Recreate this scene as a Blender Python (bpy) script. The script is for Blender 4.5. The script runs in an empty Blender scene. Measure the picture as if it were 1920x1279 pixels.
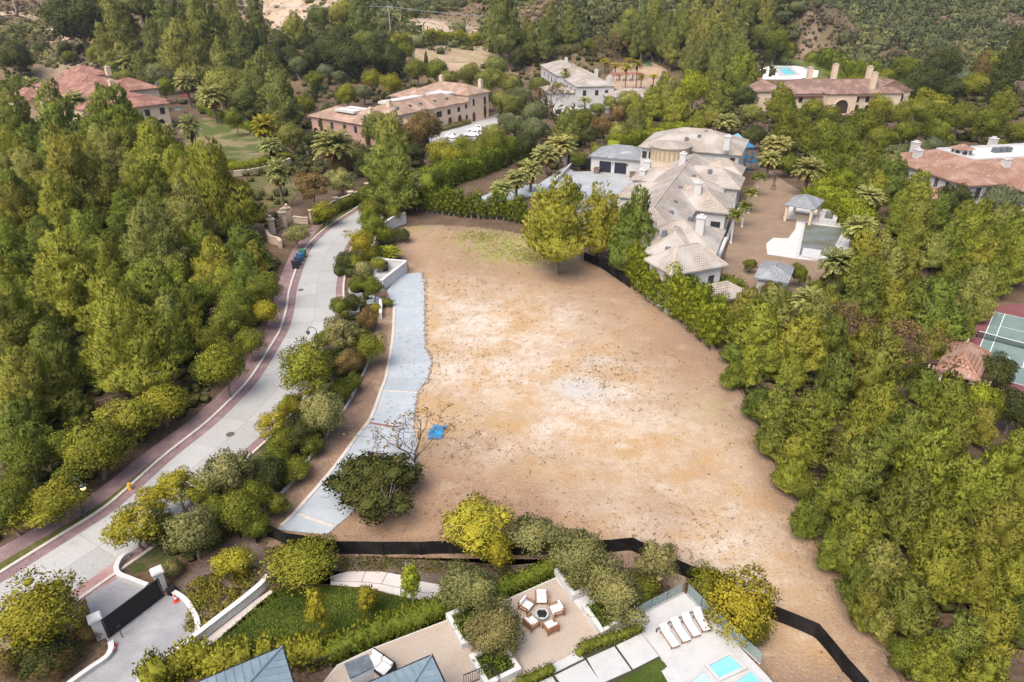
import bpy, math, random
import numpy as np
from mathutils import Vector, Matrix

# ------------------------------------------------------------------ camera, sky, sun, exposure
SC = bpy.context.scene
CAMH = 40.0; PITCH = math.radians(28.0); FPX = 1280.0
CP, SP = math.cos(PITCH), math.sin(PITCH)
cam_data = bpy.data.cameras.new('camera'); cam_data.lens = 24.0; cam_data.sensor_width = 36.0
cam_data.sensor_fit = 'HORIZONTAL'; cam_data.clip_end = 4000.0
cam = bpy.data.objects.new('camera', cam_data); SC.collection.objects.link(cam)
cam.location = (0, 0, CAMH); cam.rotation_euler = (math.radians(90) - PITCH, 0, 0); SC.camera = cam

SUN_EL, SUN_AZ = math.radians(58), math.radians(215)      # azimuth clockwise from +Y: behind the camera, to the left
world = bpy.data.worlds.new('World'); SC.world = world; world.use_nodes = True
wn = world.node_tree; bg = wn.nodes['Background']
sky = wn.nodes.new('ShaderNodeTexSky'); sky.sky_type = 'NISHITA'; sky.sun_disc = False
sky.sun_elevation = SUN_EL; sky.sun_rotation = SUN_AZ; sky.air_density = 1.0; sky.dust_density = 4.0; sky.ozone_density = 1.0
wn.links.new(sky.outputs[0], bg.inputs[0]); bg.inputs[1].default_value = 0.135
sun_data = bpy.data.lights.new('sun', 'SUN'); sun_data.energy = 2.1; sun_data.angle = math.radians(50); sun_data.color = (1.0, 0.94, 0.85)
sun = bpy.data.objects.new('sun', sun_data); SC.collection.objects.link(sun)
sd = Vector((math.sin(SUN_AZ) * math.cos(SUN_EL), math.cos(SUN_AZ) * math.cos(SUN_EL), math.sin(SUN_EL)))
sun.rotation_euler = sd.to_track_quat('Z', 'Y').to_euler()
sun.location = sd * 300
SC.view_settings.view_transform = 'Standard'; SC.view_settings.look = 'None'
SC.view_settings.gamma = 1.0; SC.view_settings.use_curve_mapping = False
SC.view_settings.exposure = 0.82
SC.cycles.max_bounces = 6; SC.cycles.diffuse_bounces = 3; SC.cycles.glossy_bounces = 2; SC.cycles.transmission_bounces = 4
SC.cycles.transparent_max_bounces = 6
SC.cycles.use_adaptive_sampling = True

RNG = random.Random(7)
NP = np.random.default_rng(11)
COL = SC.collection

# ------------------------------------------------------------------ terrain and photograph-to-ground helpers
def sstep(a, b, x):
    t = min(1.0, max(0.0, (x - a) / (b - a))); return t * t * (3 - 2 * t)
PADS = [(155, 405, 32, 34, -5.0, 12), (78, 90, 13, 13, -7.0, 8), (108, 146, 16, 18, -3.0, 10)]
def hill_base(x): return 330 + 40 * math.sin(x * 0.008 + 1.0) + 190 * sstep(150, 270, x) + 25 * sstep(-80, -200, x)
def hterr(x, y):
    z = -6.0 * sstep(150, 225, y)
    st = 34 + 32 * sstep(84, 106, y)
    z -= 7.0 * sstep(st, st + 28, x) * (1 - sstep(110, 150, y))
    base = hill_base(x)
    d = y - base
    if d > 0:
        s = 0.27 - 0.05 * sstep(80, 300, x)
        z += s * d * sstep(0, 40, d)
        z += (5 * math.sin(x * 0.05 + y * 0.013) + 4 * math.sin(x * 0.021 - y * 0.03 + 2)) * sstep(10, 90, d)
    if y > 330:
        z += 26 * math.exp(-((x - 165) / 60) ** 2 - ((y - 490) / 45) ** 2) + 10 * math.exp(-((x - 245) / 40) ** 2 - ((y - 470) / 45) ** 2)
    for cx, cy, rx, ry, pz, bl in PADS:
        e = max(abs(x - cx) - rx, abs(y - cy) - ry, 0.0)
        if e < bl:
            k = 1 - sstep(0, bl, e); z = z * (1 - k) + pz * k
    return z
def ray(px, py):
    u = (px - 960) / FPX; v = (639.5 - py) / FPX
    return (u, CP + v * SP, -SP + v * CP)
def G(px, py, z=0.0):
    d = ray(px, py); t = (z - CAMH) / d[2]
    return (d[0] * t, d[1] * t, z)
def GT(px, py, dz=0.0):
    d = ray(px, py); t = 12.0 if py > 190 or dz > 14 else 140.0; st = 2.5
    while t < 1500:
        if CAMH + d[2] * t <= hterr(d[0] * t, d[1] * t) + dz:
            lo, hi = t - st, t
            for _ in range(14):
                m = (lo + hi) / 2
                if CAMH + d[2] * m <= hterr(d[0] * m, d[1] * m) + dz: hi = m
                else: lo = m
            break
        t += st
    return (d[0] * t, d[1] * t, hterr(d[0] * t, d[1] * t) + dz)
def depth_of(p):
    return p[1] * CP - (p[2] - CAMH) * SP
def GP(pts, z=0.0): return [G(a, b, z) for a, b in pts]
def Z4(ox, oy, pts): return [(ox + a / 4, oy + b / 4) for a, b in pts]

# ------------------------------------------------------------------ materials
MATS = {}
def mat(name, col=(0.5, 0.5, 0.5), rough=0.8, spec=0.3, noise=None, bump=None, metal=0.0, objvar=0.0, coat=0.0):
    """noise = [(scale, colour, low, high, detail), ...] laid over the base colour; bump = (scale, strength, distance)"""
    if name in MATS: return MATS[name]
    m = bpy.data.materials.new(name); m.use_nodes = True; t = m.node_tree; N, L = t.nodes, t.links
    b = N['Principled BSDF']; b.inputs['Roughness'].default_value = rough
    b.inputs['Specular IOR Level'].default_value = spec; b.inputs['Metallic'].default_value = metal
    if coat: b.inputs['Coat Weight'].default_value = coat
    geo = N.new('ShaderNodeNewGeometry')
    cur = N.new('ShaderNodeRGB'); cur.outputs[0].default_value = (*col, 1); out = cur.outputs[0]
    for (sc, c2, lo, hi, det) in (noise or []):
        nz = N.new('ShaderNodeTexNoise'); nz.inputs['Scale'].default_value = sc; nz.inputs['Detail'].default_value = det
        nz.inputs['Roughness'].default_value = 0.65
        L.new(geo.outputs['Position'], nz.inputs['Vector'])
        mr = N.new('ShaderNodeMapRange'); mr.inputs[1].default_value = lo; mr.inputs[2].default_value = hi
        L.new(nz.outputs[0], mr.inputs[0])
        mx = N.new('ShaderNodeMix'); mx.data_type = 'RGBA'
        L.new(mr.outputs[0], mx.inputs[0]); L.new(out, mx.inputs[6]); mx.inputs[7].default_value = (*c2, 1)
        out = mx.outputs[2]
    if objvar:
        oi = N.new('ShaderNodeObjectInfo'); mr = N.new('ShaderNodeMapRange')
        mr.inputs[3].default_value = 1 - objvar; mr.inputs[4].default_value = 1 + objvar
        L.new(oi.outputs['Random'], mr.inputs[0])
        hs = N.new('ShaderNodeHueSaturation'); L.new(mr.outputs[0], hs.inputs['Value']); L.new(out, hs.inputs['Color']); out = hs.outputs[0]
    L.new(out, b.inputs['Base Color'])
    if bump:
        nz = N.new('ShaderNodeTexNoise'); nz.inputs['Scale'].default_value = bump[0]; nz.inputs['Detail'].default_value = 4
        L.new(geo.outputs['Position'], nz.inputs['Vector'])
        bp = N.new('ShaderNodeBump'); bp.inputs['Strength'].default_value = bump[1]; bp.inputs['Distance'].default_value = bump[2]
        L.new(nz.outputs[0], bp.inputs['Height']); L.new(bp.outputs[0], b.inputs['Normal'])
    MATS[name] = m; return m

def brick_mat(name, c1, c2, mortar, w, h, ms=0.02, rough=0.85, bumpd=0.02, blotch=None, uv=False, bias=0.0, offset=0.5):
    if name in MATS: return MATS[name]
    m = bpy.data.materials.new(name); m.use_nodes = True; t = m.node_tree; N, L = t.nodes, t.links
    b = N['Principled BSDF']; b.inputs['Roughness'].default_value = rough; b.inputs['Specular IOR Level'].default_value = 0.25
    if uv:
        src = N.new('ShaderNodeUVMap'); vec = src.outputs[0]
    else:
        src = N.new('ShaderNodeNewGeometry'); vec = src.outputs['Position']
    br = N.new('ShaderNodeTexBrick'); br.inputs['Scale'].default_value = 1.0
    br.inputs['Color1'].default_value = (*c1, 1); br.inputs['Color2'].default_value = (*c2, 1); br.inputs['Mortar'].default_value = (*mortar, 1)
    br.inputs['Mortar Size'].default_value = ms; br.inputs['Brick Width'].default_value = w; br.inputs['Row Height'].default_value = h
    br.inputs['Bias'].default_value = bias; br.offset = offset
    L.new(vec, br.inputs['Vector']); out = br.outputs[0]
    for (sc, cc, lo, hi) in (blotch or []):
        geo = N.new('ShaderNodeNewGeometry')
        nz = N.new('ShaderNodeTexNoise'); nz.inputs['Scale'].default_value = sc; nz.inputs['Detail'].default_value = 5
        L.new(geo.outputs['Position'], nz.inputs['Vector'])
        mr = N.new('ShaderNodeMapRange'); mr.inputs[1].default_value = lo; mr.inputs[2].default_value = hi; L.new(nz.outputs[0], mr.inputs[0])
        mx = N.new('ShaderNodeMix'); mx.data_type = 'RGBA'; L.new(mr.outputs[0], mx.inputs[0]); L.new(out, mx.inputs[6]); mx.inputs[7].default_value = (*cc, 1)
        out = mx.outputs[2]
    L.new(out, b.inputs['Base Color'])
    bp = N.new('ShaderNodeBump'); bp.inputs['Strength'].default_value = 0.6; bp.inputs['Distance'].default_value = bumpd; bp.invert = True
    L.new(br.outputs['Fac'], bp.inputs['Height']); L.new(bp.outputs[0], b.inputs['Normal'])
    MATS[name] = m; return m

def foliage_mat():
    m = bpy.data.materials.new('foliage'); m.use_nodes = True; t = m.node_tree; N, L = t.nodes, t.links
    b = N['Principled BSDF']; b.inputs['Roughness'].default_value = 0.6; b.inputs['Specular IOR Level'].default_value = 0.12
    oi = N.new('ShaderNodeObjectInfo'); at = N.new('ShaderNodeAttribute'); at.attribute_name = 'tint'
    mv = N.new('ShaderNodeMapRange'); mv.inputs[3].default_value = 0.5; mv.inputs[4].default_value = 1.6
    mh = N.new('ShaderNodeMapRange'); mh.inputs[3].default_value = 0.515; mh.inputs[4].default_value = 0.485
    L.new(at.outputs['Fac'], mv.inputs[0]); L.new(at.outputs['Fac'], mh.inputs[0])
    hs = N.new('ShaderNodeHueSaturation'); L.new(mv.outputs[0], hs.inputs['Value']); L.new(mh.outputs[0], hs.inputs['Hue'])
    L.new(oi.outputs['Color'], hs.inputs['Color']); L.new(hs.outputs[0], b.inputs['Base Color'])
    tr = N.new('ShaderNodeBsdfTranslucent'); L.new(hs.outputs[0], tr.inputs['Color'])
    mx = N.new('ShaderNodeMixShader'); mx.inputs[0].default_value = 0.33
    L.new(b.outputs[0], mx.inputs[1]); L.new(tr.outputs[0], mx.inputs[2]); L.new(mx.outputs[0], N['Material Output'].inputs[0])
    MATS['foliage'] = m; return m
FOL = foliage_mat()

def lit_mat(name, col, strength):
    m = bpy.data.materials.new(name); m.use_nodes = True; b = m.node_tree.nodes['Principled BSDF']
    b.inputs['Emission Color'].default_value = (*col, 1); b.inputs['Emission Strength'].default_value = strength
    b.inputs['Base Color'].default_value = (*col, 1); return m

def glass_mat(name, col, alpha, rough=0.05):
    m = bpy.data.materials.new(name); m.use_nodes = True; t = m.node_tree; N, L = t.nodes, t.links
    b = N['Principled BSDF']; b.inputs['Base Color'].default_value = (*col, 1); b.inputs['Roughness'].default_value = rough
    b.inputs['Alpha'].default_value = alpha; b.inputs['Specular IOR Level'].default_value = 0.5; return m

# ------------------------------------------------------------------ mesh helpers
def tag(o, label=None, cat=None, group=None, kind=None):
    if label: o['label'] = label
    if cat: o['category'] = cat
    if group: o['group'] = group
    if kind: o['kind'] = kind
    return o
def empty(name, loc=(0, 0, 0), rz=0.0, label=None, cat=None, group=None):
    o = bpy.data.objects.new(name, None); o.empty_display_size = 0.3
    o.location = loc; o.rotation_euler = (0, 0, rz); COL.objects.link(o)
    return tag(o, label, cat, group)
def link(name, me, m=None, parent=None, world_parent=False):
    o = bpy.data.objects.new(name, me); COL.objects.link(o)
    if m is not None and not me.materials: me.materials.append(m)
    if parent is not None:
        o.parent = parent
        if world_parent:
            if parent.parent is None:
                o.matrix_parent_inverse = (Matrix.Translation(parent.location) @ parent.rotation_euler.to_matrix().to_4x4()).inverted()
    return o
class MB:
    def __init__(s): s.v = []; s.f = []
    def quad(s, a, b, c, d):
        n = len(s.v); s.v += [tuple(a), tuple(b), tuple(c), tuple(d)]; s.f.append((n, n + 1, n + 2, n + 3)); return s
    def poly(s, pts):
        n = len(s.v); s.v += [tuple(p) for p in pts]; s.f.append(tuple(range(n, n + len(pts)))); return s
    def box(s, x0, x1, y0, y1, z0, z1, rz=0.0, c=(0, 0, 0)):
        n = len(s.v); cs, sn = math.cos(rz), math.sin(rz)
        for x, y, z in ((x0, y0, z0), (x1, y0, z0), (x1, y1, z0), (x0, y1, z0), (x0, y0, z1), (x1, y0, z1), (x1, y1, z1), (x0, y1, z1)):
            s.v.append((c[0] + x * cs - y * sn, c[1] + x * sn + y * cs, c[2] + z))
        for q in ((0, 3, 2, 1), (4, 5, 6, 7), (0, 1, 5, 4), (1, 2, 6, 5), (2, 3, 7, 6), (3, 0, 4, 7)): s.f.append(tuple(n + i for i in q))
        return s
    def prism(s, pts, z0, z1):
        n = len(s.v); k = len(pts)
        s.v += [(p[0], p[1], z0) for p in pts] + [(p[0], p[1], z1) for p in pts]
        s.f.append(tuple(n + i for i in reversed(range(k)))); s.f.append(tuple(n + k + i for i in range(k)))
        for i in range(k): j = (i + 1) % k; s.f.append((n + i, n + j, n + k + j, n + k + i))
        return s
    def tube(s, pts, radii, seg=6, cap=True):
        n0 = len(s.v); P = [Vector(p) for p in pts]
        for i, p in enumerate(P):
            d = (P[min(i + 1, len(P) - 1)] - P[max(i - 1, 0)]).normalized()
            a = d.cross(Vector((0, 0, 1)) if abs(d.z) < 0.95 else Vector((1, 0, 0))).normalized(); b = d.cross(a)
            r = radii[i] if not isinstance(radii, (int, float)) else radii
            for k in range(seg):
                t = 2 * math.pi * k / seg; s.v.append(tuple(p + (a * math.cos(t) + b * math.sin(t)) * r))
        for i in range(len(P) - 1):
            for k in range(seg):
                k2 = (k + 1) % seg; s.f.append((n0 + i * seg + k, n0 + i * seg + k2, n0 + (i + 1) * seg + k2, n0 + (i + 1) * seg + k))
        if cap:
            s.f.append(tuple(n0 + k for k in range(seg))); e = n0 + (len(P) - 1) * seg; s.f.append(tuple(e + k for k in reversed(range(seg))))
        return s
    def lathe(s, prof, seg=12, c=(0, 0, 0)):
        n0 = len(s.v)
        for r, z in prof:
            for k in range(seg):
                t = 2 * math.pi * k / seg; s.v.append((c[0] + r * math.cos(t), c[1] + r * math.sin(t), c[2] + z))
        for i in range(len(prof) - 1):
            for k in range(seg):
                k2 = (k + 1) % seg; s.f.append((n0 + i * seg + k, n0 + i * seg + k2, n0 + (i + 1) * seg + k2, n0 + (i + 1) * seg + k))
        s.f.append(tuple(n0 + k for k in reversed(range(seg)))); e = n0 + (len(prof) - 1) * seg; s.f.append(tuple(e + k for k in range(seg)))
        return s
    def mesh(s, name, smooth=False):
        me = bpy.data.meshes.new(name); me.from_pydata(s.v, [], s.f); me.update()
        if smooth: me.polygons.foreach_set('use_smooth', [True] * len(me.polygons))
        return me
    def build(s, name, m, parent=None, wp=False, smooth=False, bevel=0.0):
        o = link(name, s.mesh(name, smooth), m, parent, wp)
        if bevel:
            bv = o.modifiers.new('bevel', 'BEVEL'); bv.width = bevel; bv.segments = 2; bv.limit_method = 'ANGLE'
        return o
def sheet(name, pts, m, parent=None, wp=False, thick=0.0):
    b = MB()
    if thick: b.prism(pts, pts[0][2] - thick, pts[0][2])
    else: b.poly(pts)
    o = b.build(name, m, parent, wp)
    return o
def area2(pts): return sum(pts[i][0] * pts[(i + 1) % len(pts)][1] - pts[(i + 1) % len(pts)][0] * pts[i][1] for i in range(len(pts)))
def ccw(pts): return pts if area2(pts) > 0 else pts[::-1]
def setting(name, pts, m, **k):
    o = sheet(name, ccw(pts), m, **k); o['kind'] = 'structure'; return o
def spline(pts, n=6):
    out = []; P = [pts[0]] + list(pts) + [pts[-1]]
    for i in range(1, len(P) - 2):
        for k in range(n):
            t = k / n; a, b, c, d = P[i - 1], P[i], P[i + 1], P[i + 2]
            out.append(tuple(0.5 * ((2 * b[j]) + (-a[j] + c[j]) * t + (2 * a[j] - 5 * b[j] + 4 * c[j] - d[j]) * t * t + (-a[j] + 3 * b[j] - 3 * c[j] + d[j]) * t ** 3) for j in range(len(b))))
    out.append(tuple(P[-2])); return out
def resample(pts, step):
    out = [pts[0]]; acc = 0.0
    for a, b in zip(pts, pts[1:]):
        L = math.dist(a[:2], b[:2]); 
        if L < 1e-6: continue
        d = step - acc
        while d <= L:
            t = d / L; out.append(tuple(a[j] + (b[j] - a[j]) * t for j in range(len(a)))); d += step
        acc = (acc + L) % step if L >= step - acc else acc + L
    return out
def offset(pts, d):
    out = []
    for i, p in enumerate(pts):
        a, b = pts[max(i - 1, 0)], pts[min(i + 1, len(pts) - 1)]
        tx, ty = b[0] - a[0], b[1] - a[1]; l = math.hypot(tx, ty) or 1
        out.append((p[0] - ty / l * d, p[1] + tx / l * d, p[2] if len(p) > 2 else 0))
    return out
def strip(A, B, z0, z1=None):
    """band between two matched polylines; with z1 a solid kerb"""
    b = MB(); n = len(A)
    for i in range(n - 1):
        if z1 is None:
            b.quad((*A[i][:2], z0), (*A[i + 1][:2], z0), (*B[i + 1][:2], z0), (*B[i][:2], z0))
        else:
            b.quad((*A[i][:2], z1), (*A[i + 1][:2], z1), (*B[i + 1][:2], z1), (*B[i][:2], z1))
            b.quad((*A[i][:2], z0), (*A[i + 1][:2], z0), (*A[i + 1][:2], z1), (*A[i][:2], z1))
            b.quad((*B[i + 1][:2], z0), (*B[i][:2], z0), (*B[i][:2], z1), (*B[i + 1][:2], z1))
    if z1 is not None:
        for i in (0, n - 1): b.quad((*A[i][:2], z0), (*B[i][:2], z0), (*B[i][:2], z1), (*A[i][:2], z1))
    return b
def wall_line(name, pts, h, th, m, parent=None, z=0.0, capm=None, wp=True, caph=0.08, capo=0.05):
    A = offset(pts, th / 2); B = offset(pts, -th / 2)
    o = strip(A, B, z, z + h).build(name, m, parent, wp)
    if capm:
        A = offset(pts, th / 2 + capo); B = offset(pts, -th / 2 - capo)
        c = strip(A, B, z + h + 0.002, z + h + caph).build('coping', capm, parent, wp)
    return o

# numpy meshes of small quads with a per-face tint and soft outward normals
def np_mesh(name, V, F, tint=None, N=None):
    me = bpy.data.meshes.new(name); nf = len(F)
    me.vertices.add(len(V)); me.vertices.foreach_set('co', np.asarray(V, np.float32).ravel())
    me.loops.add(nf * 4); me.loops.foreach_set('vertex_index', np.asarray(F, np.int32).ravel())
    me.polygons.add(nf); me.polygons.foreach_set('loop_start', np.arange(0, nf * 4, 4, dtype=np.int32))
    me.update(calc_edges=True)
    if N is not None:
        me.polygons.foreach_set('use_smooth', np.ones(nf, dtype=bool))
        at = me.attributes.new('custom_normal', 'FLOAT_VECTOR', 'POINT'); at.data.foreach_set('vector', np.asarray(N, np.float32).ravel())
    if tint is not None:
        at = me.attributes.new('tint', 'FLOAT', 'FACE'); at.data.foreach_set('value', np.clip(np.asarray(tint, np.float32), 0, 1))
    return me
def nrm(a): return a / np.maximum(np.linalg.norm(a, axis=-1, keepdims=True), 1e-9)
def kites(P, D, L, W, rg, N=None):
    """leaf-shaped quads starting at P, along D, wound to face N; returns V, F, vertex normals"""
    n = len(P); D = nrm(D); R = nrm(rg.normal(size=(n, 3)))
    if N is None: N = nrm(D * 0.6 + np.array([0, 0, 0.8]))
    S = nrm(np.cross(D, R)); g = np.cross(D, S); sg = np.sign((g * N).sum(1, keepdims=True)); sg[sg == 0] = 1; S = S * sg
    L = np.broadcast_to(L, (n,))[:, None]; W = np.broadcast_to(W, (n,))[:, None]
    mid = P + D * L * 0.5
    V = np.stack([P, mid - S * W * 0.5, P + D * L, mid + S * W * 0.5], 1).reshape(-1, 3)
    N = nrm(N + rg.normal(size=(n, 3)) * 0.18)
    return V, np.arange(n * 4).reshape(n, 4), np.repeat(N, 4, 0)
def cube_sphere(n=3):
    V = []; F = []
    for ax in range(3):
        for sg in (-1, 1):
            o = len(V)
            for i in range(n + 1):
                for j in range(n + 1):
                    p = [0, 0, 0]; p[ax] = sg; p[(ax + 1) % 3] = -1 + 2 * i / n; p[(ax + 2) % 3] = -1 + 2 * j / n; V.append(p)
            for i in range(n):
                for j in range(n):
                    a = o + i * (n + 1) + j; F.append((a, a + n + 1, a + n + 2, a + 1) if sg > 0 else (a, a + 1, a + n + 2, a + n + 1))
    return nrm(np.array(V, float)), np.array(F)
CSV, CSF = cube_sphere(3)
CS2V, CS2F = cube_sphere(2)
CS1V, CS1F = cube_sphere(1)
class Leafy:
    def __init__(s, seed): s.V = []; s.F = []; s.T = []; s.N = []; s.n = 0; s.rg = np.random.default_rng(seed)
    def add(s, V, F, T, N=None):
        if N is None: N = nrm(V - V.mean(0))
        s.V.append(V); s.F.append(F + s.n); s.T.append(T); s.N.append(N); s.n += len(V)
    def kite(s, P, D, L, W, T, N=None):
        V, F, NN = kites(P, D, L, W, s.rg, N); s.add(V, F, T, NN)
    def core(s, c, r, tint, low=False):
        bv, bf = (CS1V, CS1F) if low == 'tiny' else (CS2V, CS2F) if low else (CSV, CSF)
        V = bv * (np.asarray(r) * (1 + 0.15 * s.rg.normal(size=(len(bv), 1)) * 0.6)) + np.asarray(c)
        s.add(V, bf, np.full(len(bf), tint) + s.rg.normal(size=len(bf)) * 0.08, bv.copy())
    def leaves(s, c, r, n, L, W, up=0.3, out=0.8, rnd=0.7, tint=0.5, tvar=0.15, zmin=-1.0, shell=(0.6, 1.15), cc=None):
        rg = s.rg; d = nrm(rg.normal(size=(int(n * 1.3) + 4, 3))); d = d[d[:, 2] > zmin][:n]; n = len(d)
        P = np.asarray(c) + d * np.asarray(r) * rg.uniform(*shell, size=(n, 1))
        D = d * out + np.array([0, 0, up]) + rg.normal(size=(n, 3)) * rnd * 0.6
        N = d * (1.0 if cc is None else 0.6) + np.array([0, 0, 0.25])
        if cc is not None: N = N + nrm(P - np.asarray(cc)) * 0.9
        s.kite(P, D, L * rg.uniform(0.7, 1.3, n), W * rg.uniform(0.8, 1.2, n), np.full(n, tint) + rg.normal(size=n) * tvar, nrm(N))
    def tufts(s, P, A, k, L, W, spread, tint, tvar=0.1, N=None):
        rg = s.rg; n = len(P)
        D = np.repeat(nrm(A), k, 0) + rg.normal(size=(n * k, 3)) * spread
        s.kite(np.repeat(P, k, 0), D, L * rg.uniform(0.7, 1.25, n * k), W, np.repeat(np.broadcast_to(tint, (n,)), k) + rg.normal(size=n * k) * tvar, None if N is None else np.repeat(nrm(N), k, 0))
    def mesh(s, name): return np_mesh(name, np.concatenate(s.V), np.concatenate(s.F), np.concatenate(s.T), np.concatenate(s.N))
# ------------------------------------------------------------------ plant prototypes (unit crown radius 1, base at z = 0)
BARK = mat('bark_grey', (0.16, 0.125, 0.095), 0.95, 0.1, noise=[(6, (0.26, 0.22, 0.18), 0.45, 0.7, 3)])
BARKD = mat('bark_brown', (0.10, 0.07, 0.05), 0.95, 0.1, noise=[(6, (0.17, 0.13, 0.10), 0.45, 0.7, 3)])
BARKW = mat('bark_pale', (0.42, 0.39, 0.36), 0.9, 0.1, noise=[(8, (0.25, 0.22, 0.19), 0.5, 0.75, 3)])
BARKP = mat('bark_palm', (0.22, 0.15, 0.11), 0.95, 0.1, noise=[(9, (0.12, 0.085, 0.06), 0.45, 0.65, 3)])
BARKK = mat('bark_white_palm', (0.55, 0.52, 0.47), 0.8, 0.2, noise=[(7, (0.38, 0.34, 0.30), 0.5, 0.7, 3)])
KIND = {}     # kind -> list of (trunk mesh, [(part name, mesh, fixed colour or None)], crown-centre height)

def limb_trunk(name, m, H, r0, targets, rg, lean=0.06, fork=0.45, seg=6):
    b = MB(); pts = [(0, 0, -0.05)]; x = y = 0.0
    for i in range(1, 7):
        x += rg.normal() * lean; y += rg.normal() * lean; pts.append((x, y, H * i / 6))
    b.tube(pts, [r0 * (1.25 if i == 0 else 1 - 0.8 * i / 6) for i in range(7)], seg + 1)
    for t in targets:
        z0 = max(0.12 * H, min(t[2] - rg.uniform(0.15, 0.5), H * 0.9) * rg.uniform(0.75, 1.0)); k = min(5, int(z0 / H * 6)); f = z0 / H * 6 - k
        p = [pts[k][j] + (pts[k + 1][j] - pts[k][j]) * f for j in range(3)]
        md = [(p[j] + t[j]) / 2 + rg.normal() * 0.05 for j in range(3)]; md[2] += 0.03
        rr = r0 * (1 - 0.8 * z0 / H) * 0.55
        b.tube([p, md, t], [rr, rr * 0.6, rr * 0.2], 4, False)
    return b.mesh(name, True)

def make_pine(seed, H=3.0, z0=0.3, nl=44, tall=False, sparse=0.0, spires=2, dead=0, nt=3500):
    """feathery crown: needle tufts over a lumpy, pointed envelope"""
    rg = np.random.default_rng(seed); lf = Leafy(seed + 100); tg = []
    ph = rg.uniform(0, 6.28, 4); lean = rg.normal(size=2) * 0.10
    sp = [(0.0, 0.0, 1.0, 1.0)] + [(rg.uniform(0.28, 0.5) * math.cos(q), rg.uniform(0.28, 0.5) * math.sin(q), rg.uniform(0.6, 0.88), rg.uniform(0.5, 0.72)) for q in rg.uniform(0, 6.28, spires)]
    for si, (ox, oy, hk, rk) in enumerate(sp):
        Hs = z0 + (H - z0) * hk; n = int(nt * rk ** 2 * 0.9) if si else nt
        def env(t, th):
            e = np.where(t < 0.2, 0.74 + 0.26 * t / 0.2, (np.clip(1 - t, 0, 1) / 0.8) ** 0.68)
            return rk * e * (1 + 0.12 * np.sin(2 * th + ph[0] + si) + 0.09 * np.sin(3 * th + ph[1] + 5 * t))
        m = int(nl * (0.35 + 0.65 * rk)); ct = rg.uniform(0, 1, m) ** 1.1 * 0.97; cth = np.arange(m) * 2.39996 + rg.normal(size=m) * 0.3
        def pos(t, th, k, up): 
            r = env(t, th) * k
            return np.stack([ox + lean[0] * t + r * np.cos(th), oy + lean[1] * t + r * np.sin(th), z0 + (Hs - z0) * t + up], 1)
        C = pos(ct, cth, 0.92, 0.0); keep = rg.uniform(size=m) > sparse; ctint = rg.normal(size=m) * 0.11
        u = rg.uniform(0, 1, n); t = 1 - (1 - u * 0.99) ** 0.6; th = rg.uniform(0, 6.283, n)
        P0 = pos(t, th, 0.9, 0.0); dd = np.linalg.norm(P0[:, None, :] - C[None], axis=2); j = dd.argmin(1); dm = dd.min(1)
        ok = keep[j] | (rg.uniform(size=n) < 0.25); t, th, j, dm, P0 = t[ok], th[ok], j[ok], dm[ok], P0[ok]
        B = np.exp(-(dm / (0.20 * (0.7 + 0.3 * rk))) ** 2)
        P = pos(t, th, 0.57 + 0.48 * B - 0.12 * rg.uniform(size=len(t)) ** 2, 0.20 * B * (0.5 + t))
        outw = np.stack([np.cos(th), np.sin(th), 0.15 + 0.75 * t], 1)
        N = nrm(outw) * 0.75 + (P0 - C[j]) / 0.22 * 0.65 + np.array([0, 0, 0.35])
        A = outw * 0.42 + np.array([0, 0, 0.85]) + (P0 - C[j]) * 0.6
        lf.tufts(P, A, 6, 0.125, 0.018, 0.30, 0.46 + ctint[j] + rg.normal(size=len(t)) * 0.09, 0.07, N)
        for k in range(5):
            q = (k + 0.3) / 6.6; e = float(env(np.array([q]), np.array([0.0]))[0]) * (0.56 - 0.05 * k)
            lf.core((ox + lean[0] * q, oy + lean[1] * q, z0 + (Hs - z0) * q * 0.97), (e, e, (Hs - z0) / 9.5), 0.42, True)
        tg += [tuple(c) for c in C[::7]]
    for k in range(dead):
        q = rg.uniform(0, 6.28); r_ = rg.uniform(0.85, 1.12); tg.append((r_ * math.cos(q), r_ * math.sin(q), z0 + rg.uniform(-0.1, 1.1)))
    tr = limb_trunk('trunk', BARK, H * 0.88, 0.06 if not tall else 0.07, tg, rg, 0.03)
    tr.materials.append(BARK)
    me = lf.mesh('pine_crown'); me.materials.append(FOL)
    return (tr, [('crown', me, None)], z0 + (H - z0) * 0.44)

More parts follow.
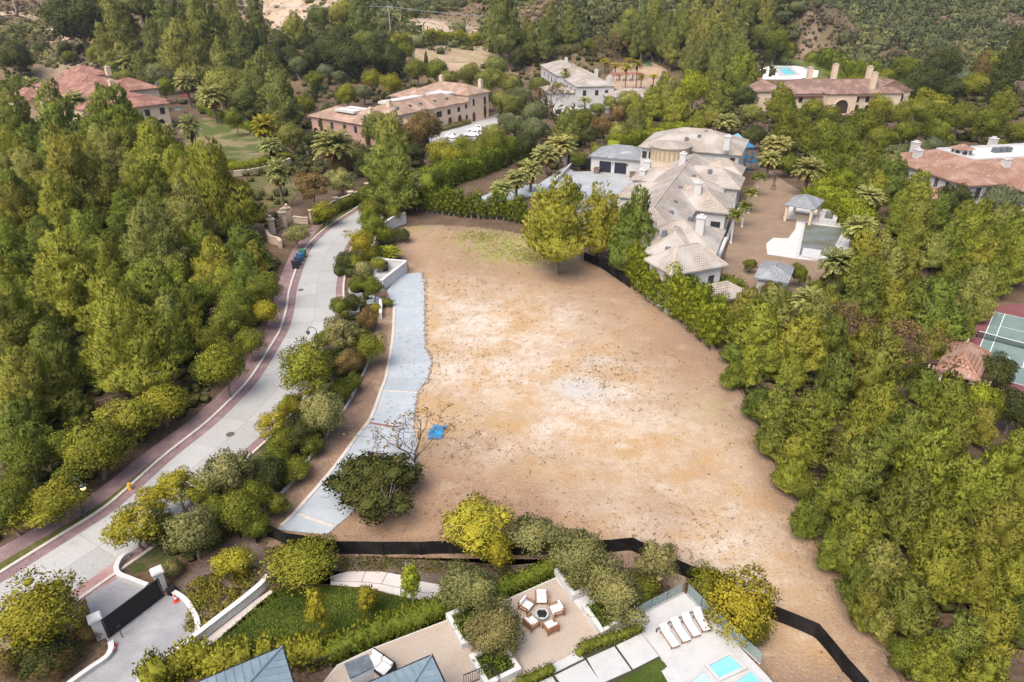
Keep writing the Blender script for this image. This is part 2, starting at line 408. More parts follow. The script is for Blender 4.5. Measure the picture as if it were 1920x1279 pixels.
def make_broad(seed, H=2.35, ch=1.75, nl=34, leaf=0.072, lw=0.046, dens=250, sparse=0.0, bark=None, trunk_r=0.06, flat=1.0, tvar=0.16, lobe=(0.24, 0.38), multi=False, core=0.3):
    rg = np.random.default_rng(seed); lf = Leafy(seed + 200); tg = []
    zc = H - ch / 2; ph0 = rg.uniform(0, 6.28)
    for i in range(nl):
        t = (i + 0.5) / nl; ph = math.acos(1 - 2 * t * 0.93); th = i * 2.39996 + rg.normal() * 0.3
        k = rg.uniform(0.45, 0.80) * (1 + 0.16 * math.sin(2 * th + ph0) + 0.13 * math.sin(3 * th + 5 * ph + ph0 * 2))
        c = np.array([k * math.sin(ph) * math.cos(th), k * math.sin(ph) * math.sin(th), zc + k * math.cos(ph) * ch / 2 * flat])
        if rg.uniform() < sparse: continue
        r = rg.uniform(*lobe); tint = 0.48 + rg.normal() * 0.13
        if core: lf.core(c, np.array([r, r, r * 0.85]) * core, tint - 0.06, True)
        lf.leaves(c, np.array([r, r, r * 0.9]), dens, leaf, lw, up=0.25, out=0.6, rnd=1.0, tint=tint, tvar=tvar, zmin=-0.7, cc=(0, 0, zc))
        if i % 2 == 0: tg.append(tuple(c))
    lf.core((0, 0, zc), np.array([0.36, 0.36, ch * 0.2]) * (0.9 if sparse < 0.2 else 0.3), 0.4)
    b = bark or BARK
    tr = limb_trunk('trunk', b, H - ch * 0.35, trunk_r, tg, rg, 0.05 if not multi else 0.1)
    tr.materials.append(b)
    me = lf.mesh('broadleaf_crown'); me.materials.append(FOL)
    return (tr, [('crown', me, None)], zc)

def make_bare(seed, H=2.3, leaves=300):
    rg = np.random.default_rng(seed); b = MB(); tips = []
    def grow(p, d, L, r, lv):
        d = d / np.linalg.norm(d); q = p + d * L
        b.tube([tuple(p), tuple(p + d * L * 0.5 + rg.normal(size=3) * L * 0.06), tuple(q)], [r, r * 0.8, r * 0.6], 4, False)
        if lv == 0: tips.append(q); return
        for _ in range(3 if lv > 1 else 6):
            grow(q, d + rg.normal(size=3) * 0.55 + np.array([0, 0, 0.1]), L * rg.uniform(0.6, 0.85), r * 0.55, lv - 1)
    for k in range(3): grow(np.array([0, 0, -0.03]), np.array([0.45 * math.cos(k * 2.1), 0.45 * math.sin(k * 2.1), 1.0]), H * 0.30, 0.03, 4)
    tr = b.mesh('trunk'); tr.materials.append(BARKD)
    lf = Leafy(seed + 5); T = np.array(tips); idx = lf.rg.integers(0, len(T), leaves)
    lf.kite(T[idx] + lf.rg.normal(size=(leaves, 3)) * 0.03, lf.rg.normal(size=(leaves, 3)), 0.07, 0.05, lf.rg.uniform(0.2, 0.8, leaves))
    me = lf.mesh('sparse_crown'); me.materials.append(FOL)
    return (tr, [('crown', me, None)], H * 0.62)

def make_palm(seed, trunk_h=2.0, nf=58, tr_r=0.115, droop=1.0, leaf=0.26, dead=30, bark=None, upto=1.45):
    rg = np.random.default_rng(seed); lf = Leafy(seed); dd = Leafy(seed + 1)
    def frond(L, az, el, length, drp, nseg=12):
        u = np.array([math.cos(az), math.sin(az), 0]); p = np.array([0, 0, trunk_h]); e = el
        pts = [p]
        for i in range(nseg):
            d = u * math.cos(e) + np.array([0, 0, math.sin(e)]); p = p + d * length / nseg; pts.append(p); e -= drp / nseg * (0.6 + i / nseg)
        pts = np.array(pts); tn = 0.5 + rg.normal() * 0.14
        sd = np.array([-u[1], u[0], 0])
        for i in range(1, nseg + 1):
            d = nrm(pts[i] - pts[i - 1]); w = leaf * (0.5 + 0.5 * math.sin(math.pi * min(1, i / nseg * 1.05)))
            P = []; D = []
            for q in (0.0, 0.5):
                for sgn in (-1, 1):
                    P.append(pts[i - 1] + (pts[i] - pts[i - 1]) * q); D.append(d * 0.75 + sd * sgn * 0.8 + np.array([0, 0, 0.12]))
            L.kite(np.array(P), np.array(D), w, 0.07, np.full(4, tn) + rg.normal(size=4) * 0.06)
        L.kite(pts[:-1], pts[1:] - pts[:-1], length / nseg * 1.6, 0.03, np.full(nseg, tn + 0.15))
    for i in range(nf):
        t = (i + 0.5) / nf
        frond(lf, i * 2.39996, upto - 1.55 * t + rg.normal() * 0.1, rg.uniform(0.95, 1.12), droop + rg.normal() * 0.15)
    for i in range(dead): frond(dd, rg.uniform(0, 6.28), -0.55 - 0.6 * rg.uniform(), rg.uniform(0.6, 0.85), 0.6, 7)
    b = MB(); n = 7; x = rg.normal() * 0.05
    b.tube([(x * math.sin(i / n * 3), 0, -0.08 + (trunk_h + 0.1) * i / n) for i in range(n + 1)], [tr_r * (1.35 if i == 0 else 1.0 if i < n - 1 else 1.25) for i in range(n + 1)], 8)
    tr = b.mesh('trunk', True); tr.materials.append(bark or BARKP)
    me = lf.mesh('palm_crown'); me.materials.append(FOL); parts = [('crown', me, None)]
    if dead:
        m2 = dd.mesh('dead_fronds'); m2.materials.append(FOL); parts.append(('dead_fronds', m2, (0.26, 0.17, 0.08)))
    return (tr, parts, trunk_h)

def make_cypress(seed, H=9.0, spread=1.0):
    lf = Leafy(seed); rg = lf.rg
    for i in range(26):
        t = i / 25; r = spread * (0.25 + 0.75 * math.sin(math.pi * min(1, 0.12 + t * 0.75)) ** 0.7) * (1 - t ** 4 * 0.8)
        c = np.array([rg.normal() * 0.08, rg.normal() * 0.08, 0.5 + (H - 0.9) * t])
        lf.core(c, np.array([r * 0.8, r * 0.8, H / 30]), 0.42, True)
        lf.leaves(c, np.array([r, r, H / 24]), 90, 0.42, 0.12, up=1.4, out=0.35, rnd=0.5, tint=0.5 + rg.normal() * 0.08, tvar=0.12)
    b = MB().tube([(0, 0, -0.1), (0, 0, H * 0.8)], [0.22, 0.08], 6); tr = b.mesh('trunk'); tr.materials.append(BARKD)
    me = lf.mesh('cypress_crown'); me.materials.append(FOL)
    return (tr, [('crown', me, None)], H * 0.52)

def make_hedge_tree(seed, H=4.6, z0=0.55):
    """narrow clipped column with a bare leg below"""
    lf = Leafy(seed + 300); rg = lf.rg; tg = []
    for i in range(15):
        t = i / 14; a = i * 2.4; c = np.array([0.42 * math.cos(a), 0.42 * math.sin(a), z0 + (H - z0 - 0.5) * t + 0.2]); r = rg.uniform(0.45, 0.62); tint = 0.45 + 0.12 * rg.normal()
        lf.core(c, r * 0.5, tint, True); lf.leaves(c, r, 190, 0.2, 0.10, up=0.5, out=0.6, rnd=0.9, tint=tint, tvar=0.15)
        if i < 7: tg.append(tuple(c))
    b = MB()
    for k in range(3):
        a = rg.uniform(0, 6.28); b.tube([(0.08 * math.cos(a), 0.08 * math.sin(a), -0.1), (0.2 * math.cos(a), 0.2 * math.sin(a), z0 * 0.7), (0.5 * math.cos(a), 0.5 * math.sin(a), z0 + 0.8)], [0.09, 0.07, 0.04], 5)
    tr = b.mesh('trunk'); tr.materials.append(BARKW)
    me = lf.mesh('hedge_tree_crown'); me.materials.append(FOL)
    return (tr, [('crown', me, None)], (z0 + H) / 2)

KIND['pine'] = [make_pine(s, H=h, spires=k, nl=n, dead=d, sparse=sp) for s, h, k, n, d, sp in ((1, 2.6, 2, 38, 4, 0), (2, 2.3, 3, 42, 3, 0.04), (3, 2.9, 1, 34, 5, 0.06), (4, 2.4, 3, 46, 2, 0), (5, 2.7, 2, 36, 10, 0.16), (6, 2.15, 2, 38, 4, 0.06))]
KIND['lone_pine'] = [make_pine(181, H=2.8, z0=0.75, nl=40, spires=4, dead=8, sparse=0.16, nt=2700), make_pine(182, H=2.9, z0=0.65, nl=36, spires=3, dead=6, sparse=0.14, nt=2700)]
KIND['airy_pine'] = [make_pine(s, H=3.3, z0=0.5, nl=40, sparse=0.32, spires=2, dead=16, nt=3000) for s in (21, 22)]
KIND['tall_pine'] = [make_pine(s, H=h, z0=z, nl=54, tall=True, sparse=0.08, spires=k, dead=3) for s, h, z, k in ((11, 4.0, 0.8, 2), (12, 3.5, 0.7, 3), (13, 4.4, 1.2, 1))]
KIND['broad'] = [make_broad(s) for s in (31, 32, 33)] + [make_broad(34, H=2.6, ch=2.0)]
KIND['loose'] = [make_broad(s, nl=40, sparse=0.22, lobe=(0.16, 0.30), dens=190, leaf=0.075, lw=0.042, core=0.4, trunk_r=0.05) for s in (41, 42, 43)]
KIND['olive'] = [make_broad(s, H=2.1, ch=1.65, nl=30, leaf=0.09, lw=0.03, dens=430, lobe=(0.22, 0.34), tvar=0.16, trunk_r=0.1, multi=True, core=0.25) for s in (51, 52)]
KIND['dense'] = [make_broad(s, H=2.0, ch=1.7, nl=42, leaf=0.07, lw=0.045, dens=230, lobe=(0.22, 0.32), tvar=0.14) for s in (61, 62)]
KIND['oak'] = [make_broad(71, H=1.75, ch=1.3, nl=58, leaf=0.055, lw=0.038, dens=230, sparse=0.10, lobe=(0.17, 0.25), tvar=0.2, trunk_r=0.055, multi=True, core=0.6)]
KIND['willow'] = [make_broad(s, H=2.3, ch=1.9, nl=46, leaf=0.075, lw=0.03, dens=200, sparse=0.12, lobe=(0.15, 0.28), tvar=0.2, core=0.4) for s in (81, 82)]
KIND['shrub'] = [make_broad(s, H=1.5, ch=1.45, nl=22, leaf=0.07, lw=0.042, dens=330, trunk_r=0.04, core=0.2) for s in (91, 92, 93)]
KIND['bare'] = [make_bare(101)]
KIND['twiggy'] = [make_bare(102, leaves=1500), make_bare(103, leaves=2600)]
KIND['palm'] = [make_palm(s, trunk_h=h) for s, h in ((111, 1.7), (112, 2.0), (113, 1.5))]
KIND['king_palm'] = [make_palm(s, trunk_h=3.0, nf=20, tr_r=0.11, dead=0, bark=BARKK, leaf=0.34, droop=1.1) for s in (121, 122)]
KIND['queen_palm'] = [make_palm(s, trunk_h=3.6, nf=18, tr_r=0.09, dead=4, bark=BARKP, leaf=0.42, droop=1.3) for s in (131, 132)]
KIND['cypress'] = [make_cypress(141), make_cypress(142, 8.0)]
KIND['young_tree'] = [make_broad(s, H=3.2, ch=2.6, nl=26, leaf=0.16, lw=0.09, dens=80, lobe=(0.3, 0.45), trunk_r=0.05, core=0.6) for s in (151, 152)]
KIND['hedge_tree'] = [make_hedge_tree(s) for s in (161, 162, 163)]
KIND['conifer'] = [make_pine(171, H=3.6, z0=0.3, nl=50, spires=0)]

TONE = dict(pine=[(0.300, 0.312, 0.046), (0.250, 0.282, 0.044), (0.345, 0.342, 0.052), (0.205, 0.245, 0.045), (0.300, 0.288, 0.054), (0.335, 0.336, 0.088), (0.235, 0.255, 0.050)],
            back=[(0.255, 0.262, 0.062), (0.215, 0.232, 0.062), (0.31, 0.300, 0.070)],
            green=[(0.190, 0.210, 0.030), (0.215, 0.228, 0.032)], lime=[(0.285, 0.31, 0.028), (0.25, 0.275, 0.026)],
            yellow=[(0.40, 0.345, 0.034), (0.36, 0.32, 0.036)], gold=[(0.46, 0.40, 0.045)], orange=[(0.455, 0.255, 0.044)],
            olive=[(0.285, 0.27, 0.095), (0.32, 0.30, 0.11)], dark=[(0.090, 0.105, 0.030), (0.105, 0.117, 0.034)],
            oak=[(0.088, 0.092, 0.022)], brown=[(0.228, 0.162, 0.062)], grey=[(0.184, 0.212, 0.106), (0.210, 0.230, 0.100)],
            gpine=[(0.36, 0.345, 0.05)], palm=[(0.37, 0.375, 0.13), (0.41, 0.40, 0.135)], ygreen=[(0.300, 0.290, 0.034), (0.260, 0.265, 0.034)],
            rust=[(0.25, 0.17, 0.06)], hedge=[(0.185, 0.222, 0.026), (0.215, 0.245, 0.028), (0.165, 0.200, 0.026)])
CATS = dict(lone_pine='pine', pine='pine', airy_pine='pine', tall_pine='pine', conifer='conifer', broad='tree', loose='tree', olive='olive tree', dense='tree', oak='oak', willow='tree',
            shrub='shrub', bare='bare tree', twiggy='tree', palm='palm', king_palm='palm', queen_palm='palm', cypress='cypress', young_tree='young tree', hedge_tree='hedge tree')
NAMES = dict(lone_pine='pine_tree', pine='pine_tree', airy_pine='airy_pine_tree', tall_pine='tall_pine_tree', conifer='conifer_tree', broad='broadleaf_tree', loose='loose_tree', olive='olive_tree', dense='evergreen_tree',
             oak='oak_tree', willow='willow_tree', shrub='garden_shrub', bare='bare_tree', twiggy='sparse_tree', palm='date_palm', king_palm='king_palm', queen_palm='queen_palm', cypress='cypress_tree',
             young_tree='young_tree', hedge_tree='hedge_tree')
TREES = []
def tree(kind, cx, cy, w, tone, label=None, base=None, zs=None, group=None, region=None, var=None, mind=None):
    """plant one tree: crown centre (cx, cy) and crown width w as seen in the photograph, or with the foot of its trunk given"""
    pr = KIND[kind]; v = RNG.randrange(len(pr)) if var is None else var % len(pr); trm, parts, hc = pr[v]
    zk = zs or RNG.uniform(0.92, 1.08)
    if kind in ('bare', 'twiggy'): w *= 1.35
    if kind == 'palm': w *= 1.12
    if kind in ('pine', 'airy_pine', 'lone_pine'): w *= 1.14 if cx < 900 else 1.0
    if base is None:
        R = 4.0
        for _ in range(7):
            p = GT(cx, cy, hc * R * zk); R = 0.5 * w * depth_of(p) / FPX
        x, y = p[0], p[1]; z = hterr(x, y)
    else:
        x, y, z = GT(*base); R = 0.5 * w * depth_of((x, y, z)) / FPX
        vv = (639.5 - cy) / FPX; top = y * (vv * CP - SP) / (CP + vv * SP) + CAMH
        zk = max(0.45, min(4.0, (top - z) / (hc * R)))
    root = empty(NAMES[kind], (x, y, z - 0.02), RNG.uniform(0, 6.283)); q_ = RNG.uniform(0.9, 1.1); root.scale = (R * q_, R / q_, R * zk)
    link('trunk', trm, None, root)
    tn = TONE[tone]; c = tn[RNG.randrange(len(tn))]; j = RNG.uniform(0.88, 1.14); h = RNG.uniform(0.95, 1.06)
    for nm, me, fx in parts:
        o = link(nm, me, None, root); cc = fx or c; o.color = (cc[0] * j * h, cc[1] * j, cc[2] * j, 1)
    tag(root, label, CATS[kind], group)
    TREES.append(dict(o=root, kind=kind, tone=tone, px=cx, py=cy, w=w, R=R, region=region, label=label))
    return root
def grove(kind, tone, region, group, text):
    for s in text.split(';'):
        s = s.strip()
        if not s: continue
        a = s.split(); k = kind; tn = tone
        nums = [float(q) for q in a if q.replace('.', '').replace('-', '').isdigit()]
        for q in a:
            if q in KIND: k = q
            elif q in TONE: tn = q
        base = (nums[3], nums[4]) if len(nums) >= 5 else None
        tree(k, nums[0], nums[1], nums[2], tn, None, base, None, group, region)

# hedges: leafy skin over a rounded box swept along a line
def hedge(name, pts, w, h, tone, label, z=0.0, dens=46, leaf=0.22, group=None, bumps=0.12, seed=0, terr=False, top_round=0.25):
    lf = Leafy(900 + seed); rg = lf.rg; pts = [tuple(p) if len(p) > 2 else (*p, z) for p in pts]
    st = max(0.5, w * 0.4)
    line = resample(spline(pts, 6), st)
    for i, p in enumerate(line):
        zz = hterr(p[0], p[1]) if terr else p[2]
        q = line[min(i + 1, len(line) - 1)]; o = line[max(i - 1, 0)]; dx, dy = q[0] - o[0], q[1] - o[1]; l = math.hypot(dx, dy) or 1; dx /= l; dy /= l
        k = 1 + rg.normal() * bumps * 0.5; hh = h * k; ww = w * (1 + rg.normal() * bumps * 0.4) / 2
        n = int(1.7 * dens * st * (2 * hh + w)); t = rg.uniform(0, 2 * hh + 2 * ww, n); al = rg.uniform(-0.6, 0.6, n) * st
        lat = np.where(t < hh, -ww, np.where(t > hh + 2 * ww, ww, t - hh - ww)); ht = np.where(t < hh, t, np.where(t > hh + 2 * ww, 2 * hh + 2 * ww - t, hh))
        rd = np.where((ht > hh - top_round), (hh - ht) / top_round, 1.0); lat = lat * np.where(np.abs(lat) >= ww - 1e-6, 0.93 + 0.07 * rd, 1.0)
        P = np.stack([p[0] + dx * al - dy * lat, p[1] + dy * al + dx * lat, zz + ht], 1) + rg.normal(size=(n, 3)) * leaf * 0.55
        out = np.stack([-dy * lat / ww, dx * lat / ww, (ht >= hh - 0.01) * 1.0 + 0.35], 1)
        lf.kite(P - nrm(out) * leaf * 0.4, out + rg.normal(size=(n, 3)) * 0.6, leaf * rg.uniform(0.7, 1.3, n), leaf * 0.5, 0.5 + rg.normal() * 0.09 + rg.normal(size=n) * 0.15, nrm(out + rg.normal(size=(n, 3)) * 0.3))
        s = np.array([[-0.62 * st, -ww * 0.72], [0.62 * st, -ww * 0.72], [0.62 * st, ww * 0.72], [-0.62 * st, ww * 0.72]])
        B = np.array([(p[0] + dx * a - dy * b, p[1] + dy * a + dx * b, zz - 0.1 + e * (hh * 0.85 + 0.1)) for e in (0, 1) for a, b in s])
        lf.add(B, np.array([(4, 5, 6, 7), (0, 1, 5, 4), (1, 2, 6, 5), (2, 3, 7, 6), (3, 0, 4, 7)]), np.full(5, 0.42))
    me = lf.mesh(name); me.materials.append(FOL)
    c = line[len(line) // 2]; root = empty(name, (c[0], c[1], hterr(c[0], c[1]) if terr else c[2]), 0, label, 'hedge', group)
    o = link('foliage', me, None, root, True); t = TONE[tone][0]; o.color = (*t, 1)
    return root
def bush_mass(name, pts, tone, seed=0, dens=60, low=False):
    """many small bushes as one mass: pts = [(x, y, z, r, tint)]"""
    lf = Leafy(700 + seed)
    for x, y, z, r, t in pts:
        lf.core((x, y, z + r * 0.4), np.array([r, r, r * 0.75]) * 0.8, t, 'tiny')
        lf.leaves((x, y, z + r * 0.4), np.array([r, r, r * 0.8]), dens, r * 0.34, r * 0.2, up=0.4, out=0.6, rnd=1.0, tint=t, tvar=0.15, zmin=-0.2)
    me = lf.mesh(name); me.materials.append(FOL); o = link(name, me); o.color = (*TONE[tone][0], 1); o['kind'] = 'stuff'
    return o
# ------------------------------------------------------------------ the setting: terrain, vacant lot, street, drives
def in_poly(x, y, P):
    c = False; j = len(P) - 1
    for i in range(len(P)):
        if (P[i][1] > y) != (P[j][1] > y) and x < (P[j][0] - P[i][0]) * (y - P[i][1]) / (P[j][1] - P[i][1]) + P[i][0]: c = not c
        j = i
    return c
def seg_dist(x, y, P):
    m = 1e9
    for i in range(len(P)):
        a, b = P[i - 1], P[i]; dx, dy = b[0] - a[0], b[1] - a[1]; t = ((x - a[0]) * dx + (y - a[1]) * dy) / max(dx * dx + dy * dy, 1e-9); t = min(1, max(0, t))
        m = min(m, math.hypot(x - a[0] - dx * t, y - a[1] - dy * t))
    return m
def ramp_nodes(m_name, build):
    m = bpy.data.materials.new(m_name); m.use_nodes = True; t = m.node_tree; N, L = t.nodes, t.links
    b = N['Principled BSDF']; b.inputs['Roughness'].default_value = 0.95; b.inputs['Specular IOR Level'].default_value = 0.1
    geo = N.new('ShaderNodeNewGeometry')
    def noise(scale, lo, hi, det=6, rough=0.65, off=0.0):
        mp = N.new('ShaderNodeVectorMath'); mp.operation = 'ADD'; mp.inputs[1].default_value = (off, off * 1.7, 0); L.new(geo.outputs['Position'], mp.inputs[0])
        n = N.new('ShaderNodeTexNoise'); n.inputs['Scale'].default_value = scale; n.inputs['Detail'].default_value = det; n.inputs['Roughness'].default_value = rough
        L.new(mp.outputs[0], n.inputs['Vector']); r = N.new('ShaderNodeMapRange'); r.inputs[1].default_value = lo; r.inputs[2].default_value = hi; L.new(n.outputs[0], r.inputs[0]); return r.outputs[0]
    def attr(nm): a = N.new('ShaderNodeAttribute'); a.attribute_name = nm; return a.outputs['Fac']
    def mix(fac, a, bcol, mode='MIX'):
        x = N.new('ShaderNodeMix'); x.data_type = 'RGBA'; x.blend_type = mode
        if isinstance(fac, float): x.inputs[0].default_value = fac
        else: L.new(fac, x.inputs[0])
        for i, c in ((6, a), (7, bcol)):
            if isinstance(c, tuple): x.inputs[i].default_value = (*c, 1)
            else: L.new(c, x.inputs[i])
        return x.outputs[2]
    def math_(op, a, c):
        x = N.new('ShaderNodeMath'); x.operation = op
        for i, q in ((0, a), (1, c)):
            if isinstance(q, float): x.inputs[i].default_value = q
            else: L.new(q, x.inputs[i])
        x.use_clamp = True; return x.outputs[0]
    out, bh = build(noise, attr, mix, math_, geo, N, L)
    L.new(out, b.inputs['Base Color'])
    if bh is not None:
        bp = N.new('ShaderNodeBump'); bp.inputs['Strength'].default_value = 0.7; bp.inputs['Distance'].default_value = 0.12; L.new(bh, bp.inputs['Height']); L.new(bp.outputs[0], b.inputs['Normal'])
    MATS[m_name] = m; return m

def ground_nodes(noise, attr, mix, math_, geo, N, L):
    c = mix(noise(0.25, 0.35, 0.65), (0.10, 0.068, 0.045), (0.17, 0.115, 0.078))
    c = mix(noise(3.0, 0.45, 0.7), c, (0.06, 0.04, 0.025))
    hillc = mix(noise(0.03, 0.42, 0.6, 5), (0.20, 0.135, 0.085), (0.14, 0.115, 0.06))
    hillc = mix(noise(0.6, 0.45, 0.7), hillc, (0.12, 0.09, 0.05))
    hillc = mix(math_('MULTIPLY', attr('sand'), noise(0.12, 0.30, 0.5, 7, 0.7, 40.0)), hillc, (0.46, 0.345, 0.25))
    c = mix(math_('MULTIPLY', attr('sand'), noise(0.12, 0.30, 0.5, 7, 0.7, 40.0)), c, (0.40, 0.295, 0.21))
    return mix(attr('hill'), c, hillc), noise(1.2, 0.2, 0.8)
GROUND_M = ramp_nodes('ground_soil', ground_nodes)
def lot_nodes(noise, attr, mix, math_, geo, N, L):
    c = mix(noise(0.10, 0.36, 0.62, 5, 0.6), (0.36, 0.245, 0.15), (0.42, 0.305, 0.20))
    c = mix(math_('MULTIPLY', noise(0.28, 0.46, 0.60, 9, 0.8, 5.0), 0.7), c, (0.52, 0.42, 0.315))
    c = mix(math_('MULTIPLY', attr('pale'), noise(0.5, 0.33, 0.6, 8, 0.75)), c, (0.58, 0.50, 0.42))
    c = mix(math_('MULTIPLY', noise(0.13, 0.47, 0.60, 8, 0.72, 17.0), 0.8), c, (0.42, 0.258, 0.115))
    c = mix(math_('MULTIPLY', noise(1.3, 0.52, 0.64, 9, 0.85, 60.0), 0.6), c, (0.37, 0.23, 0.105))
    c = mix(math_('MULTIPLY', attr('brown'), noise(0.35, 0.15, 0.5, 6)), c, (0.29, 0.185, 0.118))
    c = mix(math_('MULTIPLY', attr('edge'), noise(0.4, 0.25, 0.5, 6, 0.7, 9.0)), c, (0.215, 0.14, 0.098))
    c = mix(math_('MULTIPLY', attr('grey'), noise(1.2, 0.2, 0.5)), c, (0.45, 0.43, 0.405))
    c = mix(math_('MULTIPLY', attr('green'), noise(0.5, 0.38, 0.54, 7)), c, (0.26, 0.26, 0.07))
    c = mix(math_('MULTIPLY', noise(3.5, 0.54, 0.64, 6, 0.85), noise(0.07, 0.35, 0.62, 4, 0.6, 91.0)), c, (0.20, 0.12, 0.065))
    c = mix(math_('MULTIPLY', noise(5.0, 0.54, 0.68, 5, 0.85, 31.0), 0.5), c, (0.60, 0.51, 0.42))
    c = mix(math_('MULTIPLY', noise(0.9, 0.66, 0.74, 8, 0.75, 77.0), 0.8), c, (0.19, 0.135, 0.085))
    return c, noise(4.0, 0.2, 0.8)
LOT_M = ramp_nodes('lot_soil', lot_nodes)

# terrain sheet
def build_ground():
    xs = np.concatenate([np.arange(-900, -420, 30), np.arange(-420, 520, 5.0), np.arange(520, 1010, 30)])
    ys = np.concatenate([np.arange(-30, 700, 5.0), np.arange(700, 1300, 30)])
    V = []; hl = []; sa = []
    SAND = [(GT(a, b), rx, ry, k) for a, b, rx, ry, k in ((540, 22, 24, 34, 1.5), (610, 12, 18, 28, 1.3), (835, 60, 24, 20, 1.6), (885, 74, 16, 12, 1.3), (785, 48, 16, 16, 1.3), (110, 66, 8, 12, 0.6), (880, 115, 12, 16, 0.7), (820, 105, 14, 12, 0.6), (1510, 75, 8, 8, 0.5), (150, 118, 14, 18, 0.8), (950, 118, 12, 14, 0.6))]
    for y in ys:
        for x in xs:
            h = hterr(x, y); V.append((x, y, h - 0.03)); b = hill_base(x)
            hl.append(max(sstep(b - 30, b + 25, y), math.exp(-((x - 165) / 75) ** 2 - ((y - 455) / 65) ** 2))); sa.append(min(1, sum(k * math.exp(-((x - c[0]) / rx) ** 2 - ((y - c[1]) / ry) ** 2) for c, rx, ry, k in SAND)) if y > 280 else 0.0)
    nx = len(xs); F = [(j * nx + i, j * nx + i + 1, (j + 1) * nx + i + 1, (j + 1) * nx + i) for j in range(len(ys) - 1) for i in range(nx - 1)]
    me = bpy.data.meshes.new('ground'); me.from_pydata(V, [], F); me.update()
    at = me.attributes.new('hill', 'FLOAT', 'POINT'); at.data.foreach_set('value', hl)
    me.attributes.new('sand', 'FLOAT', 'POINT').data.foreach_set('value', sa)
    me.polygons.foreach_set('use_smooth', [True] * len(F))
    o = link('ground', me, GROUND_M); o['kind'] = 'structure'
build_ground()

LOT_PX = [(742, 440), (752, 426), (800, 420), (900, 425), (985, 438), (1060, 478), (1120, 500), (1190, 555), (1260, 598), (1320, 645), (1352, 690), (1372, 735), (1402, 795), (1442, 880), (1490, 960),
          (1540, 1040), (1590, 1110), (1640, 1190), (1700, 1300), (1640, 1320), (1440, 1320), (1330, 1170), (1200, 1075), (1000, 1075), (800, 1070), (640, 1062), (500, 1030), (470, 1000), (520, 950), (590, 880), (640, 810), (690, 730), (700, 660), (712, 600), (720, 545), (760, 500), (735, 470)]
LOT = GP([(a + 24, b) if (a > 1000 and 470 < b < 1279 and a > b * 0.9 and not (b > 1050 and a < 1560)) else (a, b) for a, b in LOT_PX])
def gauss(x, y, L):
    s = 0.0
    for px, py, rx, ry, k in L:
        p = G(px, py); s += k * math.exp(-((x - p[0]) / rx) ** 2 - ((y - p[1]) / ry) ** 2)
    return min(1.0, s)
def build_lot():
    st = 0.55; x0, x1 = min(p[0] for p in LOT) - 1, max(p[0] for p in LOT) + 1; y0, y1 = min(p[1] for p in LOT) - 1, max(p[1] for p in LOT) + 1
    nx = int((x1 - x0) / st) + 1; ny = int((y1 - y0) / st) + 1
    brown = [(820, 930, 9, 6, 1.0), (960, 960, 8, 4, 0.8), (700, 990, 8, 4, 0.9), (840, 445, 12, 10, 0.7), (1010, 510, 11, 9, 0.8), (860, 490, 8, 7, 0.6), (1130, 560, 7, 10, 0.7), (1290, 690, 5, 10, 0.7), (1250, 960, 3, 3, 0.6), (1270, 640, 6, 8, 0.5)]
    pale = [(1000, 590, 9, 9, 0.9), (880, 620, 5, 6, 0.8), (1060, 720, 10, 6, 0.7), (1130, 960, 7, 3, 0.5), (1250, 1020, 9, 4, 0.6), (1180, 800, 10, 5, 0.5), (900, 700, 5, 4, 0.6)]
    grey = [(1075, 728, 2.3, 2.2, 1.0), (1130, 740, 2.0, 1.2, 0.5), (1110, 680, 2.2, 2.0, 0.5)]
    green = [(960, 470, 7, 6, 1.0), (905, 445, 6, 4, 0.7), (1000, 480, 5, 4, 0.8), (780, 428, 4, 3, 0.5), (1330, 770, 4, 3, 0.25)]
    WORN = [spline(GP(q), 6) for q in ([(800, 545), (880, 585), (960, 640), (1060, 720), (1170, 820), (1290, 950), (1420, 1080)], [(810, 700), (900, 690), (1010, 640), (1090, 560)], [(700, 985), (830, 900), (980, 830), (1120, 760), (1240, 690)])]
    V = []; A = dict(edge=[], brown=[], pale=[], grey=[], green=[]); keep = {}
    for j in range(ny):
        for i in range(nx):
            x, y = x0 + i * st, y0 + j * st
            inside = in_poly(x, y, LOT)
            if inside:
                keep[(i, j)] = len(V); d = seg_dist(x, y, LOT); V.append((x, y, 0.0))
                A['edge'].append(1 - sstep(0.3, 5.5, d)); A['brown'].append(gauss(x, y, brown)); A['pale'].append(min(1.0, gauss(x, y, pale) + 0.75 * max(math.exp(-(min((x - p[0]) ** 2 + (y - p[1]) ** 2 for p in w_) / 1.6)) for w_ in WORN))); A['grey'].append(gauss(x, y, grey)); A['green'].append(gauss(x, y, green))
    F = []
    for (i, j), a in keep.items():
        q = [(i, j), (i + 1, j), (i + 1, j + 1), (i, j + 1)]
        if all(k in keep for k in q): F.append(tuple(keep[k] for k in q))
    me = bpy.data.meshes.new('vacant_lot'); me.from_pydata(V, [], F); me.update()
    for k, v in A.items(): me.attributes.new(k, 'FLOAT', 'POINT').data.foreach_set('value', v)
    me.polygons.foreach_set('use_smooth', [True] * len(F))
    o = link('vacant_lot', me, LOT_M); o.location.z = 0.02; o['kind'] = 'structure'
build_lot()

